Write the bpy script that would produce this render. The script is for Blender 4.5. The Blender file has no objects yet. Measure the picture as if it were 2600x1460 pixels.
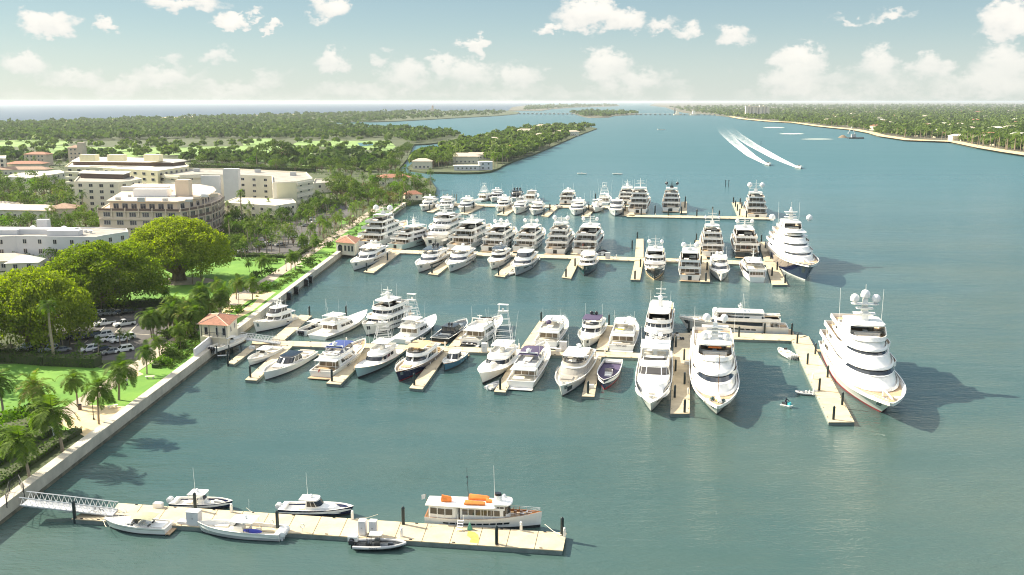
import bpy, bmesh, math, random
import numpy as np
from mathutils import Vector, Matrix
random.seed(7)
R = math.radians
scene = bpy.context.scene
COL = scene.collection

# ------------------------------------------------------------------ camera
F, CX, CY, HOR, H = 2400.0, 1300.0, 730.0, 257.0, 52.0     # the photograph is 2600 px wide
PITCH = math.atan((CY - HOR) / F)
cam_d = bpy.data.cameras.new('camera')
cam_d.sensor_width = 36.0
cam_d.lens = 36.0 * F / 2600.0
cam_d.clip_start = 1.0
cam_d.clip_end = 120000.0
cam = bpy.data.objects.new('camera', cam_d)
COL.objects.link(cam)
cam.location = (0, 0, H)
cam.rotation_euler = (math.pi / 2 - PITCH, 0, 0)
scene.camera = cam

SUN_AZ, SUN_EL = R(-66), R(34)           # clockwise from +Y (ahead of the camera), so the sun is on the left
# ------------------------------------------------------------------ sky with clouds
world = bpy.data.worlds.new('World')
scene.world = world
world.use_nodes = True
nt = world.node_tree
nt.nodes.clear()
def N(t, **kw):
    n = nt.nodes.new(t)
    for k, v in kw.items():
        if k.startswith('i_'):
            key = k[2:]
            n.inputs[int(key) if key.isdigit() else key].default_value = v
        else:
            setattr(n, k, v)
    return n
def mth(op, a, b=None, c=None, clamp=False):
    n = nt.nodes.new('ShaderNodeMath'); n.operation = op; n.use_clamp = clamp
    for i, x in enumerate((a, b, c)):
        if x is None: continue
        if isinstance(x, (int, float)): n.inputs[i].default_value = x
        else: nt.links.new(x, n.inputs[i])
    return n.outputs[0]
sky = N('ShaderNodeTexSky', sky_type='NISHITA')
sky.sun_disc = False
sky.sun_elevation = SUN_EL
sky.sun_rotation = SUN_AZ
sky.altitude = 50.0
sky.air_density = 1.0
sky.dust_density = 0.35
sky.ozone_density = 1.4
tint = N('ShaderNodeMix', data_type='RGBA', blend_type='MULTIPLY'); tint.inputs[0].default_value = 1.0
nt.links.new(sky.outputs[0], tint.inputs[6]); tint.inputs[7].default_value = (0.86, 0.92, 0.84, 1)
tc = N('ShaderNodeTexCoord')
sep = N('ShaderNodeSeparateXYZ'); nt.links.new(tc.outputs['Generated'], sep.inputs[0])
dx, dy, dz = sep.outputs
az = mth('ARCTAN2', dx, dy)
el = mth('ARCSINE', dz)
cmb = N('ShaderNodeCombineXYZ'); nt.links.new(az, cmb.inputs[0]); nt.links.new(mth('MULTIPLY', el, 1.5), cmb.inputs[1])
def noise(scale, detail=6, rough=0.6, off=0.0, fac=True):
    n = N('ShaderNodeTexNoise', noise_dimensions='3D')
    n.inputs['Scale'].default_value = scale; n.inputs['Detail'].default_value = detail; n.inputs['Roughness'].default_value = rough
    m = N('ShaderNodeVectorMath', operation='ADD'); m.inputs[1].default_value = (off, off * .7, off * 1.3)
    nt.links.new(cmb.outputs[0], m.inputs[0]); nt.links.new(m.outputs[0], n.inputs['Vector'])
    return n.outputs['Fac'] if fac else n.outputs['Color']
n1 = noise(38, 9, 0.62, 3.1)
n2 = noise(16, 8, 0.60, 9.4)
n3 = noise(55, 6, 0.6, 1.7)
# clouds: (x, y, half width, half height, density) as seen from the drone, turned into bearing and elevation
CL = [(128,58,62,34,1),(270,60,28,20,.9),(455,8,100,26,1),(585,54,46,18,.95),(650,35,18,12,.6),(690,68,20,13,.9),(835,18,50,30,1),(800,48,28,14,.8),
 (1205,116,40,25,.85),(1495,35,95,42,1.1),(1580,48,60,36,1),(1395,75,60,16,.9),(1690,58,52,22,.9),(1745,80,38,26,.9),(1870,95,55,28,.8),(2560,48,64,46,1),
 (840,155,42,36,.95),(968,150,30,22,.7),(1545,165,70,45,1),(1620,205,130,36,.8),(2030,155,72,42,1),(2000,205,90,40,.8),(2180,205,240,40,.65),(2235,165,60,42,.85),
 (2360,175,55,36,.85),(2540,165,75,50,.7),(2450,215,180,36,.6),(85,170,60,34,.7),(190,195,110,32,.75),(300,218,110,26,.7),(430,195,110,28,.7),(545,145,48,20,.55),
 (690,195,60,32,.7),(560,225,160,26,.6),(1030,195,75,50,.85),(1180,195,90,46,.7),(1120,165,40,25,.7),(1335,200,75,42,.8),(900,230,250,28,.5),(1330,240,420,24,.5),
 (2000,245,500,24,.4),(500,245,500,20,.45),(2150,52,40,10,.5),(2260,38,50,14,.5),(1690,175,400,20,.18),(440,160,24,24,.5),(1870,165,40,30,.35)]
total = None; hgt = None
wx = mth('MULTIPLY', mth('SUBTRACT', n1, 0.5), 0.050)
wy = mth('MULTIPLY', mth('SUBTRACT', n3, 0.5), 0.040)
azw = mth('ADD', az, wx); elw = mth('ADD', el, wy)
for (x, y, w, h, d) in CL:
    u, v = (x - CX) / F, (CY - y) / F
    vec = Vector((u, math.cos(PITCH) + v * math.sin(PITCH), -math.sin(PITCH) + v * math.cos(PITCH))).normalized()
    a0, e0 = math.atan2(vec.x, vec.y), math.asin(vec.z)
    aw, eh = w / F, h / F
    qx = mth('MULTIPLY', mth('SUBTRACT', azw, a0), 1 / aw)
    qy = mth('MULTIPLY', mth('SUBTRACT', elw, e0), 1 / eh)
    r2 = mth('ADD', mth('MULTIPLY', qx, qx), mth('MULTIPLY', qy, qy))
    m = mth('MULTIPLY', mth('SUBTRACT', 1.25, r2), d)
    sh = mth('MULTIPLY', mth('MAXIMUM', m, 0.0), mth('ADD', mth('MULTIPLY', qy, 0.5), 0.5))
    total = m if total is None else mth('SMOOTH_MAX', total, m, 0.35)
    hgt = sh if hgt is None else mth('MAXIMUM', hgt, sh)
dens = mth('ADD', mth('SUBTRACT', total, 0.16), mth('MULTIPLY', mth('SUBTRACT', n2, 0.52), 2.3))
mr = N('ShaderNodeMapRange', interpolation_type='SMOOTHSTEP'); nt.links.new(dens, mr.inputs[0])
mr.inputs[1].default_value = -0.02; mr.inputs[2].default_value = 0.72
thin = N('ShaderNodeMapRange', interpolation_type='SMOOTHSTEP'); nt.links.new(el, thin.inputs[0])
thin.inputs[1].default_value = 0.0; thin.inputs[2].default_value = 0.075; thin.inputs[3].default_value = 0.62; thin.inputs[4].default_value = 0.96
mask = mth('MULTIPLY', mr.outputs[0], thin.outputs[0])
# thin veil towards the horizon
veil = N('ShaderNodeMapRange', interpolation_type='SMOOTHSTEP'); nt.links.new(el, veil.inputs[0])
veil.inputs[1].default_value = 0.085; veil.inputs[2].default_value = -0.01; veil.inputs[3].default_value = 0.0; veil.inputs[4].default_value = 0.38
# lower sky: the grey-blue band the drone looks into; bright unseen cloud added higher up, out of the picture, as fill light
ramp = N('ShaderNodeValToRGB'); rm = N('ShaderNodeMapRange'); nt.links.new(el, rm.inputs[0]); rm.inputs[1].default_value = 0.0; rm.inputs[2].default_value = 0.30
nt.links.new(rm.outputs[0], ramp.inputs[0]); re_ = ramp.color_ramp.elements
re_[0].position = 0.0; re_[0].color = (.52, .60, .60, 1); re_[1].position = 1.0; re_[1].color = (.100, .200, .325, 1)
for p_, c_ in ((.22, (.36, .475, .52, 1)), (.48, (.215, .335, .43, 1)), (.75, (.132, .240, .350, 1))):
    x_ = re_.new(p_); x_.color = c_
rsc = N('ShaderNodeMix', data_type='RGBA', blend_type='MULTIPLY'); rsc.inputs[0].default_value = 1.0; nt.links.new(ramp.outputs[0], rsc.inputs[6]); rsc.inputs[7].default_value = (5.2, 5.25, 5.3, 1)
lowm = N('ShaderNodeMapRange', interpolation_type='SMOOTHSTEP'); nt.links.new(el, lowm.inputs[0]); lowm.inputs[1].default_value = 0.30; lowm.inputs[2].default_value = 0.7; lowm.inputs[3].default_value = 0.82; lowm.inputs[4].default_value = 0.15
sk2 = N('ShaderNodeMix', data_type='RGBA'); nt.links.new(lowm.outputs[0], sk2.inputs[0]); nt.links.new(tint.outputs[2], sk2.inputs[6]); nt.links.new(rsc.outputs[2], sk2.inputs[7])
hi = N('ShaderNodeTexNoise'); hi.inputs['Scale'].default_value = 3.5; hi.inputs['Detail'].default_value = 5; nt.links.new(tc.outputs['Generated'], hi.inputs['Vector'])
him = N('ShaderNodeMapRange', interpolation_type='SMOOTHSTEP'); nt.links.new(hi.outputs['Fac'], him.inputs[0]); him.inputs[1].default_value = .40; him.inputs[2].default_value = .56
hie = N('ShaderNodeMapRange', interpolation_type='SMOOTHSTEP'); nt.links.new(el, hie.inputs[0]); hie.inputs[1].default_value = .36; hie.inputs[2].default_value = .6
fillmask = mth('MULTIPLY', him.outputs[0], hie.outputs[0])
sk3 = N('ShaderNodeMix', data_type='RGBA'); nt.links.new(fillmask, sk3.inputs[0]); nt.links.new(sk2.outputs[2], sk3.inputs[6]); sk3.inputs[7].default_value = (8.0, 8.0, 8.0, 1)
lit = mth('ADD', mth('MULTIPLY', hgt, 0.5), mth('MULTIPLY', n2, 0.75), clamp=True)
ccol = N('ShaderNodeMix', data_type='RGBA'); nt.links.new(lit, ccol.inputs[0])
ccol.inputs[6].default_value = (3.4, 3.5, 3.45, 1); ccol.inputs[7].default_value = (5.5, 5.25, 4.8, 1)
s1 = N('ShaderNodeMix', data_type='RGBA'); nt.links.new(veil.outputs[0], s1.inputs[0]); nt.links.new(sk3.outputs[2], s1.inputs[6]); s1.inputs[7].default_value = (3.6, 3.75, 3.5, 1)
s2 = N('ShaderNodeMix', data_type='RGBA'); nt.links.new(mask, s2.inputs[0]); nt.links.new(s1.outputs[2], s2.inputs[6]); nt.links.new(ccol.outputs[2], s2.inputs[7])
bg = N('ShaderNodeBackground'); bg.inputs['Strength'].default_value = 0.085
nt.links.new(s2.outputs[2], bg.inputs[0])
wo = N('ShaderNodeOutputWorld'); nt.links.new(bg.outputs[0], wo.inputs[0])
world.cycles.sampling_method = 'MANUAL'; world.cycles.sample_map_resolution = 512

# ------------------------------------------------------------------ sun
sd = bpy.data.lights.new('sun', 'SUN')
sd.energy = 5.0; sd.angle = R(0.55); sd.color = (1.0, 0.90, 0.71)
so = bpy.data.objects.new('sun', sd); COL.objects.link(so)
sv = Vector((math.sin(SUN_AZ) * math.cos(SUN_EL), math.cos(SUN_AZ) * math.cos(SUN_EL), math.sin(SUN_EL)))
so.rotation_euler = sv.to_track_quat('Z', 'Y').to_euler()
so.location = (-60, 60, 120)

scene.view_settings.view_transform = 'Standard'
scene.view_settings.look = 'None'
scene.view_settings.gamma = 1.0
scene.view_settings.exposure = 1.32
HAZE_D = 0.000050
scene.view_settings.use_curve_mapping = False
scene.render.engine = 'CYCLES'
cy = scene.cycles
cy.use_denoising = True; cy.filter_width = 1.1
cy.max_bounces = 6; cy.diffuse_bounces = 2; cy.glossy_bounces = 3; cy.transparent_max_bounces = 6; cy.volume_bounces = 0
cy.caustics_reflective = False; cy.caustics_refractive = False
cy.sample_clamp_indirect = 6.0
# ------------------------------------------------------------------ geometry helpers
def G(px, py, z=0.0):
    """photo pixel -> world point at height z"""
    u, v = (px - CX) / F, (CY - py) / F
    d = (u, math.cos(PITCH) + v * math.sin(PITCH), -math.sin(PITCH) + v * math.cos(PITCH))
    t = (z - H) / d[2]
    return Vector((d[0] * t, d[1] * t, z))
def mpp(p):
    """metres per photo pixel at a point"""
    p = Vector(p)
    return (p.y * math.cos(PITCH) + (H - p.z) * math.sin(PITCH)) / F

class MB:
    def __init__(s): s.v = []; s.f = []; s.m = []
    def add(s, vs, fs, mat=0):
        o = len(s.v)
        s.v.extend([tuple(p) for p in vs])
        for f in fs:
            s.f.append(tuple(i + o for i in f)); s.m.append(mat)
        return s
    def box(s, cx, cy, z0, sx, sy, sz, rz=0.0, mat=0, taper=0.0):
        c, q = math.cos(rz), math.sin(rz); vs = []
        for z, k in ((z0, 1.0), (z0 + sz, 1.0 - taper)):
            for a, b in ((-1, -1), (1, -1), (1, 1), (-1, 1)):
                x, y = a * sx / 2 * k, b * sy / 2 * k
                vs.append((cx + x * c - y * q, cy + x * q + y * c, z))
        return s.add(vs, [(3, 2, 1, 0), (4, 5, 6, 7), (0, 1, 5, 4), (1, 2, 6, 5), (2, 3, 7, 6), (3, 0, 4, 7)], mat)
    def hexa(s, low, up, mat=0):
        return s.add(list(low) + list(up), [(3, 2, 1, 0), (4, 5, 6, 7), (0, 1, 5, 4), (1, 2, 6, 5), (2, 3, 7, 6), (3, 0, 4, 7)], mat)
    def prism(s, out, z0, z1, mat=0, k=None, topmat=None):
        n = len(out)
        up = out if k is None else k
        vs = [(p[0], p[1], z0) for p in out] + [(p[0], p[1], z1) for p in up]
        s.add(vs, [tuple(range(n - 1, -1, -1))] + [(i, (i + 1) % n, n + (i + 1) % n, n + i) for i in range(n)], mat)
        s.add(vs[n:], [tuple(range(n))], mat if topmat is None else topmat)
        return s
    def loft(s, rings, cap0=True, cap1=True, closed=True, mat=0):
        n = len(rings[0]); vs = [p for r in rings for p in r]; fs = []
        for k in range(len(rings) - 1):
            for i in range(n if closed else n - 1):
                j = (i + 1) % n
                fs.append((k * n + i, k * n + j, (k + 1) * n + j, (k + 1) * n + i))
        if cap0: fs.append(tuple(range(n - 1, -1, -1)))
        if cap1: fs.append(tuple(range((len(rings) - 1) * n, len(rings) * n)))
        return s.add(vs, fs, mat)
    def tube(s, pts, r, n=5, mat=0, r1=None):
        pts = [Vector(p) for p in pts]; rings = []
        for i, p in enumerate(pts):
            d = (pts[min(i + 1, len(pts) - 1)] - pts[max(i - 1, 0)])
            d = d.normalized() if d.length > 1e-9 else Vector((0, 0, 1))
            a = d.cross(Vector((0, 0, 1)) if abs(d.z) < 0.95 else Vector((1, 0, 0))).normalized(); b = d.cross(a)
            rr = r if r1 is None else r + (r1 - r) * i / max(1, len(pts) - 1)
            rings.append([tuple(p + (a * math.cos(6.28319 * k / n) + b * math.sin(6.28319 * k / n)) * rr) for k in range(n)])
        return s.loft(rings, mat=mat)
    def cyl(s, x, y, z0, z1, r0, r1=None, n=10, mat=0):
        r1 = r0 if r1 is None else r1
        return s.loft([[(x + r * math.cos(6.28319 * k / n), y + r * math.sin(6.28319 * k / n), z) for k in range(n)] for z, r in ((z0, r0), (z1, r1))], mat=mat)
    def lathe(s, x, y, prof, n=12, mat=0):
        return s.loft([[(x + r * math.cos(6.28319 * k / n), y + r * math.sin(6.28319 * k / n), z) for k in range(n)] for z, r in prof], mat=mat)
    def sph(s, c, r, sx=1, sy=1, sz=1, n=12, m=7, mat=0):
        return s.loft([[(c[0] + r * sx * math.sin(math.pi * max(.02, min(.98, j / m))) * math.cos(6.28319 * k / n), c[1] + r * sy * math.sin(math.pi * max(.02, min(.98, j / m))) * math.sin(6.28319 * k / n),
                         c[2] - r * sz * math.cos(math.pi * max(.02, min(.98, j / m)))) for k in range(n)] for j in range(m + 1)], mat=mat)
    def build(s, name, mats, parent=None, smooth=True, ang=38, loc=None, recalc=True):
        me = bpy.data.meshes.new(name)
        me.from_pydata(s.v, [], s.f)
        if not isinstance(mats, (list, tuple)): mats = [mats]
        for m in mats: me.materials.append(m)
        if len(mats) > 1: me.polygons.foreach_set('material_index', s.m)
        if recalc and len(s.f) < 20000:
            bm = bmesh.new(); bm.from_mesh(me)
            bmesh.ops.recalc_face_normals(bm, faces=bm.faces); bm.to_mesh(me); bm.free()
        if smooth:
            me.polygons.foreach_set('use_smooth', [True] * len(me.polygons))
            me.set_sharp_from_angle(angle=R(ang))
        me.update()
        o = bpy.data.objects.new(name, me); COL.objects.link(o)
        if parent is not None: o.parent = parent
        if loc is not None: o.location = loc
        return o

def empty(name, loc=(0, 0, 0), rz=0.0):
    o = bpy.data.objects.new(name, None); COL.objects.link(o)
    o.location = loc; o.rotation_euler = (0, 0, rz); o.empty_display_size = 0.5
    return o
def tag(o, label=None, cat=None, group=None, kind=None):
    if label: o['label'] = label
    if cat: o['category'] = cat
    if group: o['group'] = group
    if kind: o['kind'] = kind
    return o
def copy_tree(o, parent=None):
    c = o.copy(); COL.objects.link(c)
    if parent is not None: c.parent = parent
    for ch in list(o.children): copy_tree(ch, c)
    return c

# ------------------------------------------------------------------ materials
def mat(name, col, rough=0.6, spec=0.5, metal=0.0, var=0.0, vscale=1.0, bump=0.0, bscale=20.0, col2=None, coat=0.0, detail=4):
    m = bpy.data.materials.new(name); m.use_nodes = True
    t = m.node_tree; b = t.nodes['Principled BSDF']
    b.inputs['Roughness'].default_value = rough; b.inputs['Metallic'].default_value = metal
    b.inputs['Specular IOR Level'].default_value = spec; b.inputs['Coat Weight'].default_value = coat
    b.inputs['Base Color'].default_value = (*col, 1)
    if var or col2 or bump:
        c = t.nodes.new('ShaderNodeTexCoord')
        if var or col2:
            n = t.nodes.new('ShaderNodeTexNoise'); n.inputs['Scale'].default_value = vscale; n.inputs['Detail'].default_value = detail; n.inputs['Roughness'].default_value = .65
            t.links.new(c.outputs['Object'], n.inputs['Vector'])
            r = t.nodes.new('ShaderNodeValToRGB'); e = r.color_ramp.elements
            e[0].position = .32; e[1].position = .68
            e[0].color = (*[x * (1 - var) for x in col], 1)
            e[1].color = (*(col2 if col2 else [min(1, x * (1 + var)) for x in col]), 1)
            t.links.new(n.outputs['Fac'], r.inputs[0]); t.links.new(r.outputs[0], b.inputs['Base Color'])
        if bump:
            n2 = t.nodes.new('ShaderNodeTexNoise'); n2.inputs['Scale'].default_value = bscale; n2.inputs['Detail'].default_value = 4
            t.links.new(c.outputs['Object'], n2.inputs['Vector'])
            bp = t.nodes.new('ShaderNodeBump'); bp.inputs['Strength'].default_value = bump; bp.inputs['Distance'].default_value = .1
            t.links.new(n2.outputs['Fac'], bp.inputs['Height']); t.links.new(bp.outputs[0], b.inputs['Normal'])
    return m

def leaf_mat(name, c1, c2, trans=0.35, dead=None):
    """foliage: colour varies from leaf clump to leaf clump and from tree to tree; light passes through"""
    m = bpy.data.materials.new(name); m.use_nodes = True
    t = m.node_tree; t.nodes.clear()
    g = t.nodes.new('ShaderNodeNewGeometry'); oi = t.nodes.new('ShaderNodeObjectInfo')
    ad = t.nodes.new('ShaderNodeMath'); ad.operation = 'MULTIPLY_ADD'; ad.inputs[1].default_value = .55
    t.links.new(g.outputs['Random Per Island'], ad.inputs[0])
    m2 = t.nodes.new('ShaderNodeMath'); m2.operation = 'MULTIPLY'; m2.inputs[1].default_value = .45
    t.links.new(oi.outputs['Random'], m2.inputs[0]); t.links.new(m2.outputs[0], ad.inputs[2])
    r = t.nodes.new('ShaderNodeValToRGB'); e = r.color_ramp.elements
    e[0].position = 0.1; e[0].color = (*c1, 1); e[1].position = .85; e[1].color = (*c2, 1)
    if dead:
        x = r.color_ramp.elements.new(.97); x.color = (*dead, 1)
    t.links.new(ad.outputs[0], r.inputs[0])
    d = t.nodes.new('ShaderNodeBsdfDiffuse'); tr = t.nodes.new('ShaderNodeBsdfTranslucent'); gl = t.nodes.new('ShaderNodeBsdfGlossy'); gl.inputs['Roughness'].default_value = .6
    gl.inputs['Color'].default_value = (.9, .9, .8, 1)
    hs = t.nodes.new('ShaderNodeHueSaturation'); hs.inputs['Hue'].default_value = .505; hs.inputs['Saturation'].default_value = 1.1; hs.inputs['Value'].default_value = 1.5
    t.links.new(r.outputs[0], d.inputs[0]); t.links.new(r.outputs[0], hs.inputs['Color']); t.links.new(hs.outputs[0], tr.inputs[0])
    mx = t.nodes.new('ShaderNodeMixShader'); mx.inputs[0].default_value = trans
    t.links.new(d.outputs[0], mx.inputs[1]); t.links.new(tr.outputs[0], mx.inputs[2])
    mg = t.nodes.new('ShaderNodeMixShader'); mg.inputs[0].default_value = .012
    t.links.new(mx.outputs[0], mg.inputs[1]); t.links.new(gl.outputs[0], mg.inputs[2])
    o = t.nodes.new('ShaderNodeOutputMaterial'); t.links.new(mg.outputs[0], o.inputs[0])
    return m

M = {}
M['gel'] = mat('white_gelcoat', (.87, .855, .81), .22, .5, var=.04, vscale=.6, coat=.3)
M['gelgrey'] = mat('pale_grey_gelcoat', (.52, .52, .52), .25, .5, var=.04, vscale=.5, coat=.3)
M['cream'] = mat('cream_deck', (.72, .66, .54), .6, var=.06, vscale=1.2)
M['nonskid'] = mat('nonskid_deck', (.66, .64, .60), .7, var=.05, vscale=1.5)
M['teak'] = mat('teak_deck', (.42, .30, .18), .6, var=.15, vscale=2.5)
M['glass'] = mat('tinted_glass', (.018, .022, .028), .06, .7)
M['aftglass'] = mat('aft_saloon_glass', (.17, .135, .10), .12, .6, var=.5, vscale=1.3)
M['glassb'] = mat('bronze_glass', (.05, .045, .04), .08, .7)
M['navy'] = mat('navy_hull_paint', (.012, .018, .065), .12, .6, coat=.5)
M['black'] = mat('black_paint', (.012, .013, .016), .2, .5, coat=.3)
M['charcoal'] = mat('charcoal_paint', (.045, .05, .055), .25, .5, coat=.3)
M['green'] = mat('dark_green_hull_paint', (.010, .045, .045), .15, .5, coat=.4)
M['teal'] = mat('teal_hull_paint', (.05, .16, .25), .15, .5, coat=.4)
M['aqua'] = mat('pale_aqua_hull_paint', (.50, .66, .64), .2, .5, coat=.4)
M['taupe'] = mat('taupe_gelcoat', (.40, .36, .30), .3, .5, coat=.2)
M['greyhull'] = mat('grey_hull_paint', (.22, .235, .25), .25, .5, coat=.3)
M['red'] = mat('red_bottom_paint', (.30, .02, .03), .6)
M['bottom'] = mat('dark_bottom_paint', (.02, .025, .03), .6)
M['varnish'] = mat('varnished_wood', (.30, .13, .045), .25, .5, var=.2, vscale=3, coat=.5)
M['steel'] = mat('stainless_steel', (.75, .75, .74), .25, .5, metal=.9)
M['alu'] = mat('painted_aluminium', (.78, .78, .78), .35, .5)
M['cushion'] = mat('pale_cushion', (.74, .70, .62), .85)
M['tan'] = mat('tan_canvas', (.55, .40, .22), .85, var=.1, vscale=2)
M['bluecanvas'] = mat('blue_canvas', (.03, .06, .22), .85, var=.1, vscale=2)
M['purple'] = mat('plum_canvas', (.06, .045, .10), .85, var=.1, vscale=2)
M['greycanvas'] = mat('grey_canvas', (.30, .28, .25), .85, var=.08, vscale=2)
M['greencanvas'] = mat('sage_canvas', (.36, .36, .24), .85, var=.08, vscale=2)
M['orange'] = mat('orange_canvas', (.85, .25, .05), .8, var=.12, vscale=2)
M['dome'] = mat('white_radome', (.80, .80, .79), .3)
M['darkdome'] = mat('black_radome', (.02, .022, .03), .3)
M['outboard'] = mat('white_engine_cowl', (.78, .78, .77), .2, coat=.4)
M['outboardb'] = mat('black_engine_cowl', (.012, .013, .02), .2, coat=.4)
M['rubber'] = mat('grey_hypalon', (.50, .50, .50), .6)
M['rubberb'] = mat('black_hypalon', (.02, .02, .024), .6)
M['foam'] = mat('white_foam', (.8, .82, .82), .8)
M['concrete'] = mat('dock_concrete', (.52, .43, .29), .8, var=.16, vscale=.45, bump=.2, bscale=6)
M['dockside'] = mat('dock_float_side', (.16, .20, .19), .8, var=.2, vscale=.8)
M['seawall'] = mat('seawall_concrete', (.50, .455, .37), .85, var=.2, vscale=.35, bump=.2, bscale=3)
M['wallface'] = mat('seawall_tide_stain', (.12, .12, .085), .9, var=.35, vscale=.6, col2=(.22, .20, .14))
M['pile'] = mat('green_black_pile', (.010, .024, .028), .45, var=.3, vscale=1)
M['stucco'] = mat('white_stucco', (.78, .715, .57), .85, var=.05, vscale=.3)
M['stuccob'] = mat('bluish_white_stucco', (.66, .65, .66), .85, var=.05, vscale=.3)
M['yellow'] = mat('pale_yellow_stucco', (.74, .68, .46), .85, var=.05, vscale=.3)
M['beige'] = mat('beige_stucco', (.66, .55, .43), .85, var=.05, vscale=.3)
M['brownrail'] = mat('brown_balcony_panel', (.14, .09, .07), .6)
M['roofgrey'] = mat('grey_flat_roof', (.30, .28, .25), .9, var=.25, vscale=.25)
M['roofwhite'] = mat('white_flat_roof', (.68, .64, .57), .8, var=.10, vscale=.25)
M['roofbeige'] = mat('beige_gravel_roof', (.56, .47, .37), .9, var=.18, vscale=.3)
M['tile'] = mat('terracotta_tile', (.29, .125, .075), .8, var=.3, vscale=1.5, bump=.5, bscale=5)
M['tiledark'] = mat('brown_tile', (.30, .19, .13), .8, var=.25, vscale=1.2)
M['tilepale'] = mat('pale_tile_roof', (.52, .44, .35), .8, var=.15, vscale=.8)
M['wglass'] = mat('window_glass', (.02, .025, .04), .1, .6)
M['frame'] = mat('window_frame', (.62, .60, .56), .6)
M['asphalt'] = mat('asphalt', (.070, .066, .066), .9, var=.2, vscale=.3)
M['path'] = mat('pink_grey_paving', (.40, .33, .26), .85, var=.12, vscale=.5)
M['sand'] = mat('sandy_paving', (.62, .48, .27), .9, var=.15, vscale=.4)
M['lawn'] = mat('mown_lawn', (.085, .235, .018), .95, var=.2, vscale=.12, col2=(.14, .285, .03), bump=.5, bscale=8)
M['fairway'] = mat('golf_grass', (.17, .27, .07), .95, var=.2, vscale=.02)
M['soil'] = mat('ground_cover', (.045, .075, .020), .95, var=.3, vscale=.15, col2=(.075, .090, .035))
M['farland'] = mat('far_ground', (.06, .07, .03), .95, var=.3, vscale=.01, col2=(.16, .14, .10))
M['bark'] = mat('palm_bark', (.34, .27, .20), .9, var=.2, vscale=2)
M['barkd'] = mat('fig_bark', (.20, .15, .10), .95, var=.3, vscale=1.2, bump=.6, bscale=3)
M['palm'] = leaf_mat('palm_frond', (.050, .105, .012), (.130, .195, .026), .34, dead=(.26, .20, .08))
M['palmfar'] = leaf_mat('far_palm_frond', (.050, .085, .02), (.11, .145, .035), .28)
M['fig'] = leaf_mat('fig_leaf', (.100, .160, .014), (.270, .325, .030), .50)
M['leaf'] = leaf_mat('broad_leaf', (.040, .080, .016), (.115, .165, .030), .32)
M['leafbright'] = leaf_mat('bright_leaf', (.07, .15, .012), (.15, .26, .03), .36)
M['leafbrown'] = leaf_mat('brownish_leaf', (.08, .07, .025), (.16, .14, .05), .25)
M['hedge'] = leaf_mat('hedge_leaf', (.038, .078, .014), (.105, .165, .028), .3)
M['carwhite'] = mat('white_car_paint', (.75, .75, .74), .2, coat=.5)
M['cargrey'] = mat('grey_car_paint', (.22, .22, .23), .2, coat=.5)
M['carblack'] = mat('black_car_paint', (.015, .015, .018), .15, coat=.5)
M['tyre'] = mat('tyre', (.015, .015, .015), .8)
M['iron'] = mat('dark_ironwork', (.02, .022, .025), .5)
M['lampglass'] = mat('opal_globe', (.8, .78, .7), .4)
M['skin'] = mat('skin', (.45, .28, .2), .6)
M['cloth'] = mat('white_shirt', (.7, .7, .7), .9)
M['clothd'] = mat('dark_cloth', (.04, .04, .06), .9)
M['yellowp'] = mat('yellow_plastic', (.75, .6, .06), .5)
M['cyan'] = mat('turquoise_plastic', (.05, .45, .5), .5)
M['bluebag'] = mat('violet_blue_board', (.10, .11, .55), .5)
M['redflag'] = mat('red_flag', (.5, .05, .05), .8)
M['ink'] = mat('dark_lettering', (.03, .035, .06), .6)
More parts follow.
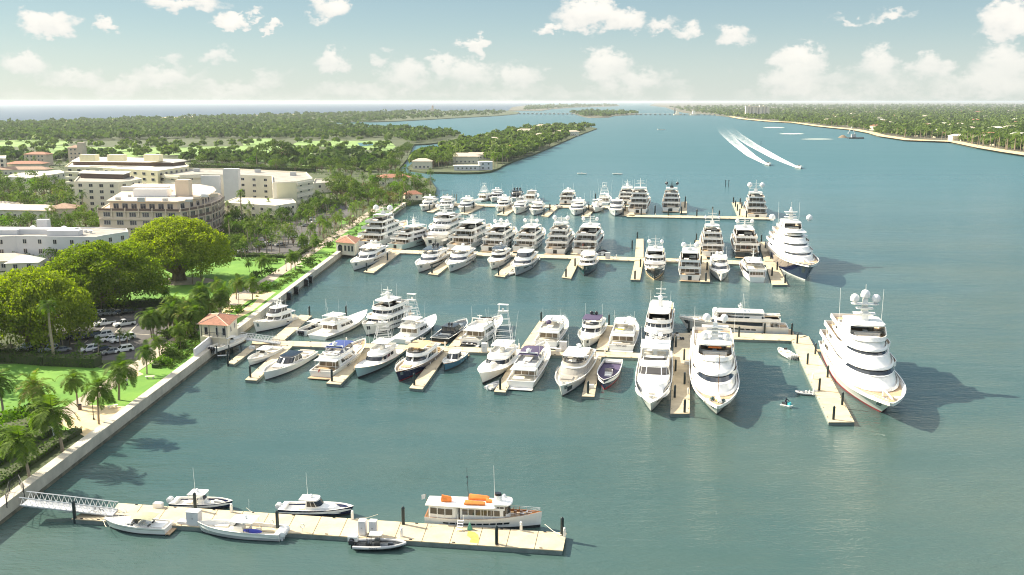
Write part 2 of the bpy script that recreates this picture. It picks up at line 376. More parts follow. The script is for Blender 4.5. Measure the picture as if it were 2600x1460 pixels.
# ------------------------------------------------------------------ water
def water_mat():
    m = bpy.data.materials.new('harbour_water'); m.use_nodes = True
    t = m.node_tree; b = t.nodes['Principled BSDF']
    c = t.nodes.new('ShaderNodeTexCoord')
    def nz(scale, sx, sy, rot, det=3, rough=.5):
        mp = t.nodes.new('ShaderNodeMapping'); mp.inputs['Scale'].default_value = (sx, sy, 1); mp.inputs['Rotation'].default_value = (0, 0, R(rot))
        n = t.nodes.new('ShaderNodeTexNoise'); n.inputs['Scale'].default_value = scale; n.inputs['Detail'].default_value = det; n.inputs['Roughness'].default_value = rough
        t.links.new(c.outputs['Object'], mp.inputs[0]); t.links.new(mp.outputs[0], n.inputs['Vector'])
        return n.outputs['Fac']
    # broad streaks of clearer and more silty water
    n = nz(.006, 1, 2.2, 12, 5, .6)
    r = t.nodes.new('ShaderNodeValToRGB'); e = r.color_ramp.elements
    e[0].position = .38; e[0].color = (.034, .082, .083, 1); e[1].position = .63; e[1].color = (.072, .108, .092, 1)
    t.links.new(n, r.inputs[0])
    # the open lagoon is bluer than the marina basin
    sp = t.nodes.new('ShaderNodeSeparateXYZ'); t.links.new(c.outputs['Object'], sp.inputs[0])
    mr = t.nodes.new('ShaderNodeMapRange'); mr.interpolation_type = 'SMOOTHSTEP'; mr.inputs[1].default_value = 110; mr.inputs[2].default_value = 650
    t.links.new(sp.outputs[1], mr.inputs[0])
    mx = t.nodes.new('ShaderNodeMix'); mx.data_type = 'RGBA'; mx.inputs[7].default_value = (.048, .128, .145, 1)
    t.links.new(mr.outputs[0], mx.inputs[0]); t.links.new(r.outputs[0], mx.inputs[6])
    # deep blue ocean beyond the barrier island (on the left, past the beach)
    oc = t.nodes.new('ShaderNodeMath'); oc.operation = 'MULTIPLY_ADD'; oc.inputs[1].default_value = 0.35; t.links.new(sp.outputs[0], oc.inputs[0]); t.links.new(sp.outputs[1], oc.inputs[2])
    t.links.new(mx.outputs[2], b.inputs['Base Color'])
    rg = t.nodes.new('ShaderNodeMapRange'); rg.inputs[1].default_value = 140; rg.inputs[2].default_value = 900; rg.inputs[3].default_value = .06; rg.inputs[4].default_value = .36
    t.links.new(sp.outputs[1], rg.inputs[0]); t.links.new(rg.outputs[0], b.inputs['Roughness'])
    b.inputs['IOR'].default_value = 1.33
    b.inputs['Specular IOR Level'].default_value = .5
    w1 = nz(.55, 1, 2.4, 8, 4, .6)
    w2 = nz(1.9, 1, 1.7, -14, 3, .55)
    w3 = nz(.10, 1, 3.0, 14, 3, .5)
    a = t.nodes.new('ShaderNodeMath'); a.operation = 'MULTIPLY_ADD'; a.inputs[1].default_value = .32; t.links.new(w2, a.inputs[0]); t.links.new(w1, a.inputs[2])
    a2 = t.nodes.new('ShaderNodeMath'); a2.operation = 'MULTIPLY_ADD'; a2.inputs[1].default_value = 1.6; t.links.new(w3, a2.inputs[0]); t.links.new(a.outputs[0], a2.inputs[2])
    # wind patches: ripples are stronger in some places than in others
    wp = nz(.012, 1, 2.6, 10, 4, .6)
    mr2 = t.nodes.new('ShaderNodeMapRange'); mr2.inputs[1].default_value = .3; mr2.inputs[2].default_value = .7; mr2.inputs[3].default_value = .06; mr2.inputs[4].default_value = .50
    t.links.new(wp, mr2.inputs[0])
    bp = t.nodes.new('ShaderNodeBump'); bp.inputs['Distance'].default_value = .55
    t.links.new(mr2.outputs[0], bp.inputs['Strength']); t.links.new(a2.outputs[0], bp.inputs['Height']); t.links.new(bp.outputs[0], b.inputs['Normal'])
    return m
M['water'] = water_mat()
mo = mat('ocean_water', (.026, .058, .100), .4, .25); M['ocean'] = mo
wm = MB(); S_ = 60000
xs = [-S_, -3000, -600, -150, 0, 150, 600, 3000, S_]; ys = [-800, 0, 100, 200, 400, 1000, 4000, 15000, S_]
vs = [(x, y, 0) for y in ys for x in xs]; n_ = len(xs)
wm.add(vs, [(j * n_ + i, j * n_ + i + 1, (j + 1) * n_ + i + 1, (j + 1) * n_ + i) for j in range(len(ys) - 1) for i in range(n_ - 1)])
tag(wm.build('water', M['water'], smooth=False), kind='structure')

LZ = 1.8      # height of the land and the seawall
def sheet(name, pxs, z, m, thick=None):
    """flat polygon given in photo pixels at height z"""
    pts = [G(x, y, z) for x, y in pxs]
    mb = MB()
    if thick: mb.prism([(p.x, p.y) for p in pts], z - thick, z)
    else: mb.add([tuple(p) for p in pts], [tuple(range(len(pts)))])
    o = mb.build(name, m, smooth=False)
    return tag(o, kind='structure')
def sheet_w(name, pts, z, m, thick=None):
    mb = MB()
    if thick: mb.prism(pts, z - thick, z)
    else: mb.add([(x, y, z) for x, y in pts], [tuple(range(len(pts)))])
    return tag(mb.build(name, m, smooth=False), kind='structure')

# seawall line (outer top edge)
WALL = [(-160, 1490), (0, 1317), (89, 1249), (191, 1172), (264, 1113), (315, 1050), (388, 1000), (429, 954), (510, 896), (602, 821), (708, 736), (842, 642), (908, 600), (955, 562), (981, 557), (1053, 516)]
WW = [G(x, y, LZ) for x, y in WALL]
# straighten: fit a line x = a + b*y through the wall points
_ys = np.array([p.y for p in WW[1:]]); _xs = np.array([p.x for p in WW[1:]])
wb, wa = np.polyfit(_ys, _xs, 1)
def wallx(y): return wa + wb * y
Y0, Y1 = 60.0, WW[-1].y
land = [(wallx(Y0), Y0), (wallx(Y1), Y1)] + [tuple(G(x, y, LZ)[:2]) for x, y in
        [(1100, 503), (1108, 478), (1090, 455), (1060, 445), (1010, 442), (994, 446), (1020, 420), (1036, 400), (1046, 376), (1052, 366), (1090, 364), (1150, 356), (1180, 348), (1175, 341), (1120, 334), (1060, 332), (960, 325), (885, 319), (865, 314), (830, 313), (797, 311),
         (900, 309), (1000, 307.5), (1085, 303), (1149, 299.5), (1264, 293.5), (1314, 289), (1318, 284)]] + \
       [tuple(G(x, y, LZ)[:2]) for x, y in [(1290, 281), (1040, 281), (757, 289), (500, 296), (252, 303), (0, 314), (-400, 330)]] + [(-1500, 1200), (-900, 60)]
mb = MB(); mb.prism(land, -1.5, LZ); tag(mb.build('ground', M['soil'], smooth=False), kind='structure')
# ocean sheet beyond the beach
oc = [tuple(G(x, y, .05)[:2]) for x, y in [(-500, 334), (0, 314.5), (252, 303), (500, 296), (757, 288.5), (1040, 280.5), (1290, 280.5), (1330, 270), (1360, 262)]]
oc = [(-60000, 900)] + oc + [(3000, 60000), (-60000, 60000)]
sheet_w('ocean', oc, .05, M['ocean'])
sheet('beach', [(0, 316), (252, 304.5), (500, 297.5), (757, 290.5), (757, 288.5), (500, 295.5), (252, 302.5), (0, 313.5)], LZ + .1, M['sand'])
# far barrier land, right mainland, islands
sheet('far_land', [(1290, 281), (1373, 281), (1400, 277), (1460, 272.5), (1530, 271), (1574, 269), (1570, 266.5), (1460, 266), (1330, 268), (1300, 272)], LZ, M['farland'], 2)
sheet('small_island', [(1450, 287), (1484, 297), (1500, 299), (1545, 298), (1560, 294), (1627, 290.5), (1600, 286.5), (1500, 284), (1460, 284)], 1.0, M['farland'], 2)
COAST = [(2700, 405), (2600, 393), (2540, 384), (2476, 373), (2410, 359), (2300, 355), (2232, 345), (2205, 337), (2162, 329), (2073, 320), (2010, 311), (1948, 308), (1882, 302), (1850, 296), (1816, 292), (1750, 287), (1720, 283), (1690, 272), (1650, 268)]
right = [tuple(G(x, y, LZ)[:2]) for x, y in COAST] + [(9000, 60000), (45000, 50000), (30000, 5000), (900, 300)]
mb = MB(); mb.prism(right, -1.5, LZ); tag(mb.build('far_shore', M['farland'], smooth=False), kind='structure')
bs = COAST[:14]
bpt = [G(x, y, LZ + .15) for x, y in bs]; bpt2 = [p + Vector((14 + p.y * .004, 4 + p.y * .012, 0)) for p in bpt]
bpt1 = [p + Vector((-3, -5, 0)) for p in bpt]
mb = MB(); q = len(bpt); mb.add([tuple(p) for p in bpt1 + bpt2], [(i, i + 1, q + i + 1, q + i) for i in range(q - 1)])
tag(mb.build('shore_road', M['sand'], smooth=False), kind='structure')
ISL = [(1035, 424), (1040, 431), (1080, 436), (1174, 438), (1215, 437), (1245, 434), (1270, 425), (1276, 420), (1310, 406), (1363, 388), (1466, 344), (1516, 326), (1500, 322), (1440, 320), (1340, 325), (1240, 347), (1150, 370), (1100, 390), (1052, 410)]
sheet('island', ISL, 1.4, M['soil'], 3)
M['paleshoal'] = mat('pale_shoal_sand', (.50, .52, .46), .9, var=.15, vscale=.05)
# sand bars on the lagoon
for nm, c, w, h in (('sand_bar', (2010, 339.5), 30, 1.3), ('sand_bar', (2075, 353), 40, 1.0), ('sand_bar', (1965, 323.5), 26, 1.1)):
    pts = [G(c[0] + w * math.cos(a) * (1 + .15 * math.sin(3 * a)), c[1] + h * math.sin(a), .12) for a in [k * math.pi / 12 for k in range(24)]]
    mb = MB(); mb.add([tuple(p) for p in pts], [tuple(range(24))]); tag(mb.build(nm, M['paleshoal'], smooth=False), kind='structure')

# ------------------------------------------------------------------ park, path, parking (px polygons at land height)
def lawn(pxs, nm='lawn', m='lawn', dz=.02): return sheet(nm, pxs, LZ + dz, M[m])
lawn([(-20, 925), (150, 920), (235, 930), (330, 950), (318, 968), (262, 1010), (170, 1035), (60, 1040), (-20, 1050)])
lawn([(405, 962), (362, 955), (282, 1022), (325, 1028)])
lawn([(430, 655), (500, 645), (600, 652), (725, 655), (720, 690), (672, 712), (600, 735), (560, 775), (480, 765), (280, 780), (240, 745), (300, 715), (380, 690)])
lawn([(628, 764), (655, 757), (640, 775), (612, 778)])
lawn([(850, 585), (930, 560), (905, 592), (890, 602)])
lawn([(925, 545), (972, 530), (962, 543), (938, 552)])
lawn([(575, 800), (650, 760), (640, 765), (590, 806)])
lawn([(855, 560), (900, 545), (885, 565), (860, 572)])
lawn([(1005, 533), (1020, 528), (1000, 540), (992, 541)])
def strip(nm, m, x_in, x_out, y0, y1, dz):
    """band parallel to the seawall, x_in/x_out metres to the left of it"""
    pts = [(wallx(y0) - x_in, y0), (wallx(y1) - x_in, y1), (wallx(y1) - x_out, y1), (wallx(y0) - x_out, y0)]
    return sheet_w(nm, pts, LZ + dz, M[m])
strip('verge', 'lawn', 1.15, 8.1, 140, 470, .012)
strip('path', 'path', 8.2, 11.6, 60, 205, .035)
strip('path', 'path', 8.0, 12.0, 232, 470, .035)
lawn([(165, 1050), (228, 1028), (325, 1032), (335, 1040), (250, 1105), (215, 1108), (150, 1075)], 'plaza', 'sand', .028)
lawn([(590, 745), (660, 735), (700, 742), (640, 790), (560, 830), (560, 800)], 'plaza', 'sand', .015)
lawn([(300, 948), (345, 940), (365, 950), (330, 962), (285, 955)], 'plaza', 'sand', .025)
# parking lot and road
lawn([(60, 880), (130, 845), (230, 790), (420, 778), (470, 800), (400, 905), (300, 915), (60, 912)], 'parking_lot', 'asphalt', .012)
lawn([(590, 655), (620, 620), (700, 585), (790, 540), (870, 520), (905, 520), (870, 560), (820, 590), (760, 640), (720, 652)], 'parking_lot', 'asphalt', .012)
mb = MB()
for (x0, y0, x1, y1) in [(232, 800, 330, 800), (250, 842, 380, 850), (330, 842, 350, 822), (290, 846, 312, 825), (248, 846, 268, 826), (215, 870, 240, 850), (600, 642, 720, 640), (640, 625, 745, 610)]:
    a, b = G(x0, y0, LZ + .03), G(x1, y1, LZ + .03); d = (b - a).normalized(); nn = Vector((-d.y, d.x, 0)) * .07
    mb.add([tuple(a + nn), tuple(b + nn), tuple(b - nn), tuple(a - nn)], [(0, 1, 2, 3)])
tag(mb.build('parking_markings', M['stucco'], smooth=False), kind='structure')
# golf course across the canal side
for pts in ([(-20, 357), (140, 352), (190, 362), (120, 372), (-20, 374)], [(90, 366), (215, 372), (330, 375), (520, 372), (640, 370), (655, 392), (560, 398), (400, 392), (300, 402), (220, 398), (120, 398)],
            [(610, 355), (690, 350), (690, 368), (620, 372)], [(760, 358), (990, 357), (1005, 372), (990, 385), (900, 378), (820, 372), (740, 368)], [(640, 405), (900, 410), (900, 424), (700, 420)], [(560, 372), (760, 370), (800, 395), (620, 400)]):
    gz = globals().setdefault('_gz', [.03]); lawn(pts, 'golf_course', 'fairway', gz[0]); gz[0] += .05
lawn([(908, 363), (945, 361), (948, 368), (915, 372)], 'pond', 'water', .36)
# the seawall itself
mb = MB()
for (ya, yb) in ((Y0, Y1),):
    n = 60
    for k in range(n):
        y0 = ya + (yb - ya) * k / n; y1 = ya + (yb - ya) * (k + 1) / n - .05
        x0, x1 = wallx(y0), wallx(y1)
        mb.hexa([(x0 - 1.1, y0, .2), (x0 + .45, y0, .2), (x1 + .45, y1, .2), (x1 - 1.1, y1, .2)], [(x0 - 1.1, y0, LZ + .42), (x0 + .45, y0, LZ + .42), (x1 + .45, y1, LZ + .42), (x1 - 1.1, y1, LZ + .42)])
    mb.hexa([(wallx(ya) - .5, ya, -1), (wallx(ya) + .475, ya, -1), (wallx(yb) + .475, yb, -1), (wallx(yb) - .5, yb, -1)], [(wallx(ya) - .5, ya, .52), (wallx(ya) + .475, ya, .52), (wallx(yb) + .475, yb, .52), (wallx(yb) - .5, yb, .52)], 1)
sw = mb.build('seawall', [M['seawall'], M['wallface']], smooth=False)
tag(sw, 'long pale concrete seawall between the palm park and the marina water', 'seawall')
# ------------------------------------------------------------------ boat library (bow = +x, port = +y, waterline z = 0)
HS = .76             # boats are drawn at full size and set down at the scale of the photo's marina
BOATS = []          # (short description, world position of middle, heading, length) for labelling docks and piles
class Boat:
    def __init__(s, name, cat, label, px, heading, L, B, end='bow', group='boats moored in the marina', short=None, z=0.0):
        s.L, s.B = L / HS, B / HS
        s.k = 1.0 if px[0] > 1900 and px[1] < 560 else 1.16 if px[1] < 560 and px[1] > 490 else 1.10 if 560 <= px[1] < 690 and px[0] > 890 else 1.04 if 690 <= px[1] < 720 else 1.0     # the farther rows are built a touch larger
        L, B = L * s.k, B * s.k
        p = G(px[0], px[1], 0)
        a = R(heading)
        d = Vector((math.cos(a), math.sin(a), 0))
        org = p - d * (L * .97) if end == 'bow' else p.copy()
        org.z = z
        s._shift = (end == 'bow'); s._d = d; s.e = empty(name, org, a); s.e.scale = (HS * s.k,) * 3; tag(s.e, label, cat, group)
        s.short = short or label
        BOATS.append((s.short, org + d * L / 2, a, L, B))
    def part(s, name, mb, mats, parent=None, label=None, **k):
        o = mb.build(name, mats, parent or s.e, **k)
        if label: o['label'] = label
        return o
    # ---- hull
    def setup(s, fb, fs, rake=.08, wlk=.86, sw=.88, pd=2.5, pw=1.7, draft=.5, x0=0.0, sheer=1.8, flare=1.35, maxat=.42):
        s.fb, s.fs, s.rake, s.wlk, s.sw, s.pd, s.pw, s.draft, s.sheer, s.flare, s.maxat = fb, fs, rake, wlk, sw, pd, pw, draft, sheer, flare, maxat
        if s._shift: s.e.location += s._d * (s.L * (rake - .03) * HS * s.k); s._shift = False
    def zs(s, t): return s.fs + (s.fb - s.fs) * t ** s.sheer
    def yb(s, t, p):
        if t < s.maxat: return s.sw + (1 - s.sw) * math.sin(t / s.maxat * math.pi / 2)
        q = (t - s.maxat) / (1 - s.maxat)
        return max(0.0, 1 - q ** p) ** .92
    def hp(s, t, k):
        """point on the port topside: t stern to bow, k 0 at the water .. 1 at the sheer"""
        yd = s.B / 2 * s.yb(t, s.pd); yw = s.B / 2 * s.wlk * s.yb(t, s.pw)
        kk = k ** s.flare if t > .3 else k ** (1 + (s.flare - 1) * t / .3)
        y = yw + (yd - yw) * kk
        x = s.L * t * (1 - s.rake) + (s.L * t - s.L * t * (1 - s.rake)) * k
        return Vector((x, max(y, .03), s.zs(t) * k))
    def hull(s, top='gel', bottom='bottom', stripe=None, bw=.5, deck='cream', boot=.22, cap='gel', cock=None):
        T = [0, .06, .14, .24, .34, .44, .54, .63, .71, .78, .84, .89, .93, .96, .985, 1.0]
        K = [0, boot / max(s.fs, .3), .38, .6, .8, .92, 1.0]; K[1] = min(K[1], .25)
        rings = []
        for t in T:
            r = []
            p0 = s.hp(t, 0)
            half = [Vector((p0.x * .995, p0.y * .35, -s.draft)), Vector((p0.x, p0.y * .93, -s.draft * .35))] + [s.hp(t, k) for k in K]
            r = [(p.x, p.y, p.z) for p in half]
            r = [(p.x, -p.y, p.z) for p in reversed(half)] + r
            rings.append(r)
        mb = MB(); n = len(rings[0]); vs = [p for r in rings for p in r]; fs = []; ms = []
        mb.v = vs
        h = n // 2
        for k in range(len(rings) - 1):
            for i in range(n - 1):
                mb.f.append((k * n + i, k * n + i + 1, (k + 1) * n + i + 1, (k + 1) * n + i))
                j = i - h if i >= h else h - 2 - i          # 0,1 below water, 2 = boot stripe, then topsides
                if i == h - 1: j = -1
                mb.m.append(1 if j < 2 else (1 if j == 2 else (2 if (stripe and j == len(half) - 2) else 0)))
        mb.f.append(tuple(range(n - 1, -1, -1))); mb.m.append(0)
        # cap rail and inner bulwark
        cw = min(.22, s.B * .035)
        def inner(t, dz):
            p = s.hp(t, 1.0); q = p.copy(); q.y = max(.02, p.y - cw - (0.25 * cw if t > .9 else 0)); q.x = min(q.x, s.L * (1 - .012) - cw)
            q.z = p.z + dz; return q
        for sg in (1, -1):
            for k in range(len(T) - 1):
                a, b = s.hp(T[k], 1), s.hp(T[k + 1], 1); c, d = inner(T[k + 1], 0), inner(T[k], 0); e, f = inner(T[k + 1], -bw), inner(T[k], -bw)
                P = [(q.x, q.y * sg, q.z) for q in (a, b, c, d, e, f)]
                mb.add(P, [(0, 1, 2, 3), (3, 2, 4, 5)], 3)
        a = s.hp(0, 1); w = cw
        mb.add([(0, a.y, a.z), (0, -a.y, a.z), (w, -a.y + w, a.z), (w, a.y - w, a.z), (w, -a.y + w, a.z - bw), (w, a.y - w, a.z - bw)], [(0, 1, 2, 3), (3, 2, 4, 5)], 3)
        o = s.part('hull', mb, [M[top], M[bottom], M[stripe or top], M[cap]], ang=30)
        dk = MB()
        for k in range(len(T) - 1):
            a, b = inner(T[k], -bw), inner(T[k + 1], -bw)
            if k == 0: a.x = w
            dk.add([(a.x, -a.y, a.z), (b.x, -b.y, b.z), (b.x, b.y, b.z), (a.x, a.y, a.z)], [(0, 1, 2, 3)])
        s.part('deck', dk, M[deck], smooth=False)
        s.bw = bw
        return o
    def dz(s, x):  # deck height at x
        return s.zs(max(0, min(1, x / s.L))) - s.bw
    def hull_patch(s, t0, t1, k0, k1, m='glass', name='hull_window', off=.03, n=6, both=True, gaps=0, k1b=None):
        for sg in ((1, -1) if both else (1,)):
            mb = MB(); seg = gaps + 1
            for g in range(seg):
                a = t0 + (t1 - t0) * (g + (.08 if gaps else 0)) / seg; b = t0 + (t1 - t0) * (g + 1 - (.08 if gaps else 0)) / seg
                for i in range(n):
                    ta, tb = a + (b - a) * i / n, a + (b - a) * (i + 1) / n
                    ka = k1 if k1b is None else k1 + (k1b - k1) * (ta - t0) / (t1 - t0); kb = k1 if k1b is None else k1 + (k1b - k1) * (tb - t0) / (t1 - t0)
                    P = [s.hp(ta, k0), s.hp(tb, k0), s.hp(tb, kb), s.hp(ta, ka)]
                    mb.add([(p.x + (off if ta > .85 else 0), (p.y + off) * sg, p.z) for p in P], [(0, 1, 2, 3)])
            s.part(name, mb, M[m], smooth=False)
    def stripe(s, k0, k1, m, t0=0.0, t1=.985, name='hull_stripe'):
        s.hull_patch(t0, t1, k0, k1, m, name, .018, 14)
    def rail(s, t0=.45, t1=.985, h=.7, r=.028, n=9, m='steel', aft=False):
        mb = MB()
        for sg in (1, -1):
            top = []
            for i in range(n + 1):
                t = t0 + (t1 - t0) * i / n; p = s.hp(t, 1); p.y = max(.02, p.y - .1); q = (p.x, p.y * sg, p.z); u = (p.x, p.y * sg, p.z + h)
                top.append(u)
                mb.tube([q, u], r * .8, 4)
            mb.tube(top, r, 4)
            mb.tube([(p[0], p[1], p[2] - h * .45) for p in top], r * .6, 4)
        s.part('bow_rail', mb, M[m])
    def platform(s, w=.8, l=1.2, z=.35, m='teak'):
        mb = MB(); mb.box(-l / 2 + .02, 0, z - .15, l, s.B * w, .15)
        s.part('swim_platform', mb, M[m])
    # ---- superstructure
    def plan(s, x0, x1, hw, r, aw=1.0, nS=6, nF=7, ex=2.3):
        half = [(x0 + (x1 - r - x0) * i / nS, hw * (aw + (1 - aw) * min(1, i / nS * 1.6))) for i in range(nS + 1)]
        for j in range(1, nF + 1):
            a = j / nF * math.pi / 2
            half.append((x1 - r + r * max(0, math.sin(a)) ** (2 / ex), hw * max(0.0, math.cos(a)) ** (2 / ex)))
        half[-1] = (x1, 0.0)
        return half + [(x, -y) for x, y in reversed(half[:-1])]
    def tier(s, z, h, x0, x1, hw, r, rf=.8, ra=.2, tum=.15, wall='gel', bands=(), roof=True, ao=.6, so=.12, fo=.3, th=.14, aw=1.0, roofm='gel', name='deckhouse', bulge=0.0, glass='glass', crown=.05, roofname='roof', aftwin=True, ex=2.3, roofr=None):
        """deckhouse walls with window bands: bands = (t0, t1, which, panes, cover) ; which in F S A"""
        nS, nF = 6, 7
        lo = s.plan(x0, x1, hw, r, aw, nS, nF, ex); up = s.plan(x0 + ra, x1 - rf, hw - tum, max(.2, r * .9), aw, nS, nF, ex)
        def ring(t):
            q = t + bulge * math.sin(t * math.pi)
            return [(a[0] + (b[0] - a[0]) * q if True else 0, a[1] + (b[1] - a[1]) * q) for a, b in zip(lo, up)]
        mb = MB(); ts = [0, .25, .5, .75, 1] if bulge else [0, 1]
        mb.loft([[(x, y, z + h * t) for x, y in ring(t)] for t in ts])
        body = s.part(name, mb, M[wall], ang=32)
        nt_ = len(lo) - 1
        def P(u, t, off=.035):
            rg = ring(t); u = max(0, min(nt_, u)); i = min(int(u), nt_ - 1); f = u - i
            x = rg[i][0] + (rg[i + 1][0] - rg[i][0]) * f; y = rg[i][1] + (rg[i + 1][1] - rg[i][1]) * f
            i2 = max(0, min(nt_ - 1, i)); ddx, ddy = rg[i2 + 1][0] - rg[i2][0], rg[i2 + 1][1] - rg[i2][1]; l = math.hypot(ddx, ddy) or 1
            return (x - ddy / l * -off * -1 if False else x + (-ddy / l) * -off, y + (ddx / l) * -off, z + h * t)
        # outward normal: ring runs port aft -> bow -> starboard aft, so outward is the left... sign fixed by test below
        tst = P(nS * .5, .5, .5); sgn = 1 if abs(tst[1]) > abs(P(nS * .5, .5, 0)[1]) else -1
        def pane(b0, b1, t0, t1, nm):
            ul = [b0] + [float(x) for x in range(int(b0) + 1, int(math.ceil(b1)))] + [b1]; tl = [t0] + [x for x in ts if t0 < x < t1] + [t1]; g = MB(); w_ = len(ul)
            g.add([P(u, t, .05 * sgn) for t in tl for u in ul], [(a * w_ + c, a * w_ + c + 1, (a + 1) * w_ + c + 1, (a + 1) * w_ + c) for a in range(len(tl) - 1) for c in range(w_ - 1)])
            s.part(nm, g, M[glass], smooth=False)
        for (t0, t1, which, panes, cov) in bands:
            if 'F' in which:
                a0, a1 = nS + nF - cov * nF, nS + nF + cov * nF
                ga = .06 if panes > 1 else 0
                for p in range(panes): pane(a0 + (a1 - a0) * (p + ga) / panes, a0 + (a1 - a0) * (p + 1 - ga) / panes, t0, t1, 'windscreen')
            if 'S' in which:
                c = cov if isinstance(cov, tuple) else (.08, .92); ga = .07 if panes > 1 else 0
                for side in (0, 1):
                    for p in range(panes):
                        b0 = nS * (c[0] + (c[1] - c[0]) * (p + ga) / panes); b1 = nS * (c[0] + (c[1] - c[0]) * (p + 1 - ga) / panes)
                        if side: b0, b1 = nt_ - b1, nt_ - b0
                        pane(b0, b1, t0, t1, 'side_window')
            if 'A' in which:
                g = MB(); rg0, rg1 = ring(t0), ring(t1)
                for p in range(panes):
                    f0, f1 = -.9 + 1.8 * (p + .06) / panes, -.9 + 1.8 * (p + .94) / panes
                    g.add([(rg0[0][0] - .04, rg0[0][1] * f0, z + h * t0), (rg0[0][0] - .04, rg0[0][1] * f1, z + h * t0), (rg1[0][0] - .04, rg1[0][1] * f1, z + h * t1), (rg1[0][0] - .04, rg1[0][1] * f0, z + h * t1)], [(0, 1, 2, 3)])
                s.part('aft_window', g, M['aftglass'], smooth=False)
        if roof:
            rr = roofr if roofr is not None else max(.3, r)
            o0 = s.plan(x0 + ra - ao, x1 - rf + fo, hw - tum + so, rr, aw, nS, nF, ex); o1 = s.plan(x0 + ra - ao + .05, x1 - rf + fo - .08, hw - tum + so - .06, rr * .98, aw, nS, nF, ex)
            mb = MB(); mb.loft([[(x, y, z + h + .003) for x, y in o0], [(x, y, z + h + th * .6) for x, y in o0], [(x, y, z + h + th) for x, y in o1], [(x0 + ra - ao + (x - x0 - ra + ao) * .97, y * .8, z + h + th + crown) for x, y in o1]])
            s.part(roofname, mb, M[roofm], ang=50)
        return z + h + (th if roof else 0)
    def coaming(s, z, h, x0, x1, hw, r, rf=.3, t=.12, m='gel', tum=.05, back=True, name='flybridge', floor='cream', aw=1.0, flare=0.0, ex=2.3):
        lo = s.plan(x0, x1, hw, r, aw, ex=ex); up = s.plan(x0, x1 - rf, hw - tum + flare, max(.15, r * .95), aw, ex=ex)
        inn = s.plan(x0 + t, x1 - rf - t, hw - tum + flare - t, max(.1, r * .9), aw, ex=ex)
        mb = MB(); mb.loft([[(x, y, z) for x, y in lo], [(x, y, z + h) for x, y in up], [(x, y, z + h) for x, y in inn], [(x, y, z + .06) for x, y in inn]], cap0=True, cap1=False)
        o = s.part(name, mb, M[m], ang=35)
        fl = MB(); fl.add([(x, y, z + .07) for x, y in inn], [tuple(range(len(inn)))])
        s.part('deck', fl, M[floor], smooth=False)
        return o
    def screen(s, z, h, x1, hw, r, rf=.5, m='glassb', ex=2.3, back=.4):
        lo = s.plan(x1 - r - back, x1, hw, r, nS=2, ex=ex); up = s.plan(x1 - r - back - rf * .6, x1 - rf, hw - .08, r, nS=2, ex=ex)
        mb = MB(); mb.loft([[(x, y, z) for x, y in lo], [(x, y, z + h) for x, y in up], [(x - .03, y * .985, z + h) for x, y in up], [(x - .03, y * .985, z) for x, y in lo]], cap0=False, cap1=False, closed=False)
        s.part('windscreen', mb, M[m])
    def slab(s, name, z, x0, x1, hw, th=.12, r=.6, m='gel', crown=.06, ex=3.0, legs=0, zl=None, lm='gel', lr=.06, fwd=False):
        o = s.plan(x0, x1, hw, min(r, (x1 - x0) * .45), ex=ex)
        xc = (x0 + x1) / 2
        mb = MB(); mb.loft([[(x, y, z) for x, y in o], [(x, y, z + th) for x, y in o], [(xc + (x - xc) * .85, y * .85, z + th + crown) for x, y in o]])
        ob = s.part(name, mb, M[m], ang=50)
        if legs:
            for k in range(legs):
                f = k / max(1, legs - 1)
                x = x0 + .2 + (x1 - x0 - .5) * f
                for sg in (1, -1): lg = MB(); lg.tube([(x - .15, (hw - .1) * sg, zl), (x, (hw - .18) * sg, z + .02)], lr, 5); s.part('roof_post', lg, M[lm])
        return ob
    def seats(s, items, m='cushion', name='seat'):
        for (x, y, z, sx, sy, back) in items:
            mb = MB(); mb.box(x, y, z, sx, sy, .42, taper=.04)
            if back == 'f': mb.box(x + sx / 2 - .1, y, z + .42, .18, sy, .4)
            if back == 'a': mb.box(x - sx / 2 + .1, y, z + .42, .18, sy, .4)
            s.part(name, mb, M[m])
    def helm(s, x, z, y=0, m='gel'):
        mb = MB(); mb.box(x, y, z, .6, 1.3, .95, taper=.2); mb.box(x - .9, y, z, .5, 1.1, .9, taper=.1)
        s.part('helm', mb, M[m])
    def domes(s, pts, m='dome'):
        for (x, y, z, r) in pts:
            mb = MB(); mb.lathe(x, y, [(z, r * .45), (z + r * .35, r * .55), (z + r * .5, r * .95), (z + r * 1.1, r), (z + r * 1.65, r * .8), (z + r * 1.95, r * .45), (z + r * 2.05, .02)], 12)
            s.part('radar_dome', mb, M[m])
    def mast(s, x, z, h, w=.5, m='gel', bars=2, spread=1.6, rake=-.15):
        mb = MB()
        mb.loft([[(x - w, -w * .6, z), (x + w, -w * .6, z), (x + w, w * .6, z), (x - w, w * .6, z)], [(x + rake * h - w * .3, -w * .25, z + h * .8), (x + rake * h + w * .3, -w * .25, z + h * .8), (x + rake * h + w * .3, w * .25, z + h * .8), (x + rake * h - w * .3, w * .25, z + h * .8)]])
        mb.tube([(x + rake * h, 0, z + h * .8), (x + rake * h, 0, z + h * 1.15)], w * .14, 5)
        for k in range(bars):
            f = .45 + .35 * k / max(1, bars - 1) if bars > 1 else .6
            mb.box(x + rake * h * f, 0, z + h * f, w * .8, spread * (1.1 - .25 * k), .12)
            for sg in (1, -1): mb.cyl(x + rake * h * f, sg * spread * (1.1 - .25 * k) * .48, z + h * f, z + h * f + .35, .05, .05, 5)
        mb.box(x + rake * h * .55 + w, 0, z + h * .62, .2, spread * .8, .14)
        s.part('mast', mb, M[m])
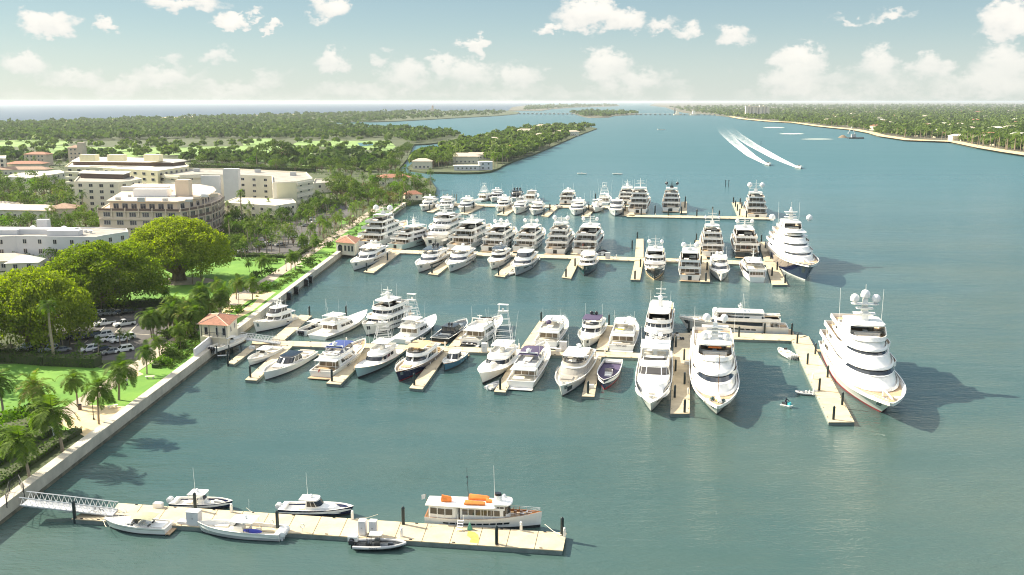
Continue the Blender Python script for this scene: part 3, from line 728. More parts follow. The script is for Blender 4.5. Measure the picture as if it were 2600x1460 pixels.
    def arch(s, x, z, hw, h, m='gel', lean=-.6, w=.7):
        mb = MB()
        for sg in (1, -1):
            mb.hexa([(x - w, hw * sg, z), (x + w, hw * sg, z), (x + w, (hw - .15) * sg, z), (x - w, (hw - .15) * sg, z)], [(x + lean - w * .5, hw * .82 * sg, z + h), (x + lean + w * .5, hw * .82 * sg, z + h), (x + lean + w * .5, (hw * .82 - .15) * sg, z + h), (x + lean - w * .5, (hw * .82 - .15) * sg, z + h)])
        mb.box(x + lean, 0, z + h - .02, w * 1.1, hw * 1.64, .18)
        s.part('radar_arch', mb, M[m])
    def whips(s, pts, r=.028, m='dome'):
        for (x, y, z, h) in pts: mb = MB(); mb.tube([(x, y, z), (x - h * .03, y * 1.02, z + h)], r, 4, r1=r * .6); s.part('antenna', mb, M[m])
    def outboards(s, n, z=.3, m='outboard', sp=.62, x=-.35, sc=1.0):
        for k in range(n):
            y = (k - (n - 1) / 2) * sp
            mb = MB()
            mb.loft([[(x + dx_ * sc, y + dy_ * sc, z + dz_ * sc) for dx_, dy_ in ((-.42, -.2), (.28, -.22), (.36, 0), (.28, .22), (-.42, .2), (-.5, 0))] for dz_ in (.45,)] +
                    [[(x + dx_ * sc, y + dy_ * sc, z + .95 * sc) for dx_, dy_ in ((-.45, -.22), (.3, -.24), (.38, 0), (.3, .24), (-.45, .22), (-.55, 0))],
                     [(x + dx_ * sc, y + dy_ * sc, z + 1.2 * sc) for dx_, dy_ in ((-.3, -.14), (.12, -.14), (.18, 0), (.12, .14), (-.3, .14), (-.36, 0))]])
            mb.box(x + .02, y, z - .5 * sc, .26 * sc, .14 * sc, 1.0 * sc)
            mb.box(x + .3 * sc, y, z + .1 * sc, .35 * sc, .3 * sc, .4 * sc)
            s.part('outboard_motor', mb, M[m])
    def tower(s, x, z, hw, h, m='alu', top=.45, tilt=-.3, rungs=4, hard=True, r=.05):
        mb = MB()
        b = [(x + 1.0, hw), (x - 1.1, hw), (x - 1.1, -hw), (x + 1.0, -hw)]
        t = [(x + tilt + .55, hw * top), (x + tilt - .55, hw * top), (x + tilt - .55, -hw * top), (x + tilt + .55, -hw * top)]
        for p, q in zip(b, t): mb.tube([(p[0], p[1], z), (q[0], q[1], z + h)], r, 5)
        for k in range(1, rungs + 1):
            f = k / (rungs + .3); pr = [(p[0] + (q[0] - p[0]) * f, p[1] + (q[1] - p[1]) * f, z + h * f) for p, q in zip(b, t)]
            for i in range(4): mb.tube([pr[i], pr[(i + 1) % 4]], r * .7, 4)
        for i in (0, 2):
            p, q = b[i], t[(i + 1) % 4]; mb.tube([(p[0], p[1], z), (q[0], q[1], z + h)], r * .6, 4)
        s.part('tuna_tower', mb, M[m])
        pl = MB(); pl.box(x + tilt, 0, z + h, 1.4, hw * top * 2.3, .08); pl.box(x + tilt + .3, 0, z + h + .08, .4, .6, .75, taper=.2); pl.box(x + tilt, 0, z + h + 1.75, 1.5, hw * top * 2.4, .07)
        for a in (-.6, .6):
            for c in (-1, 1): pl.tube([(x + tilt + a, c * hw * top, z + h), (x + tilt + a, c * hw * top, z + h + 1.75)], r * .7, 4)
        s.part('tower_platform', pl, M['gel'])
    def outriggers(s, x, z, hw, l, lean=.35, back=-.25, m='dome', r=.04):
        for sg in (1, -1):
            mb = MB(); mb.tube([(x, hw * sg, z), (x + back * l, (hw + lean * l) * sg, z + l)], r, 5, r1=r * .5)
            s.part('outrigger', mb, M[m])
    def bimini(s, x0, x1, z, hw, m='bluecanvas', zl=None):
        mb = MB(); n = 6
        rg = []
        for i in range(n + 1):
            f = i / n; zz = z + .22 * math.sin(f * math.pi)
            rg.append([(x0 + (x1 - x0) * f, hw, zz - .12), (x0 + (x1 - x0) * f, hw * .6, zz + .05), (x0 + (x1 - x0) * f, -hw * .6, zz + .05), (x0 + (x1 - x0) * f, -hw, zz - .12), (x0 + (x1 - x0) * f, -hw * .6, zz), (x0 + (x1 - x0) * f, hw * .6, zz)])
        mb.loft(rg); s.part('bimini_top', mb, M[m], smooth=True)
        if zl is not None:
            f = MB()
            for sg in (1, -1):
                for a in (x0, (x0 + x1) / 2, x1): f.tube([((x0 + x1) / 2, hw * sg, zl), (a, hw * sg, z - .1)], .025, 4)
            s.part('bimini_frame', f, M['steel'])
    def tender(s, x, y, z, l=3.6, m='rubber', rz=0, name='tender', inner='cushion'):
        w = l * .44; mb = MB()
        c, q = math.cos(rz), math.sin(rz)
        T_ = lambda a, b, h: (x + a * c - b * q, y + a * q + b * c, z + h)
        pts = [T_(-l / 2, w / 2, .3), T_(l * .15, w / 2, .3), T_(l * .38, w * .3, .36), T_(l / 2, 0, .42), T_(l * .38, -w * .3, .36), T_(l * .15, -w / 2, .3), T_(-l / 2, -w / 2, .3)]
        mb.tube(pts, l * .055 + .04, 7)
        ob = s.part(name, mb, M[m])
        mb = MB(); mb.add([T_(-l * .45, w * .45, .16), T_(l * .2, w * .42, .16), T_(l * .42, 0, .2), T_(l * .2, -w * .42, .16), T_(-l * .45, -w * .45, .16)], [(0, 1, 2, 3, 4)])
        for a in (-.2, .12): mb.add([T_(l * a - .2, w * .35, .42), T_(l * a + .2, w * .35, .42), T_(l * a + .2, -w * .35, .42), T_(l * a - .2, -w * .35, .42), T_(l * a - .2, w * .35, .1), T_(l * a + .2, w * .35, .1), T_(l * a + .2, -w * .35, .1), T_(l * a - .2, -w * .35, .1)], [(0, 1, 2, 3), (4, 5, 1, 0), (6, 7, 3, 2), (5, 6, 2, 1), (7, 4, 0, 3)])
        s.part('tender_seat', mb, M[inner], ob)
    def flag(s, x, y, z, m='redflag', h=1.2):
        mb = MB(); mb.tube([(x, y, z), (x - .2, y, z + h)], .025, 4); s.part('flagstaff', mb, M['varnish'])
        f = MB(); f.hexa([(x - .2, y, z + h), (x - .3, y + .1, z + h - .6), (x - .9, y + .25, z + h - .85), (x - .95, y + .2, z + h - .2)], [(x - .2, y + .02, z + h), (x - .3, y + .12, z + h - .6), (x - .9, y + .27, z + h - .85), (x - .95, y + .22, z + h - .2)]); s.part('flag', f, M[m])
    def fenders(s, ts, side=1, k=.35, m='gel'):
        for t in ts:
            p = s.hp(t, k); mb = MB(); mb.lathe(p.x, (p.y + .18) * side, [(p.z - .1, .03), (p.z, .14), (p.z + .55, .14), (p.z + .65, .03)], 7); s.part('fender', mb, M[m])
    def windlass(s):
        x = s.L * .9; z = s.dz(x); mb = MB(); mb.box(x, 0, z, .6, .35, .3, taper=.2); mb.cyl(x - .5, .3, z, z + .45, .12, .16, 8); mb.cyl(x - .5, -.3, z, z + .45, .12, .16, 8); mb.box(x - 1.3, 0, z, .7, .7, .12, taper=.1)
        s.part('windlass', mb, M['steel'])
    def text(s, body, x, y, z, size, rot, m='ink', name='lettering'):
        c = bpy.data.curves.new(name, 'FONT'); c.body = body; c.size = size; c.align_x = 'CENTER'; c.align_y = 'CENTER'; c.extrude = .012
        t = bpy.data.objects.new(name, c); COL.objects.link(t); bpy.context.view_layer.update()
        me = bpy.data.meshes.new_from_object(t.evaluated_get(bpy.context.evaluated_depsgraph_get())); bpy.data.objects.remove(t)
        me.materials.clear(); me.materials.append(M[m])
        o = bpy.data.objects.new(name, me); COL.objects.link(o); o.parent = s.e; o.location = (x, y, z); o.rotation_euler = rot; return o

# ------------------------------------------------------------------ boat kinds
def sportfish(name, label, px, hd, L, B, end='bow', hull='gel', tower=True, stripe=None, short=None, top='gel', cover=None, towerh=6.0, rigs=7.0, visor='glass', cockpit='cream', **k):
    b = Boat(name, 'sportfishing boat', label, px, hd, L, B, end, short=short)
    L, B = b.L, b.B
    b.setup(2.6 * B / 5.5, 1.15, rake=.07, wlk=.80, pd=2.4, pw=1.55, sheer=2.2, flare=1.7)
    b.hull(hull, 'bottom', stripe, bw=.06, deck='gel' if cockpit == 'cream' else 'nonskid', cap='gel' if k.get('cap') is None else k['cap'])
    # cockpit well at the stern
    mb = MB(); hw = B * .40; cl = L * .22
    mb.hexa([(.35, -hw * .92, .55), (cl, -hw, .55), (cl, hw, .55), (.35, hw * .92, .55)], [(.35, -hw * .92, b.fs + .05), (cl, -hw, b.fs + .05), (cl, hw, b.fs + .05), (.35, hw * .92, b.fs + .05)])
    mb.f = mb.f[:1] + mb.f[2:]; mb.m = mb.m[:1] + mb.m[2:]
    b.part('cockpit', mb, M['teak' if cockpit == 'teak' else 'cream'], smooth=False, recalc=False)
    mb = MB(); mb.box(cl * .55, 0, .6, .5, .6, .9, taper=.2); b.part('fighting_chair', mb, M['cushion'])
    z = b.dz(L * .4)
    hh = 2.0
    z1 = b.tier(z - .35, hh + .35, L * .24, L * .66, B * .40, L * .13, rf=L * .085, ra=.1, tum=.28, bands=[(.48, .86, 'F', 1 if visor == 'glass' else 3, .98), (.50, .84, 'S', 2, (.25, .98)), (.3, .85, 'A', 3, .9)], ao=L * .09, fo=.15, so=.1, glass=visor, bulge=.12)
    b.tier(b.dz(L * .60) - .1, .45, L * .50, L * .82, B * .30, L * .2, rf=L * .10, ra=.1, tum=.35, roof=False, name='foredeck_trunk')
    b.coaming(z1 - .06, .85, L * .20, L * .52, B * .34, L * .1, rf=.5, m=top)
    b.helm(L * .36, z1 + .02); b.seats([(L * .44, 0, z1, 1.0, B * .4, None)])
    if cover: b.bimini(L * .24, L * .42, z1 + 1.9, B * .3, cover, z1 + .8)
    zt = z1 + 2.05
    b.slab('hardtop', zt, L * .22, L * .44, B * .32, .1, r=.7, legs=2, zl=z1 + .7, lm='alu', lr=.045)
    # clear enclosure round the bridge
    if tower:
        b.tower(L * .33, zt + .1, B * .33, towerh, rungs=5)
        b.tower_legs = True
        for sg in (1, -1):
            for xx in (.25, .41): mb = MB(); mb.tube([(L * xx, B * .44 * sg, b.fs + .3 + (xx - .25) * 3), (L * .33 + (xx - .33) * L * .6, B * .30 * sg, zt + .1)], .045, 5); b.part('tower_leg', mb, M['alu'])
    b.outriggers(L * .40, z1 + .3, B * .42, rigs, .10, -.12)
    b.whips([(L * .3, B * .3, zt, 5.0), (L * .3, -B * .3, zt, 5.0)])
    b.domes([(L * .34, .5, zt + .15, .35)] if not tower else [(L * .31, 0, zt + .15, .35)])
    b.rail(.62, .97, .5, n=6) if k.get('rail') else None
    return b

def flyyacht(name, label, px, hd, L, B, end='bow', hull='gel', short=None, hard='slab', hardm='gel', raised=False, domes=2, domem='dome', panes=3, glass='glass', bot='bottom', wall='gel', teak=False, tend=False, bim=None, hullwin=True, stripe=None, seats=True, hc=1.0, arch=True, tall=0.0, cat='motor yacht', fbk=1.0, railing=True, sidepanes=3, sunpad='cushion', deckm='cream', mastm='gel', flyx=(.16, .60), whip=True, sl=0.14, cov=.92):
    """two-level motor yacht with a flybridge"""
    b = Boat(name, cat, label, px, hd, L, B, end, short=short)
    L, B = b.L, b.B
    b.setup((2.2 + .035 * L) * fbk, 1.35 + .018 * L, rake=.075, wlk=.84, pd=2.5, pw=1.65, flare=1.5, sheer=1.7)
    b.hull(hull, bot, stripe, bw=.45, deck='teak' if teak else deckm)
    b.platform(.82, 1.1 + L * .02, .4, 'teak' if teak else 'nonskid')
    if hullwin: b.hull_patch(.38, .62, .50, .72, 'glass', gaps=2)
    b.hull_patch(.30, .36, .5, .66, 'glass', name='porthole', n=2); b.hull_patch(.93, .965, .55, .85, 'steel', name='anchor_pocket', n=2)
    z0 = b.dz(L * .3)
    hA = 2.15 * hc
    x1 = L * (.76 if raised else .70)
    z1 = b.tier(z0, hA, L * .17, x1, B * .41, L * .17, rf=L * sl, ra=.15, tum=.22, wall=wall, bulge=.10, glass=glass,
                bands=[(.52, .90, 'F', panes, cov), (.42, .88, 'S', sidepanes, (.12, .98)), (.12, .86, 'A', 3, .9)], ao=L * .10, fo=.25, so=.22, th=.16)
    # aft deck posts, cockpit seat
    for sg in (1, -1): mb = MB(); mb.tube([(L * .09, B * .38 * sg, b.fs - .2), (L * .09, B * .38 * sg, z1 - .12)], .07, 6); b.part('roof_post', mb, M[wall])
    if seats: b.seats([(L * .035, 0, b.dz(0), .8, B * .6, 'a')], sunpad)
    # foredeck trunk + sunpad
    b.tier(b.dz(L * .66) - .05, .42, L * .58, L * .86, B * .27, L * .14, rf=.6, ra=.1, tum=.2, roof=False, name='foredeck_trunk', wall=wall)
    mb = MB(); mb.box(L * .745, 0, b.dz(L * .745) + .25, L * .08, B * .34, .22, taper=.06); b.part('sunpad', mb, M[sunpad])
    b.windlass()
    # flybridge
    fx0, fx1 = L * flyx[0], L * flyx[1]
    b.coaming(z1 - .05, .80, fx0, fx1, B * .37, L * .14, rf=.45, m=wall, floor='teak' if teak else 'cream')
    b.screen(z1 + .74, .38, fx1 - .45, B * .34, L * .13, .3)
    b.helm(fx1 - L * .10, z1)
    b.seats([(fx0 + L * .06, B * .18, z1, L * .09, B * .22, None), (fx0 + L * .20, -B * .2, z1, L * .10, B * .2, None), (fx1 - L * .16, B * .1, z1, .8, B * .4, 'a')], sunpad)
    zt = z1 + 2.0
    hx0, hx1 = fx0 + (fx1 - fx0) * .25, fx1 - L * .06
    if hard == 'slab':
        b.slab('hardtop', zt, hx0, hx1, B * .36, .16, r=B * .25, m=hardm, legs=2, zl=z1 + .6, lm=wall, lr=.09)
        zz = zt + .2
    elif hard == 'encl':
        zz = b.tier(z1 + .75, 1.3, hx0, hx1 + .2, B * .35, L * .12, rf=L * .05, ra=.1, tum=.15, wall=wall, bands=[(.1, .9, 'F', panes, 1.0), (.1, .9, 'S', 2, (.05, .98)), (.1, .9, 'A', 2, .9)], glass=glass, ao=.7, fo=.3, roofm=hardm, name='pilothouse')
        b.mast(hx0 + (hx1 - hx0) * .45, zz, 1.5 + tall, .4, mastm)
    elif hard == 'bim':
        b.bimini(hx0, hx1, zt, B * .34, bim or 'bluecanvas', z1 + .7); zz = zt + .1
    else: zz = z1 + .8
    ax = fx0 + (fx1 - fx0) * .35
    if arch and hard not in ('encl',):
        b.arch(ax, z1 + .5, B * .37, 1.75 if hard != 'slab' else 1.5, wall, -.5, .5)
        if hard != 'slab': zz = z1 + 2.35
    dr = .30 + .008 * L
    sp = B * .2
    b.domes([(ax - .5, (i - (domes - 1) / 2) * sp, zz, dr) for i in range(domes)], domem)
    b.mast(ax - .2, zz, 1.1 + tall, .22, mastm, bars=1, spread=1.3)
    if whip: b.whips([(ax, B * .34, z1 + 1.2, 4.5), (ax, -B * .34, z1 + 1.2, 4.5)])
    if tend: b.tender(fx0 + L * .04, 0, z1 + .75, min(4.2, B * .7), rz=R(80))
    if railing: b.rail(.5, .98, .65, n=8)
    return b

def deckyacht(name, label, px, hd, L, B, end='bow', levels=3, hull='gel', bot='bottom', short=None, domes=2, domem='dome', mastm='gel', masth=4.0, glass='glass', panes=1, sidepanes=4, teak=True, wall='gel', stripe=None, ao=.095, hh=2.3, tend=False, cat='motor yacht', flag=None, fbk=1.0, front=(.74, .66, .56, .46), wk=(.44, .40, .35, .29), bandt=(.50, .88), clutter=0, sidecut=True, dr=None, slope=1.0, jet=False):
    """large yacht with several full decks, open aft decks under overhangs, mast with domes"""
    b = Boat(name, cat, label, px, hd, L, B, end, short=short)
    L, B = b.L, b.B
    b.setup((3.4 + .035 * L) * fbk, 2.0 + .012 * L, rake=.085, wlk=.84, pd=2.7, pw=1.75, flare=1.5, sheer=1.6)
    b.hull(hull, bot, stripe, bw=.7, deck='teak' if teak else 'cream')
    b.platform(.85, 1.8, .5, 'teak' if teak else 'nonskid')
    b.hull_patch(.30, .62, .46, .62, 'glass', gaps=5, n=2); b.hull_patch(.93, .968, .5, .8, 'charcoal', name='anchor_pocket', n=2)
    # transom: door and steps
    mb = MB(); mb.box(-.03, 0, .55, .06, B * .16, b.fs * .62); b.part('transom_door', mb, M['glass'])
    z = b.dz(L * .3); zr = z
    aft = .16
    for k in range(levels):
        top = k == levels - 1
        x0 = L * (aft + .055 * k); x1 = L * front[k]; hw = B * wk[k]
        h = hh if not top else hh * .92
        b.tier(z, h, x0, x1, hw, L * .10, rf=L * .045 * slope, ra=.2, tum=.18, wall=wall, glass=glass, bulge=.08, name='deckhouse',
               bands=[(bandt[0], bandt[1], 'F', panes if panes > 1 else 1, 1.0), (.40 if k else .36, .86, 'S', sidepanes, (.16, .98)), (.16, .84, 'A', 4, .9)],
               ao=L * ao, fo=.6, so=.35 if k else .5, th=.22, roofname='deck_overhang')
        for sg in (1, -1):
            for xx in (x0 - L * ao + .5, x0 - .9): mb = MB(); mb.tube([(xx, hw * .92 * sg, z - .1), (xx, hw * .92 * sg, z + h)], .09, 6); b.part('deck_post', mb, M[wall])
        b.seats([(x0 - L * ao * .55, 0, z + (.0 if k == 0 else .1), 1.3, hw * 1.0, 'a')])
        z = z + h + .22
        # bulwark round the deck above
        nx = L * (front[k] - .045 * slope) + .5
        b.coaming(z - .02, .72, x0 + .2 - L * ao + .1, nx, hw - .18 + (.3 if k else .45), L * .11, rf=.25, t=.14, m=wall, floor='teak' if teak else 'cream', name='bulwark')
        zr = z
    # top deck: hardtop, seats, mast
    x0 = L * (aft + .055 * (levels - 1)); x1 = L * front[levels - 1]; hw = B * wk[levels - 1]
    b.seats([(x0 + L * .02, hw * .4, zr, L * .06, hw * .5, None), (x0 + L * .13, -hw * .3, zr, L * .05, hw * .7, 'f'), (x1 - L * .1, 0, zr, 1.0, hw, 'f')])
    b.helm(x1 - L * .06, zr)
    hx0, hx1 = x0 + L * .06, x1 - L * .08
    b.slab('hardtop', zr + 2.1, hx0, hx1, hw * .86, .2, r=hw * .7, m=wall, legs=2, zl=zr + .5, lm=wall, lr=.14)
    zt = zr + 2.3
    mx = (hx0 + hx1) / 2
    b.mast(mx, zt, masth, .55, mastm, bars=2, spread=B * .42)
    dr = dr or (.55 + .006 * L)
    if domes:
        b.domes([(mx - .3, (i - (domes - 1) / 2) * B * (.56 / max(1, domes - 1)) if domes > 1 else 0, zt + (masth * .42 if domes == 2 else masth * .3) + (.5 if domes == 3 and i == 1 else 0), dr) for i in range(domes)], domem)
        mb = MB(); mb.box(mx - .3, 0, zt + masth * .28, .5, B * .60, .18); mb.box(mx - .3, 0, zt, .7, B * .2, masth * .3, taper=.2); b.part('dome_platform', mb, M[mastm])
    b.whips([(mx - 1, hw * .8, zr + 1, 6), (mx - 1, -hw * .8, zr + 1, 6)], .035)
    b.windlass()
    mb = MB(); mb.box(L * .84, 0, b.dz(L * .84), 1.6, B * .3, .5, taper=.05); mb.box(L * .80, 0, b.dz(L * .8), .5, B * .36, .85); b.part('bow_seat', mb, M['cushion'])
    if tend: b.tender(x0 - L * .02, 0, zr + .1, min(5.5, B * .62), rz=R(85))
    if clutter:
        rr = random.Random(int(L * 100 + px[0]))
        for k in range(clutter): b.seats([(x0 - L * .06 + rr.uniform(0, L * .1), rr.uniform(-hw * .7, hw * .7), zr - hh * rr.choice((0, 1)) - (0.2 if True else 0), rr.uniform(.5, 1.4), rr.uniform(.5, 1.4), None)], rr.choice(('cushion', 'gel', 'charcoal', 'tan')), 'deck_chair')
    if flag: b.flag(-.3, 0, b.fs + .3, flag, 2.0)
    b.rail(.72, .985, .5, n=6)
    return b

def express(name, label, px, hd, L, B, end='bow', hull='gel', short=None, roofm='black', glass='glass', deckm='nonskid', cat='day cruiser', stripe=None, open_aft=True, bot='bottom', wall='gel', pad='cushion', fbk=1.0, roofd=0):
    b = Boat(name, cat, label, px, hd, L, B, end, short=short)
    L, B = b.L, b.B
    b.setup((1.55 + .028 * L) * fbk, 1.15 + .012 * L, rake=.03, wlk=.86, pd=2.6, pw=1.8, flare=1.2, sheer=1.5)
    b.hull(hull, bot, stripe, bw=.35, deck=deckm)
    b.platform(.8, 1.4, .35, 'teak')
    z = b.dz(L * .5)
    b.tier(z - .05, .55, L * .30, L * .80, B * .34, L * .16, rf=L * .08, ra=.1, tum=.2, roof=False, wall=wall, name='coachroof')
    zt = b.tier(z + .45, 1.35, L * .33, L * .62, B * .35, L * .09, rf=L * .07, ra=.3, tum=.22, wall=wall, glass=glass, bands=[(.06, .92, 'F', 2, 1.0), (.06, .9, 'S', 2, (.03, .99)), (.05, .9, 'A', 3, .9)], ao=L * .05, fo=.15, so=.05, th=.12, roofm=roofm)
    if roofd: b.domes([(L * .4, (i - .5) * .9, zt, .38) for i in range(2)], 'darkdome')
    mb = MB(); mb.box(L * .70, 0, z + .45, L * .10, B * .42, .16, taper=.06); b.part('sunpad', mb, M[pad])
    b.seats([(L * .20, 0, b.dz(L * .2), L * .09, B * .5, None), (L * .05, 0, b.dz(0), L * .06, B * .66, 'a'), (L * .12, B * .28, b.dz(0), L * .08, .6, None)], pad)
    b.rail(.55, .98, .4, n=6, r=.022)
    return b

def console(name, label, px, hd, L, B, end='bow', hull='gel', short=None, top='gel', n=3, eng='outboard', z=0.0, inner='cream', cab=False, cat='center console boat', pad='cushion', ttop=True, group='boats moored in the marina', bot='bottom', cover=None):
    b = Boat(name, cat, label, px, hd, L, B, end, short=short, z=z, group=group)
    L, B = b.L, b.B
    b.setup(1.45 * L / 11, 1.0 * L / 11, rake=.06, wlk=.82, pd=2.6, pw=1.7, flare=1.5, sheer=1.8, draft=.55)
    b.hull(hull, bot, None, bw=.55 * L / 11, deck=inner, cap='gel')
    b.outboards(n, .25, eng, sp=min(.68, B * .72 / n), sc=1.05)
    d = b.dz(L * .4)
    if cab:
        zt = b.tier(d, .9, L * .42, L * .86, B * .34, L * .16, rf=L * .10, ra=.1, tum=.25, roof=False, name='cuddy')
        zt = b.tier(d + .2, 1.9, L * .36, L * .62, B * .34, L * .06, rf=L * .09, ra=.2, tum=.22, bands=[(.5, .92, 'F', 1, 1.0), (.45, .9, 'S', 2, (.1, .95))], ao=L * .1, fo=.1, so=.08, th=.12, roofm=top)
    else:
        mb = MB(); mb.box(L * .50, 0, d, L * .12, B * .34, 1.05, taper=.12); mb.box(L * .59, 0, d, L * .06, B * .3, .5, taper=.1); b.part('console', mb, M['gel'])
        g = MB(); g.hexa([(L * .555, -B * .16, d + 1.05), (L * .555, B * .16, d + 1.05), (L * .55, B * .16, d + 1.05), (L * .55, -B * .16, d + 1.05)], [(L * .515, -B * .14, d + 1.65), (L * .515, B * .14, d + 1.65), (L * .51, B * .14, d + 1.65), (L * .51, -B * .14, d + 1.65)]); b.part('windscreen', g, M['glassb'])
        if ttop: b.slab('t_top', d + 2.05, L * .30, L * .58, B * .36, .09, r=.5, m=top, legs=2, zl=d, lm='alu', lr=.04); zt = d + 2.2
        else: zt = d + 1.2
    b.seats([(L * .40, 0, d, .8, B * .36, 'a'), (L * .29, 0, d, .9, B * .34, None)], pad)
    s_ = MB()
    for sg in (1, -1): s_.hexa([(L * .66, B * .36 * sg, d), (L * .84, B * .16 * sg, d), (L * .80, B * .06 * sg, d), (L * .66, B * .14 * sg, d)], [(L * .66, B * .36 * sg, d + .42), (L * .84, B * .16 * sg, d + .42), (L * .80, B * .06 * sg, d + .42), (L * .66, B * .14 * sg, d + .42)])
    if not cab: b.part('bow_seat', s_, M[pad])
    mb = MB(); mb.box(.55, 0, d, .6, B * .7, .55); b.part('transom_box', mb, M['gel'])
    if ttop or cab: b.domes([(L * .42, 0, zt - .02, .3)]); b.whips([(L * .34, B * .3, zt - .1, 4)] if ttop else [])
    return b
# ------------------------------------------------------------------ big custom yachts
def superyacht(name, label, px, hd, L, B, hull='gel', nowin=(), bot='bottom', short=None, fb=5.0, fs=3.4, levels=(), x0=.12, ao=.07, masth=6.0, domes=3, stripe=None, mastx=.40, arch=True, dr=1.1, rake=.14, deck='teak', cat='superyacht', toph=2.6, domew=.46):
    b = Boat(name, cat, label, px, hd, L, B, 'bow', short=short); L, B = b.L, b.B
    b.setup(fb, fs, rake=rake, wlk=.84, sw=.90, pd=3.0, pw=1.9, flare=1.6, sheer=1.5, maxat=.45)
    b.hull(hull, bot, stripe, bw=.85, deck=deck, boot=.35)
    b.platform(.9, 2.4, .6)
    b.hull_patch(.945, .972, .45, .85, 'charcoal', name='anchor_pocket', n=2)
    z = b.dz(L * .35)
    n = len(levels)
    for k, (x1, rf, h, wk, r) in enumerate(levels):
        xa = L * (x0 + .05 * k); hw = B * wk
        b.tier(z, h, xa, L * x1, hw, L * r, rf=L * rf, ra=.3, tum=.35 + .12 * h * .3, bulge=.16, roof=False, glass='glass',
               bands=([] if k in nowin else [(.04, .27, 'F', 1, 1.0), (.06, .27, 'S', 1, (.66, 1.0))]) + [(.34, .74, 'S', 4 if k < n - 1 else 2, (.12, .36)), (.05, .82, 'A', 4, .9)], ex=2.15, name='deckhouse')
        # brow above the glass
        q = .28 + .16 * math.sin(.28 * math.pi); lo = b.plan(xa, L * x1, hw, L * r, ex=2.15); up = b.plan(xa + .3, L * (x1 - rf), hw - .35 - .036 * h, L * r * .9, ex=2.15)
        rg = [(a[0] + (c[0] - a[0]) * q, a[1] + (c[1] - a[1]) * q) for a, c in zip(lo, up)]
        def off(rg, d, fx): return [(p[0] + (fx if i not in (0, len(rg) - 1) else 0) * (i / 6 if i < 6 else ((len(rg) - 1 - i) / 6 if i > len(rg) - 7 else 1)), p[1] * (1 + d / hw)) for i, p in enumerate(rg)]
        o0, o1, o2 = off(rg, .02, .0), off(rg, .42, .5), off(rg, .02, .05)
        mb = MB(); mb.loft([[(x, y, z + h * .275) for x, y in o0], [(x, y, z + h * .28) for x, y in o1], [(x, y, z + h * .28 + .22) for x, y in o1], [(x, y, z + h * .28 + .62) for x, y in o2]], cap0=False, cap1=False)
        b.part('brow', mb, M['gel'], ang=60)
        z += h
        # aft deck: overhang, bulwark, posts, seats
        b.slab('deck_overhang', z - .12, xa - L * ao, xa + L * .25, hw + .25, .16, r=hw * .5, crown=.0)
        b.coaming(z + .02, .95, xa - L * ao + .1, L * (x1 - rf - .10), hw + .2, L * .12, rf=.3, t=.16, floor=deck, name='bulwark')
        for sg in (1, -1): mb = MB(); mb.tube([(xa - L * ao + .8, hw * .9 * sg, z - h), (xa - L * ao + .8, hw * .9 * sg, z - .1)], .12, 6); b.part('deck_post', mb, M['gel'])
        b.seats([(xa - L * ao * .4, 0, z + .08, 1.6, hw * .9, 'a')])
    x1, rf, h, wk, r = levels[-1]; hw = B * wk; fx = L * (x1 - rf)
    # open sun deck behind the top lip, hard top on wide arch legs
    b.coaming(z, .9, L * (x0 + .05 * n), fx + .3, hw - .4, L * .12, rf=.5, t=.2, floor=deck, name='sun_deck')
    b.seats([(fx - L * .05, 0, z + .1, 1.3, hw * 1.0, None), (fx - L * .085, 0, z + .1, .8, hw * 1.2, 'a'), (fx - L * .20, hw * .4, z + .1, 2.2, 1.2, None)])
    b.helm(fx - L * .13, z + .1)
    hx1 = fx - L * .07; hx0 = hx1 - L * .17
    b.slab('hardtop', z + toph, hx0, hx1, hw * .86, .35, r=hw * .6, legs=0, crown=.25)
    mb = MB()
    for sg in (1, -1):
        mb.hexa([(hx0 - .6, hw * .86 * sg, z + .8), (hx1 + .2, hw * .86 * sg, z + .8), (hx1 + .2, (hw * .86 - .25) * sg, z + .8), (hx0 - .6, (hw * .86 - .25) * sg, z + .8)], [(hx0 + .3, hw * .82 * sg, z + toph), (hx1 - .8, hw * .82 * sg, z + toph), (hx1 - .8, (hw * .82 - .25) * sg, z + toph), (hx0 + .3, (hw * .82 - .25) * sg, z + toph)])
    mb.box(hx0 + .6, 0, z + .1, .6, hw * 1.3, toph)
    b.part('radar_arch', mb, M['gel'])
    zt = z + toph + .5; mx = (hx0 + hx1) / 2 - .4
    mb = MB(); mb.loft([[(mx + a * 1.0, c * .9, zt) for a, c in ((-1, -1), (1, -1), (1, 1), (-1, 1))], [(mx - .5 + a * .5, c * .5, zt + masth * .75) for a, c in ((-1, -1), (1, -1), (1, 1), (-1, 1))]])
    for f, w, l in ((.22, 2.6, 1.5), (.40, 2.0, 1.2), (.56, 2.6 if domes < 3 else 3.2, 1.3)):
        o = b.plan(mx - l, mx + l * .8, w, .8, nS=2, nF=4); mb.prism(o, zt + masth * f, zt + masth * f + .18)
    mb.tube([(mx - .5, 0, zt + masth * .75), (mx - .5, 0, zt + masth * 1.25)], .08, 5)
    mb.box(mx + .9, 0, zt + masth * .42, .25, 3.2, .2); mb.box(mx + .9, 0, zt + masth * .25, .25, 2.6, .2)
    b.part('mast', mb, M['gel'])
    dz_ = zt + masth * .60
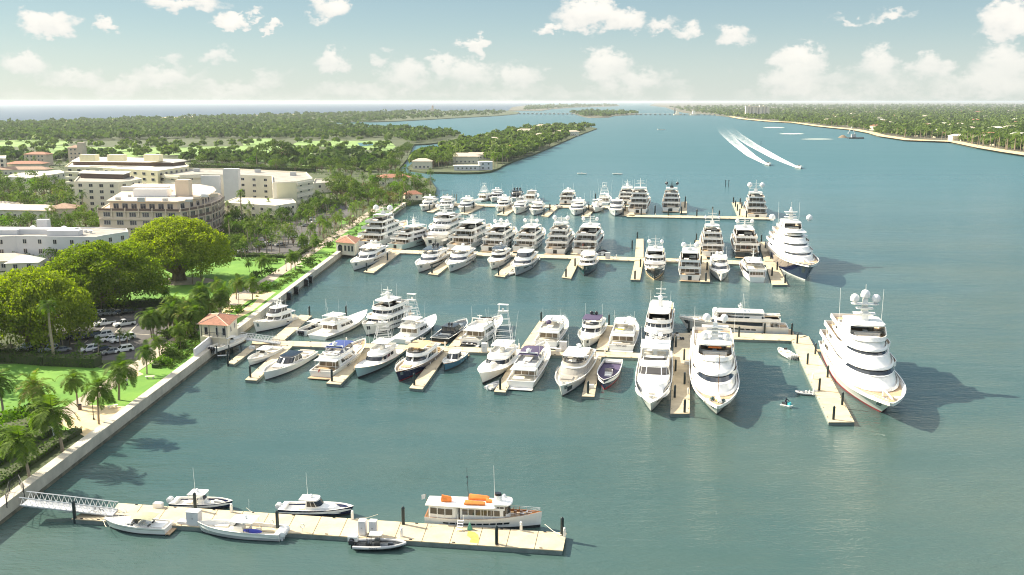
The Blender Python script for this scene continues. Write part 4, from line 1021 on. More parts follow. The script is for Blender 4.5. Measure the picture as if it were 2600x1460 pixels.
    if domes == 3: b.domes([(mx - .3, 2.5, dz_, dr), (mx - .3, -2.5, dz_, dr), (mx - .6, 0, dz_ + .9, dr * 1.05)])
    elif domes == 2: b.domes([(mx - .3, B * domew * .5, z + toph + .3, dr), (mx - .3, -B * domew * .5, z + toph + .3, dr), (mx - .5, 0, zt + masth * .75, .45)])
    elif domes == 4: b.domes([(mx - .3, 2.1, dz_ + 1.0, dr), (mx - .3, -2.1, dz_ + 1.0, dr), (mx + 1.2, hw * .55, z + toph + .35, dr), (mx + 1.2, -hw * .55, z + toph + .35, dr)])
    b.whips([(hx0, hw * 1.0, z + 1, 9), (hx0, -hw * 1.0, z + 1, 9)], .045)
    # foredeck gear
    xb = L * levels[0][0]; zb = b.dz(xb + L * .04)
    mb = MB(); mb.tube([(xb + L * .02, 0, zb), (xb + L * .02, 0, zb + 1.6)], .28, 8); mb.tube([(xb + L * .02, 0, zb + 1.5), (xb + L * .10, .8, zb + .9)], .2, 6); b.part('crane', mb, M['gel'])
    b.windlass()
    b.seats([(xb + L * .045, B * .18, zb, 1.2, 1.4, None), (xb + L * .05, -B * .20, zb, 1.6, 1.2, None)], 'cushion', 'deck_locker')
    b.rail(.80, .985, .55, n=5)
    return b

b15 = superyacht('superyacht', 'huge white superyacht with red waterline and three domes, alone along the right pier', (2236, 1047), -99.5, 46, 11, short='superyacht with the red waterline', bot='red', nowin=(0,), fb=5.4, fs=3.6, rake=.17,
    levels=[(.83, .10, 3.5, .455, .30), (.735, .09, 3.2, .42, .26), (.635, .05, 2.7, .35, .20)], masth=7.0, domes=3)
b15.hull_patch(.40, .62, .60, .78, 'frame', 'porthole', gaps=4, n=2)
mb = MB(); L_ = b15.L
b14 = superyacht('superyacht', 'tall white superyacht right of the T-shaped pier, orange cushions on its top deck', (1819, 1053), -100, 45, 9, short='white superyacht right of the T-shaped pier', fb=4.3, fs=2.9, rake=.12,
    levels=[(.84, .07, 2.7, .44, .24), (.76, .14, 3.0, .41, .24)], masth=5.2, domes=4, dr=1.0, toph=2.7)
b14.seats([(b14.L * .50, 0, 9.6, 1.6, 3.2, None)], 'orange', 'sun_lounger')
mb = MB(); xb = b14.L * .84; zb = b14.dz(xb + 2); mb.tube([(xb + 1, 0, zb + .3), (xb + 7.5, .4, zb + 1.5)], .32, 6); b14.part('boat_crane', mb, M['gel'])
mb = MB(); mb.tube([(xb - .5, .3, zb + 1), (xb - .6, .3, zb + 10)], .07, 5); b14.part('foremast', mb, M['varnish'])
b14.text('RLX', b14.L * .665, .2, 8.3, 1.0, (R(38), 0, R(90)), name='yacht_name')
for dy_, m_ in ((1.3, 'leafbright'), (-1.0, 'leafbright'), (.2, 'yellowp')):
    mb = MB(); mb.sph((xb + 3.0 + dy_ * .5, dy_, zb + .5), .55, n=8, m=5); b14.part('deck_gear', mb, M['green'] if m_ == 'leafbright' else M[m_])
b3k = superyacht('superyacht', 'large superyacht with dark navy hull and white decks at the outer end of its dock', (2044, 712), -97.5, 56, 11.3, hull='navy', short='navy-hulled superyacht', bot='gel', fb=7.4, fs=5.2, rake=.13,
    levels=[(.80, .06, 2.6, .44, .26), (.72, .07, 2.6, .41, .24), (.62, .06, 2.5, .36, .2), (.52, .04, 2.0, .28, .15)], masth=6.0, domes=2, dr=1.3, domew=1.0)

# the white raked motor yacht left of the T pier
b = Boat('motor_yacht', 'motor yacht', 'long white motor yacht with wide dark windscreen and three domes, left of the T-shaped pier', (1653, 1045), -100, 38, 6.9, short='white motor yacht left of the T-shaped pier'); L, B = b.L, b.B
b.setup(3.5, 2.3, rake=.09, wlk=.85, pd=3.0, pw=1.9, flare=1.5, sheer=1.4, sw=.92); b.hull('gel', 'bottom', bw=.5, deck='cream'); b.platform(.9, 2.0)
b.hull_patch(.80, .93, .55, .74, 'glass', n=5); b.hull_patch(.62, .74, .50, .72, 'glass', n=4, gaps=1)
z = b.dz(L * .5)
b.tier(z - .2, 1.9, L * .12, L * .85, B * .455, L * .20, rf=L * .10, ra=.2, tum=.35, roof=False, bulge=.2, bands=[(.15, .62, 'S', 1, (.80, 1.0)), (.25, .8, 'S', 5, (.12, .74))], ex=2.6)
mb = MB()
for sg in (1, -1): mb.hexa([(L * .70, B * .452 * sg, z + .15), (L * .815, B * .26 * sg, z + .15), (L * .80, B * .25 * sg, z + .1), (L * .70, B * .43 * sg, z + .1)], [(L * .66, B * .442 * sg, z + 1.1), (L * .775, B * .30 * sg, z + .9), (L * .76, B * .29 * sg, z + .9), (L * .66, B * .42 * sg, z + 1.1)])
b.part('side_window', mb, M['glass'], smooth=False)
z1 = b.tier(z + 1.68, 1.5, L * .14, L * .60, B * .42, L * .05, rf=L * .055, ra=.2, tum=.3, bulge=.1, bands=[(.08, .88, 'F', 5, .80), (.1, .85, 'S', 4, (.3, .97)), (.05, .9, 'A', 3, .9)], fo=.1, ao=2.4, ex=4, roofr=L * .04, glass='glassb')
b.coaming(z1 - .05, .85, L * .12, L * .535, B * .385, L * .05, rf=.9, ex=4); b.screen(z1 + .75, .5, L * .50, B * .35, L * .05, .5, 'glassb', ex=4)
b.seats([(L * .42, 0, z1 + .05, 2.6, B * .5, None), (L * .34, B * .18, z1, 1.0, B * .25, 'a'), (L * .34, -B * .18, z1, 1.0, B * .25, 'a')]); b.helm(L * .47, z1, -B * .18)
b.slab('hardtop', z1 + 2.0, L * .20, L * .385, B * .41, .22, r=2.2, legs=2, zl=z1 + .4, lr=.16, crown=.15)
zt = z1 + 2.3; mb = MB(); mb.tube([(L * .30, 0, zt), (L * .28, 0, zt + 1.6)], .22, 6); mb.box(L * .28, 0, zt + 1.5, .6, 3.0, .16); b.part('mast', mb, M['gel'])
b.domes([(L * .28, 1.15, zt + 1.6, .62), (L * .28, -1.15, zt + 1.6, .62), (L * .27, 0, zt + 1.9, .6)]); b.whips([(L * .36, B * .38, z1 + 1, 6.5), (L * .36, -B * .38, z1 + 1, 6.5), (L * .33, B * .38, z1 + 1, 4.5)], .04)
b.windlass(); b.seats([(L * .87, 0, b.dz(L * .87), 1.2, 1.4, 'a')], 'cushion', 'bow_seat'); b.rail(.8, .985, .4, n=5)

# ------------------------------------------------------------------ second dock, front row
c1 = console('center_console', 'white center console boat with white T-top on the boat lift beside the tile-roofed dock house', (541, 912), 66, 11.0, 3.1, 'stern', n=3, eng='outboardb', z=1.5, short='boat on the lift', inner='cream')
console('center_console', 'white center console with T-top and dark bottom, leftmost boat ahead of the second dock', (635, 930), -104, 12.5, 3.5, n=3, eng='outboardb', short='leftmost center console', bot='bottom', hull='gel')
x3 = express('day_yacht', 'white open day yacht with black glass cabin roof and plumb bow', (674, 967), -104, 19.0, 5.0, roofm='black', glass='glass', short='black-roofed day yacht', deckm='taupe', fbk=1.1)
flyyacht('motor_yacht', 'white motor yacht with blue bimini, moored stern-out with a red flag', (816, 961), 77, 22.5, 5.6, 'stern', hull='gel', hard='bim', bim='bluecanvas', short='yacht with the blue bimini', tend=True, stripe='gel', teak=True, glass='glassb', domes=1, hullwin=False, panes=3).flag(-.2, 0, 1.5)
sportfish('sportfishing_boat', 'white sportfishing boat with pale aqua hull and tall tower, bow out', (910, 962), -104, 21.5, 5.4, hull='aqua', short='pale aqua sportfisher', cap='teak', cockpit='teak', towerh=5.0)
b = flyyacht('motor_yacht', 'navy-hulled motor yacht with tan covers and varnished rails', (1014, 969), -104, 22.0, 5.4, hull='navy', hard='bim', bim='tan', short='navy-hulled yacht with tan covers', teak=True, domes=0, sunpad='tan', hullwin=False, arch=False, panes=2, stripe='varnish', bot='red')
b.fenders([.3, .45], 1)
express('picnic_boat', 'small teal-hulled picnic boat with varnished trim tied to the second dock', (1130, 943), -104, 11.5, 3.5, hull='teal', short='teal picnic boat', roofm='gel', cat='picnic boat', stripe='varnish', deckm='gel', fbk=1.15)
b = sportfish('sportfishing_boat', 'white sportfishing boat with the tallest tuna tower and a grey cover on its foredeck', (1226, 977), -104, 25.0, 6.0, short='sportfisher with the tallest tower', towerh=8.5, rigs=11)
mb = MB(); b_ = b; mb.hexa([(b.L * .60, 1.3, b.dz(b.L * .6)), (b.L * .78, .8, b.dz(b.L * .78)), (b.L * .78, -.8, b.dz(b.L * .78)), (b.L * .60, -1.3, b.dz(b.L * .6))], [(b.L * .62, .5, b.dz(b.L * .6) + 1.2), (b.L * .72, .2, b.dz(b.L * .7) + .9), (b.L * .72, -.3, b.dz(b.L * .7) + .9), (b.L * .62, -.6, b.dz(b.L * .6) + 1.2)]); b.part('tender_cover', mb, M['cushion'])
b = flyyacht('motor_yacht', 'white motor yacht moored stern-out with plum bimini and name on its transom', (1321, 988), 78, 26.5, 5.9, 'stern', hard='bim', bim='purple', short='yacht with the plum bimini', domes=1, glass='glassb', panes=3, sidepanes=4)
b = flyyacht('motor_yacht', 'taupe-grey motor yacht with covered windscreen and open foredeck seating', (1428, 1007), -104, 27.0, 6.2, hull='gel', wall='taupe', hard='slab', hardm='gel', short='taupe yacht with covered windscreen', domes=1, glass='greycanvas', sunpad='greycanvas', panes=1, cov=.9, raised=True, arch=False, deckm='cream')
b.hull_patch(.86, .93, .25, .7, 'charcoal', 'anchor_pocket', n=3)
mb = MB(); b.tier(b.dz(b.L * .62), .8, b.L * .35, b.L * .66, b.B * .43, b.L * .1, rf=.5, ra=.1, tum=.1, roof=False, wall='greycanvas', name='window_cover')
console('center_console', 'dark navy center console with plum seats and four white outboards', (1534, 990), -102, 17.0, 4.3, hull='navy', n=4, eng='outboard', short='dark navy center console', inner='purple', pad='purple', ttop=False, bot='red')
# ---- second dock, back row
b = flyyacht('trawler_yacht', 'white pilothouse trawler with a single white dome at the left end of the second dock', (652, 846), -112, 15.0, 4.6, short='white pilothouse trawler', hard='encl', domes=1, fbk=1.35, hc=1.0, railing=True, glass='glassb', tall=1.2, hullwin=False, cat='trawler yacht')
console('center_console', 'dark-decked center console with hard top and three black outboards beside the left finger dock', (766, 852), 68, 13.0, 3.6, 'stern', n=3, eng='outboardb', short='dark center console by the left finger', inner='charcoal', pad='black', top='gel')
sportfish('sportfishing_boat', 'white sportfishing yacht without tower, big flared bow pointing away and dark side window', (806, 862), 66, 20.5, 5.8, 'stern', tower=False, short='towerless sportfisher', rigs=6)
deckyacht('expedition_yacht', 'white many-decked expedition yacht with dark bottom crowded beside a tower boat', (931, 853), -112, 20.0, 6.2, levels=2, hh=2.2, short='white expedition yacht', domes=1, masth=3.2, panes=5, stripe=None, hull='gel', fbk=.95, cat='expedition yacht', front=(.76, .66, .5))
b = sportfish('sportfishing_boat', 'white sportfishing boat with lattice tower moored stern to the second dock', (1017, 871), 70, 18.5, 5.6, 'stern', short='stern-to lattice tower sportfisher', towerh=5.5, rigs=7)
express('sport_yacht', 'black sport yacht with black domes moored stern to the second dock', (1115, 871), 73, 17.5, 4.9, 'stern', hull='black', wall='charcoal', roofm='charcoal', short='black sport yacht', deckm='charcoal', cat='sport yacht', pad='greyhull', roofd=1)
b = flyyacht('motor_yacht', 'white flybridge yacht with inflatable on its stern platform and orange-lit saloon', (1193, 878), 72, 21.0, 5.6, 'stern', hard='none', short='flybridge yacht with stern inflatable', domes=0, panes=3)
b.tender(-1.0, 0, .5, 4.2, 'rubberb', R(90))
b = flyyacht('motor_yacht', 'white motor yacht with covered dark tender on its boat deck, right of a finger dock', (1386, 883), 77, 21.5, 5.8, 'stern', hard='slab', short='yacht with the covered tender', domes=1, glass='glassb')
mb = MB(); mb.sph((b.L * .22, .4, 6.0), 1.0, 1.5, .8, .6, 9, 5); b.part('tender_cover', mb, M['purple'])
flyyacht('motor_yacht', 'white sport yacht with dark plum hardtop and black domes, bow towards the second dock', (1485, 886), -103, 21.0, 5.6, short='yacht with the dark plum hardtop', hardm='purple', domem='darkdome', mastm='black', glass='glass', domes=2)
b = flyyacht('motor_yacht', 'white motor yacht moored stern-to with yellow kayak on its upper deck', (1577, 893), 79, 23.5, 6.2, 'stern', hard='slab', short='yacht with the yellow kayak', domes=1, glass='glassb')
mb = MB(); mb.sph((b.L * .14, .8, 5.4), .35, 1.0, 4.2, .6, 8, 5); b.part('kayak', mb, M['yellowp'])
b.text('Palm Lady', -.10, 0, 1.75, .75, (R(90), 0, R(-90)), name='yacht_name')
deckyacht('expedition_yacht', 'white expedition yacht with tall pole mast and navy hull half hidden behind a nosed-in yacht', (1668, 893), -101, 30.0, 6.2, levels=2, hull='navy', short='expedition yacht with the pole mast', domes=1, masth=6.5, panes=7, front=(.86, .80, .5), wk=(.46, .44, .3), cat='expedition yacht', fbk=.9)
b = deckyacht('motor_yacht', 'white motor yacht lying side-on along the right arm of the second dock', (1998, 846), 170.5, 24.5, 5.8, 'stern', levels=1, short='side-on yacht on the right arm', domes=0, masth=2.2, sidepanes=1, hh=2.2, front=(.74, .6, .5), fbk=.9, wk=(.44, .38, .3), slope=1.6)
b.tier(b.dz(b.L * .4) + 2.35, .95, b.L * .24, b.L * .60, b.B * .36, b.L * .12, rf=b.L * .05, ra=.1, tum=.15, bands=[(.1, .8, 'F', 1, 1.0), (.15, .8, 'S', 2, (.5, 1.0))], name='pilothouse')
b.tender(b.L * .14, 0, 5.2, 4.6, 'cushion')
b.domes([(b.L * .66, 1.0, 5.2, .9), (b.L * .66, -1.0, 5.2, .9)]); mb = MB(); mb.cyl(b.L * .66, 0, 3.6, 5.6, .5, .4, 8); mb.box(b.L * .66, 0, 5.1, .5, 2.6, .15); b.part('dome_platform', mb, M['gel'])

# ------------------------------------------------------------------ third dock, front row
flyyacht('motor_yacht', 'white motor yacht with arched dark side windows, first bow-out boat of the third dock', (899, 688), -98, 33, 6.6, short='yacht with arched side windows', hard='bim', bim='cushion', raised=True, domes=2, glass='glass', panes=3, sidepanes=2, railing=False)
flyyacht('motor_yacht', 'white motor yacht with black domes and dark hull windows on the third dock', (1064, 693), -99, 34, 7.0, short='yacht with black domes and hull windows', hard='slab', hardm='charcoal', domem='darkdome', mastm='black', raised=True, panes=1, sidepanes=3, railing=False, tall=2.2).hull_patch(.40, .80, .48, .74, 'glass', gaps=1, n=4)
flyyacht('motor_yacht', 'white motor yacht with one wide dark windscreen band, beside a small tender', (1143, 692), -98, 33, 7.0, short='yacht with the wide windscreen band', hard='slab', raised=True, panes=1, domes=1, railing=False)
console('center_console', 'small white center console tied behind a bow-out yacht on the third dock', (1204, 664), -60, 9.0, 3.2, short='small center console of the third dock', top='greycanvas')
flyyacht('motor_yacht', 'small white motor yacht with cream hull and black flybridge chairs', (1249, 685), -99, 25, 5.6, short='cream-hulled small yacht', hard='bim', bim='charcoal', panes=1, domes=1, stripe='tan', railing=False)
b = flyyacht('motor_yacht', 'pale grey motor yacht with plumb bow, long dark hull window and round porthole', (1310, 701), -100, 31, 6.8, hull='gelgrey', short='pale grey plumb-bow yacht', hard='encl', raised=True, panes=1, domes=0, fbk=1.15, railing=False, hullwin=False)
b.hull_patch(.45, .82, .58, .74, 'glass', gaps=0, n=8); b.hull_patch(.50, .55, .3, .5, 'glass', 'porthole', n=2)
flyyacht('trawler_yacht', 'green-hulled trawler yacht with cream upperworks on the third dock', (1483, 701), -99, 27, 6.0, hull='green', short='green-hulled trawler', hard='bim', bim='cushion', panes=5, sidepanes=4, domes=0, fbk=1.3, glass='glassb', railing=False, cat='trawler yacht', tall=1.5)
deckyacht('expedition_yacht', 'black-hulled expedition yacht with cream line along its hull and two white domes', (1661, 711), -99, 31, 6.6, levels=2, hull='black', stripe='gel', bot='tan', short='black-hulled expedition yacht', domes=2, masth=4.5, panes=7, front=(.72, .66, .5), hh=2.1, cat='expedition yacht', fbk=1.1).stripe(.20, .25, 'cream')
deckyacht('motor_yacht', 'white yacht moored stern-out with two big domes and crowded aft deck', (1751, 715), 80, 32, 6.6, 'stern', levels=2, short='stern-out yacht with two big domes', domes=2, masth=2.6, clutter=6, hh=2.1, dr=1.0, front=(.76, .70, .5))
flyyacht('motor_yacht', 'slender white bow-out yacht right of a finger crowded with piles', (1831, 715), -100, 30, 6.0, short='slender bow-out white yacht', hard='slab', raised=True, panes=1, domes=2, railing=True)
b = Boat('classic_yacht', 'classic yacht', 'classic white yacht with rounded stern, row of dark cabin windows and mast, stern-out', (1922, 717), 82, 30, 7.0, 'stern', short='classic round-stern yacht'); L, B = b.L, b.B
b.setup(3.2, 2.0, wlk=.85, sw=.62, pd=2.4, pw=1.7); b.hull('gel', 'bottom', bw=.5, deck='teak')
z = b.tier(b.dz(L * .4), 2.0, L * .05, L * .70, B * .42, L * .2, rf=.4, ra=.2, tum=.1, aw=.72, bands=[(.35, .85, 'S', 9, (.02, .98)), (.35, .85, 'A', 5, .9), (.35, .85, 'F', 4, .9)], ao=.4, roofr=3.5)
b.coaming(z, .7, L * .06, L * .60, B * .40, L * .1); z2 = b.tier(z + .02, 2.0, L * .34, L * .58, B * .32, L * .06, rf=.6, bands=[(.4, .85, 'S', 4, (.05, .95)), (.4, .85, 'F', 5, .95), (.3, .85, 'A', 3, .9)], name='pilothouse', ao=6.0)
b.mast(L * .42, z2, 5.0, .4); b.domes([(L * .30, 2.0, z2, .8), (L * .30, -2.0, z2, .8)]); b.flag(L * .04, 0, z)
# ---- third dock, back row
deckyacht('motor_yacht', 'big four-level white yacht with dark side windows next to the small pavilion', (931, 628), 78, 42, 9.0, 'stern', levels=3, short='four-level yacht by the pavilion', domes=2, masth=3.5, clutter=6, sidepanes=3, dr=1.3)
deckyacht('sport_yacht', 'white sport yacht with pale aqua lower hull and slim mast, far bow flared right', (1003, 634), 66, 30, 6.6, 'stern', levels=2, hull='aqua', short='pale aqua sport yacht', domes=1, masth=4.5, hh=1.9, cat='sport yacht')
deckyacht('motor_yacht', 'large white yacht bow towards the third dock with three tall window rows and grey mast', (1086, 634), -101, 44, 9.2, 'bow', levels=3, short='large bow-in yacht with mast', domes=2, masth=5.5, panes=9, sidepanes=6, hh=2.4, bandt=(.4, .75), front=(.78, .70, .60), fbk=1.05)
deckyacht('motor_yacht', 'white yacht moored stern-to with long dark windows on two decks', (1162, 637), 76, 40, 8.6, 'stern', levels=2, short='yacht with two long window decks', domes=1, masth=3.5, sidepanes=2, hh=2.6)
deckyacht('motor_yacht', 'white stern-to yacht with a cluster of four white domes above tan deck chairs', (1245, 640), 77, 35, 7.4, 'stern', levels=2, short='yacht with the cluster of domes', domes=3, masth=2.2, clutter=10, hh=2.2)
deckyacht('motor_yacht', 'white stern-to yacht with two raised globes and crowded aft deck', (1325, 641), 77, 34, 7.2, 'stern', levels=2, short='yacht with two raised globes', domes=2, masth=3.4, clutter=9, hh=2.1)
deckyacht('motor_yacht', 'white three-deck yacht with tan cushions under each deck and two globes, stern-to', (1409, 647), 79, 34, 7.6, 'stern', levels=3, short='three-deck yacht with tan cushions', domes=2, masth=2.4, clutter=8, hh=2.1, dr=.95)
deckyacht('motor_yacht', 'white yacht with dark blue side stripe and red ensign, stern-to on the third dock', (1481, 648), 78, 38, 8.0, 'stern', levels=2, short='yacht with the red ensign', domes=2, masth=4.6, clutter=4, hh=2.5, stripe='navy', flag='redflag', dr=.8)
deckyacht('motor_yacht', 'white yacht covered in clear wrap with tall needle mast', (1809, 654), 80, 36, 7.6, 'stern', levels=3, short='yacht with the needle mast', domes=2, masth=6.0, clutter=10, hh=2.0, dr=.6)
deckyacht('motor_yacht', 'dark-hulled white yacht with red ensign beside the navy superyacht', (1896, 656), 80, 38, 8.2, 'stern', levels=2, hull='charcoal', short='dark-hulled yacht with red ensign', domes=2, masth=4.5, clutter=6, flag='redflag', hh=2.5)
# ------------------------------------------------------------------ fourth dock, front row
flyyacht('motor_yacht', 'white flybridge yacht nearest the shore on the far dock', (1073, 537), -96, 27, 6.2, short='far-dock yacht nearest shore', raised=True, domes=1, railing=False, hard='slab')
flyyacht('motor_yacht', 'white yacht second from shore on the far dock, small dark cabin windows', (1119, 537), -96, 27, 6.4, short='far-dock yacht second from shore', hard='bim', bim='cushion', domes=0, railing=False)
flyyacht('motor_yacht', 'white yacht with dark windscreen beside the long empty finger of the far dock', (1171, 541), -97, 27, 6.2, short='far-dock yacht by the empty finger', raised=True, panes=1, railing=False, hard='slab')
flyyacht('motor_yacht', 'cream yacht with tan hull windows on the far dock', (1265, 539), -98, 28, 6.4, short='cream far-dock yacht', railing=False, wall='gel', sidepanes=4, hard='slab')
flyyacht('motor_yacht', 'white yacht with square dark windscreen, high-sided, on the far dock', (1310, 545), -98, 29, 6.4, short='square-windscreen far-dock yacht', fbk=1.25, panes=1, cov=.6, raised=True, railing=False, hard='none')
flyyacht('motor_yacht', 'low white yacht with a slim dark visor on the far dock', (1355, 548), -98, 25, 6.0, short='low far-dock yacht', hard='bim', bim='cushion', panes=1, railing=False, hc=.8)
console('center_console', 'small brown open boat between finger docks of the far dock', (1414, 531), -95, 9.5, 3.6, hull='taupe', short='small brown open boat', inner='varnish', ttop=False)
flyyacht('motor_yacht', 'broad white yacht with rounded flybridge, bow-out in the middle of the far dock', (1459, 548), -99, 29, 6.8, short='broad far-dock yacht', raised=True, panes=1, railing=False, hard='slab')
b = sportfish('sportfishing_boat', 'shrink-wrapped white sportfishing boat on the far dock', (1511, 541), -99, 20, 5.8, short='shrink-wrapped sportfisher', towerh=4.0, tower=False)
mb = MB(); mb.hexa([(b.L * .3, 2.4, 2), (b.L * .9, 1.0, 2.8), (b.L * .9, -1.0, 2.8), (b.L * .3, -2.4, 2)], [(b.L * .35, .6, 5.2), (b.L * .8, .2, 4.2), (b.L * .8, -.2, 4.2), (b.L * .35, -.6, 5.2)]); b.part('cover', mb, M['cushion'])
flyyacht('motor_yacht', 'white yacht with big single dome, last bow-out yacht of the far dock', (1561, 549), -99, 29, 6.8, short='last bow-out far-dock yacht', raised=True, panes=1, domes=1, railing=False, hard='encl')
# ---- fourth dock, back row
sportfish('sportfishing_boat', 'cream sportfishing boat with low tower behind the far dock', (1212, 512), 60, 19, 5.4, 'stern', short='cream far-dock sportfisher', towerh=3.0)
flyyacht('motor_yacht', 'grey-topped white yacht bow-in behind the far dock', (1250, 514), -98, 24, 6.0, short='grey-topped far-dock yacht', hull='gel', hardm='gelgrey', railing=False)
flyyacht('motor_yacht', 'white yacht with black top and black domes behind the far dock', (1301, 516), -98, 26, 6.4, short='black-topped far-dock yacht', hardm='black', domem='darkdome', mastm='black', wall='charcoal', domes=3, railing=False)
flyyacht('motor_yacht', 'white yacht stern-to with dark open aft deck behind the far dock', (1343, 514), 80, 22, 5.8, 'stern', short='dark aft-deck far-dock yacht', hard='bim', bim='cushion', domes=0, railing=False)
deckyacht('motor_yacht', 'white two-deck yacht with dark waterline stern-to behind the far dock', (1436, 519), 80, 24, 6.4, 'stern', levels=1, short='two-deck far-dock yacht', domes=1, masth=2, hh=2.3)
sportfish('sportfishing_boat', 'white sportfishing boat with tower and long outriggers behind the far dock', (1531, 520), 79, 20, 6.0, 'stern', short='far-dock tower boat', towerh=4.5, rigs=10)
deckyacht('motor_yacht', 'white yacht with raised dome mast hidden behind the last bow-out yacht', (1588, 520), 80, 30, 7.2, 'stern', levels=2, short='hidden far-dock dome yacht', domes=1, masth=4, hh=2.0)
deckyacht('motor_yacht', 'large white yacht with pointed mast moored stern-to at the start of the long outer pier', (1618, 543), 79, 44, 8.6, 'stern', levels=3, short='pointed-mast outer pier yacht', domes=0, masth=4.5, hh=2.3)
deckyacht('motor_yacht', 'white yacht with black mast and black domes moored stern-to at the outer pier', (1703, 539), 80, 40, 8.0, 'stern', levels=3, short='black-mast outer pier yacht', domes=2, masth=4.0, domem='darkdome', mastm='black', hh=2.1, clutter=4)
deckyacht('superyacht', 'tall white superyacht with tower mast at the far right end of the outer pier', (1922, 555), 79, 46, 10.0, 'stern', levels=3, short='far-right outer pier superyacht', domes=2, masth=6.5, hh=2.8, dr=1.5, cat='superyacht', fbk=1.1)

# ------------------------------------------------------------------ front dock
console('center_console', 'white center console with dark hull and plum seat behind the near dock', (583, 1290), -6, 8.2, 2.7, 'bow', hull='navy', n=2, short='dark-hulled console behind the near dock', inner='cushion', pad='cushion')
console('walkaround_boat', 'pale cream cuddy boat with navy hull behind the near dock', (888, 1307), -6, 9.6, 3.0, 'bow', hull='navy', n=2, cab=True, short='cream cuddy boat', inner='gel', pad='cream', cat='cuddy boat')
b = Boat('express_cruiser', 'cabin cruiser', 'white cabin cruiser with sage green canvas top ahead of the near dock', (282, 1341), 172, 8.6, 2.8, short='cruiser with the sage canvas'); L, B = b.L, b.B
b.setup(1.75, 1.25, rake=.10, wlk=.84, pd=2.3, pw=1.6); b.hull('gel', 'bottom', None, bw=.12, deck='gel'); b.platform(.8, .8)
b.stripe(.72, .78, 'taupe')
d = b.dz(L * .5); b.tier(d - .1, .5, L * .42, L * .86, B * .34, L * .2, rf=L * .08, ra=.1, tum=.2, roof=False, name='foredeck_trunk', bands=[(.2, .7, 'S', 2, (.3, .8))])
mb = MB(); mb.hexa([(.5, -1.35, .55), (L * .42, -1.5, .55), (L * .42, 1.5, .55), (.5, 1.35, .55)], [(.5, -1.35, d + .12), (L * .42, -1.5, d + .12), (L * .42, 1.5, d + .12), (.5, 1.35, d + .12)]); mb.f = mb.f[:1] + mb.f[2:]; mb.m = mb.m[:1] + mb.m[2:]; b.part('cockpit', mb, M['nonskid'], smooth=False, recalc=False)
b.screen(d + .35, .6, L * .56, B * .36, L * .10, .5, 'glassb'); b.bimini(L * .20, L * .54, d + 1.25, B * .38, 'greencanvas', d + .05)
b.seats([(L * .30, .7, .6, .8, .7, 'a'), (L * .30, -.7, .6, .8, .7, 'a')], 'charcoal'); b.seats([(.9, 0, .58, .6, 2.2, None)], 'orange'); b.rail(.5, .98, .4, n=6, r=.02)
b = console('center_console', 'long white center console with violet paddleboard along its side and four white outboards', (515, 1352), 172, 10.9, 3.1, n=4, short='console with the violet paddleboard', hull='gel', inner='cream')
b.stripe(.10, .62, 'gelgrey')
mb = MB(); mb.sph((b.L * .30, b.B * .36, 1.55), .45, 3.6, .14, .85, 12, 7); p_ = b.part('paddleboard', mb, M['bluebag'])
mb = MB(); mb.tube([(b.L * .36 + .22 * math.cos(a), b.B * .36 + .1, 1.6 + .22 * math.sin(a)) for a in [k * math.pi / 6 for k in range(13)]], .03, 4); b.part('board_emblem', mb, M['navy'], p_)
b = Boat('police_boat', 'police boat', 'grey police inflatable with black engines and POLICE on its tube', (1016, 1392), -2, 6.2, 2.2, 'bow', short='police inflatable'); L, B = b.L, b.B
b.setup(1.0, .75, rake=.12, wlk=.6, pd=2.6, pw=1.7); b.hull('charcoal', 'bottom', None, bw=.3, deck='charcoal', cap='charcoal')
mb = MB()
for sg in (1, -1): mb.tube([(s_ * L, sg * max(.0, b.yb(s_, 2.6) * B / 2 - .02), .62 + .3 * s_ ** 2) for s_ in (0, .2, .4, .6, .75, .86, .94, .99)], .27, 8, r1=.2)
b.part('inflatable_tube', mb, M['rubber'])
b.text('POLICE', L * .40, -B / 2 - .30, .70, .40, (R(78), 0, 0)); mb = MB(); mb.box(L * .44, 0, .5, .8, .8, 1.1, taper=.15); b.part('console', mb, M['charcoal'])
b.slab('t_top', 2.35, L * .30, L * .55, .75, .1, r=.3, legs=2, zl=.5, lm='iron', lr=.04); b.seats([(L * .28, 0, .5, .9, .8, 'a'), (L * .7, 0, .5, .8, .6, None)], 'charcoal'); b.outboards(2, .2, 'outboardb', sp=.7)
# the classic motor yacht behind the near dock
b = Boat('classic_yacht', 'classic yacht', 'classic white wooden motor yacht with orange-covered tenders and black-topped funnel', (1083, 1324), -6.5, 14.6, 3.5, 'stern', short='classic wooden motor yacht'); b.e.scale = (HS, HS, HS * 1.3); L, B = b.L, b.B
b.setup(2.15, 1.25, rake=.015, wlk=.84, sw=.74, pd=2.1, pw=1.6, flare=1.2, sheer=2.2); b.hull('gel', 'bottom', None, bw=.32, deck='teak', cap='varnish')
b.hull_patch(.16, .74, .42, .58, 'glass', 'porthole', gaps=9, n=1)
z = b.dz(L * .3)
z1 = b.tier(z, 1.75, L * .035, L * .30, B * .42, .9, rf=.1, ra=.05, tum=.05, aw=.8, bands=[(.42, .86, 'S', 3, (.05, .98)), (.42, .86, 'A', 3, .9)], roof=False, glass='glassb', name='aft_saloon')
b.tier(z, 1.75, L * .31, L * .72, B * .36, 1.0, rf=.15, ra=.0, tum=.05, bands=[(.45, .85, 'S', 6, (.04, .96)), (.45, .85, 'F', 3, .9)], roof=False, glass='glassb', wall='gel')
b.tier(z + .1, 2.1, L * .60, L * .735, B * .32, .8, rf=.2, ra=.0, tum=.05, bands=[(.45, .88, 'F', 5, 1.0), (.45, .88, 'S', 2, (.1, .95))], name='wheelhouse', glass='glassb', wall='gel', fo=.5, so=.3, ao=.2)
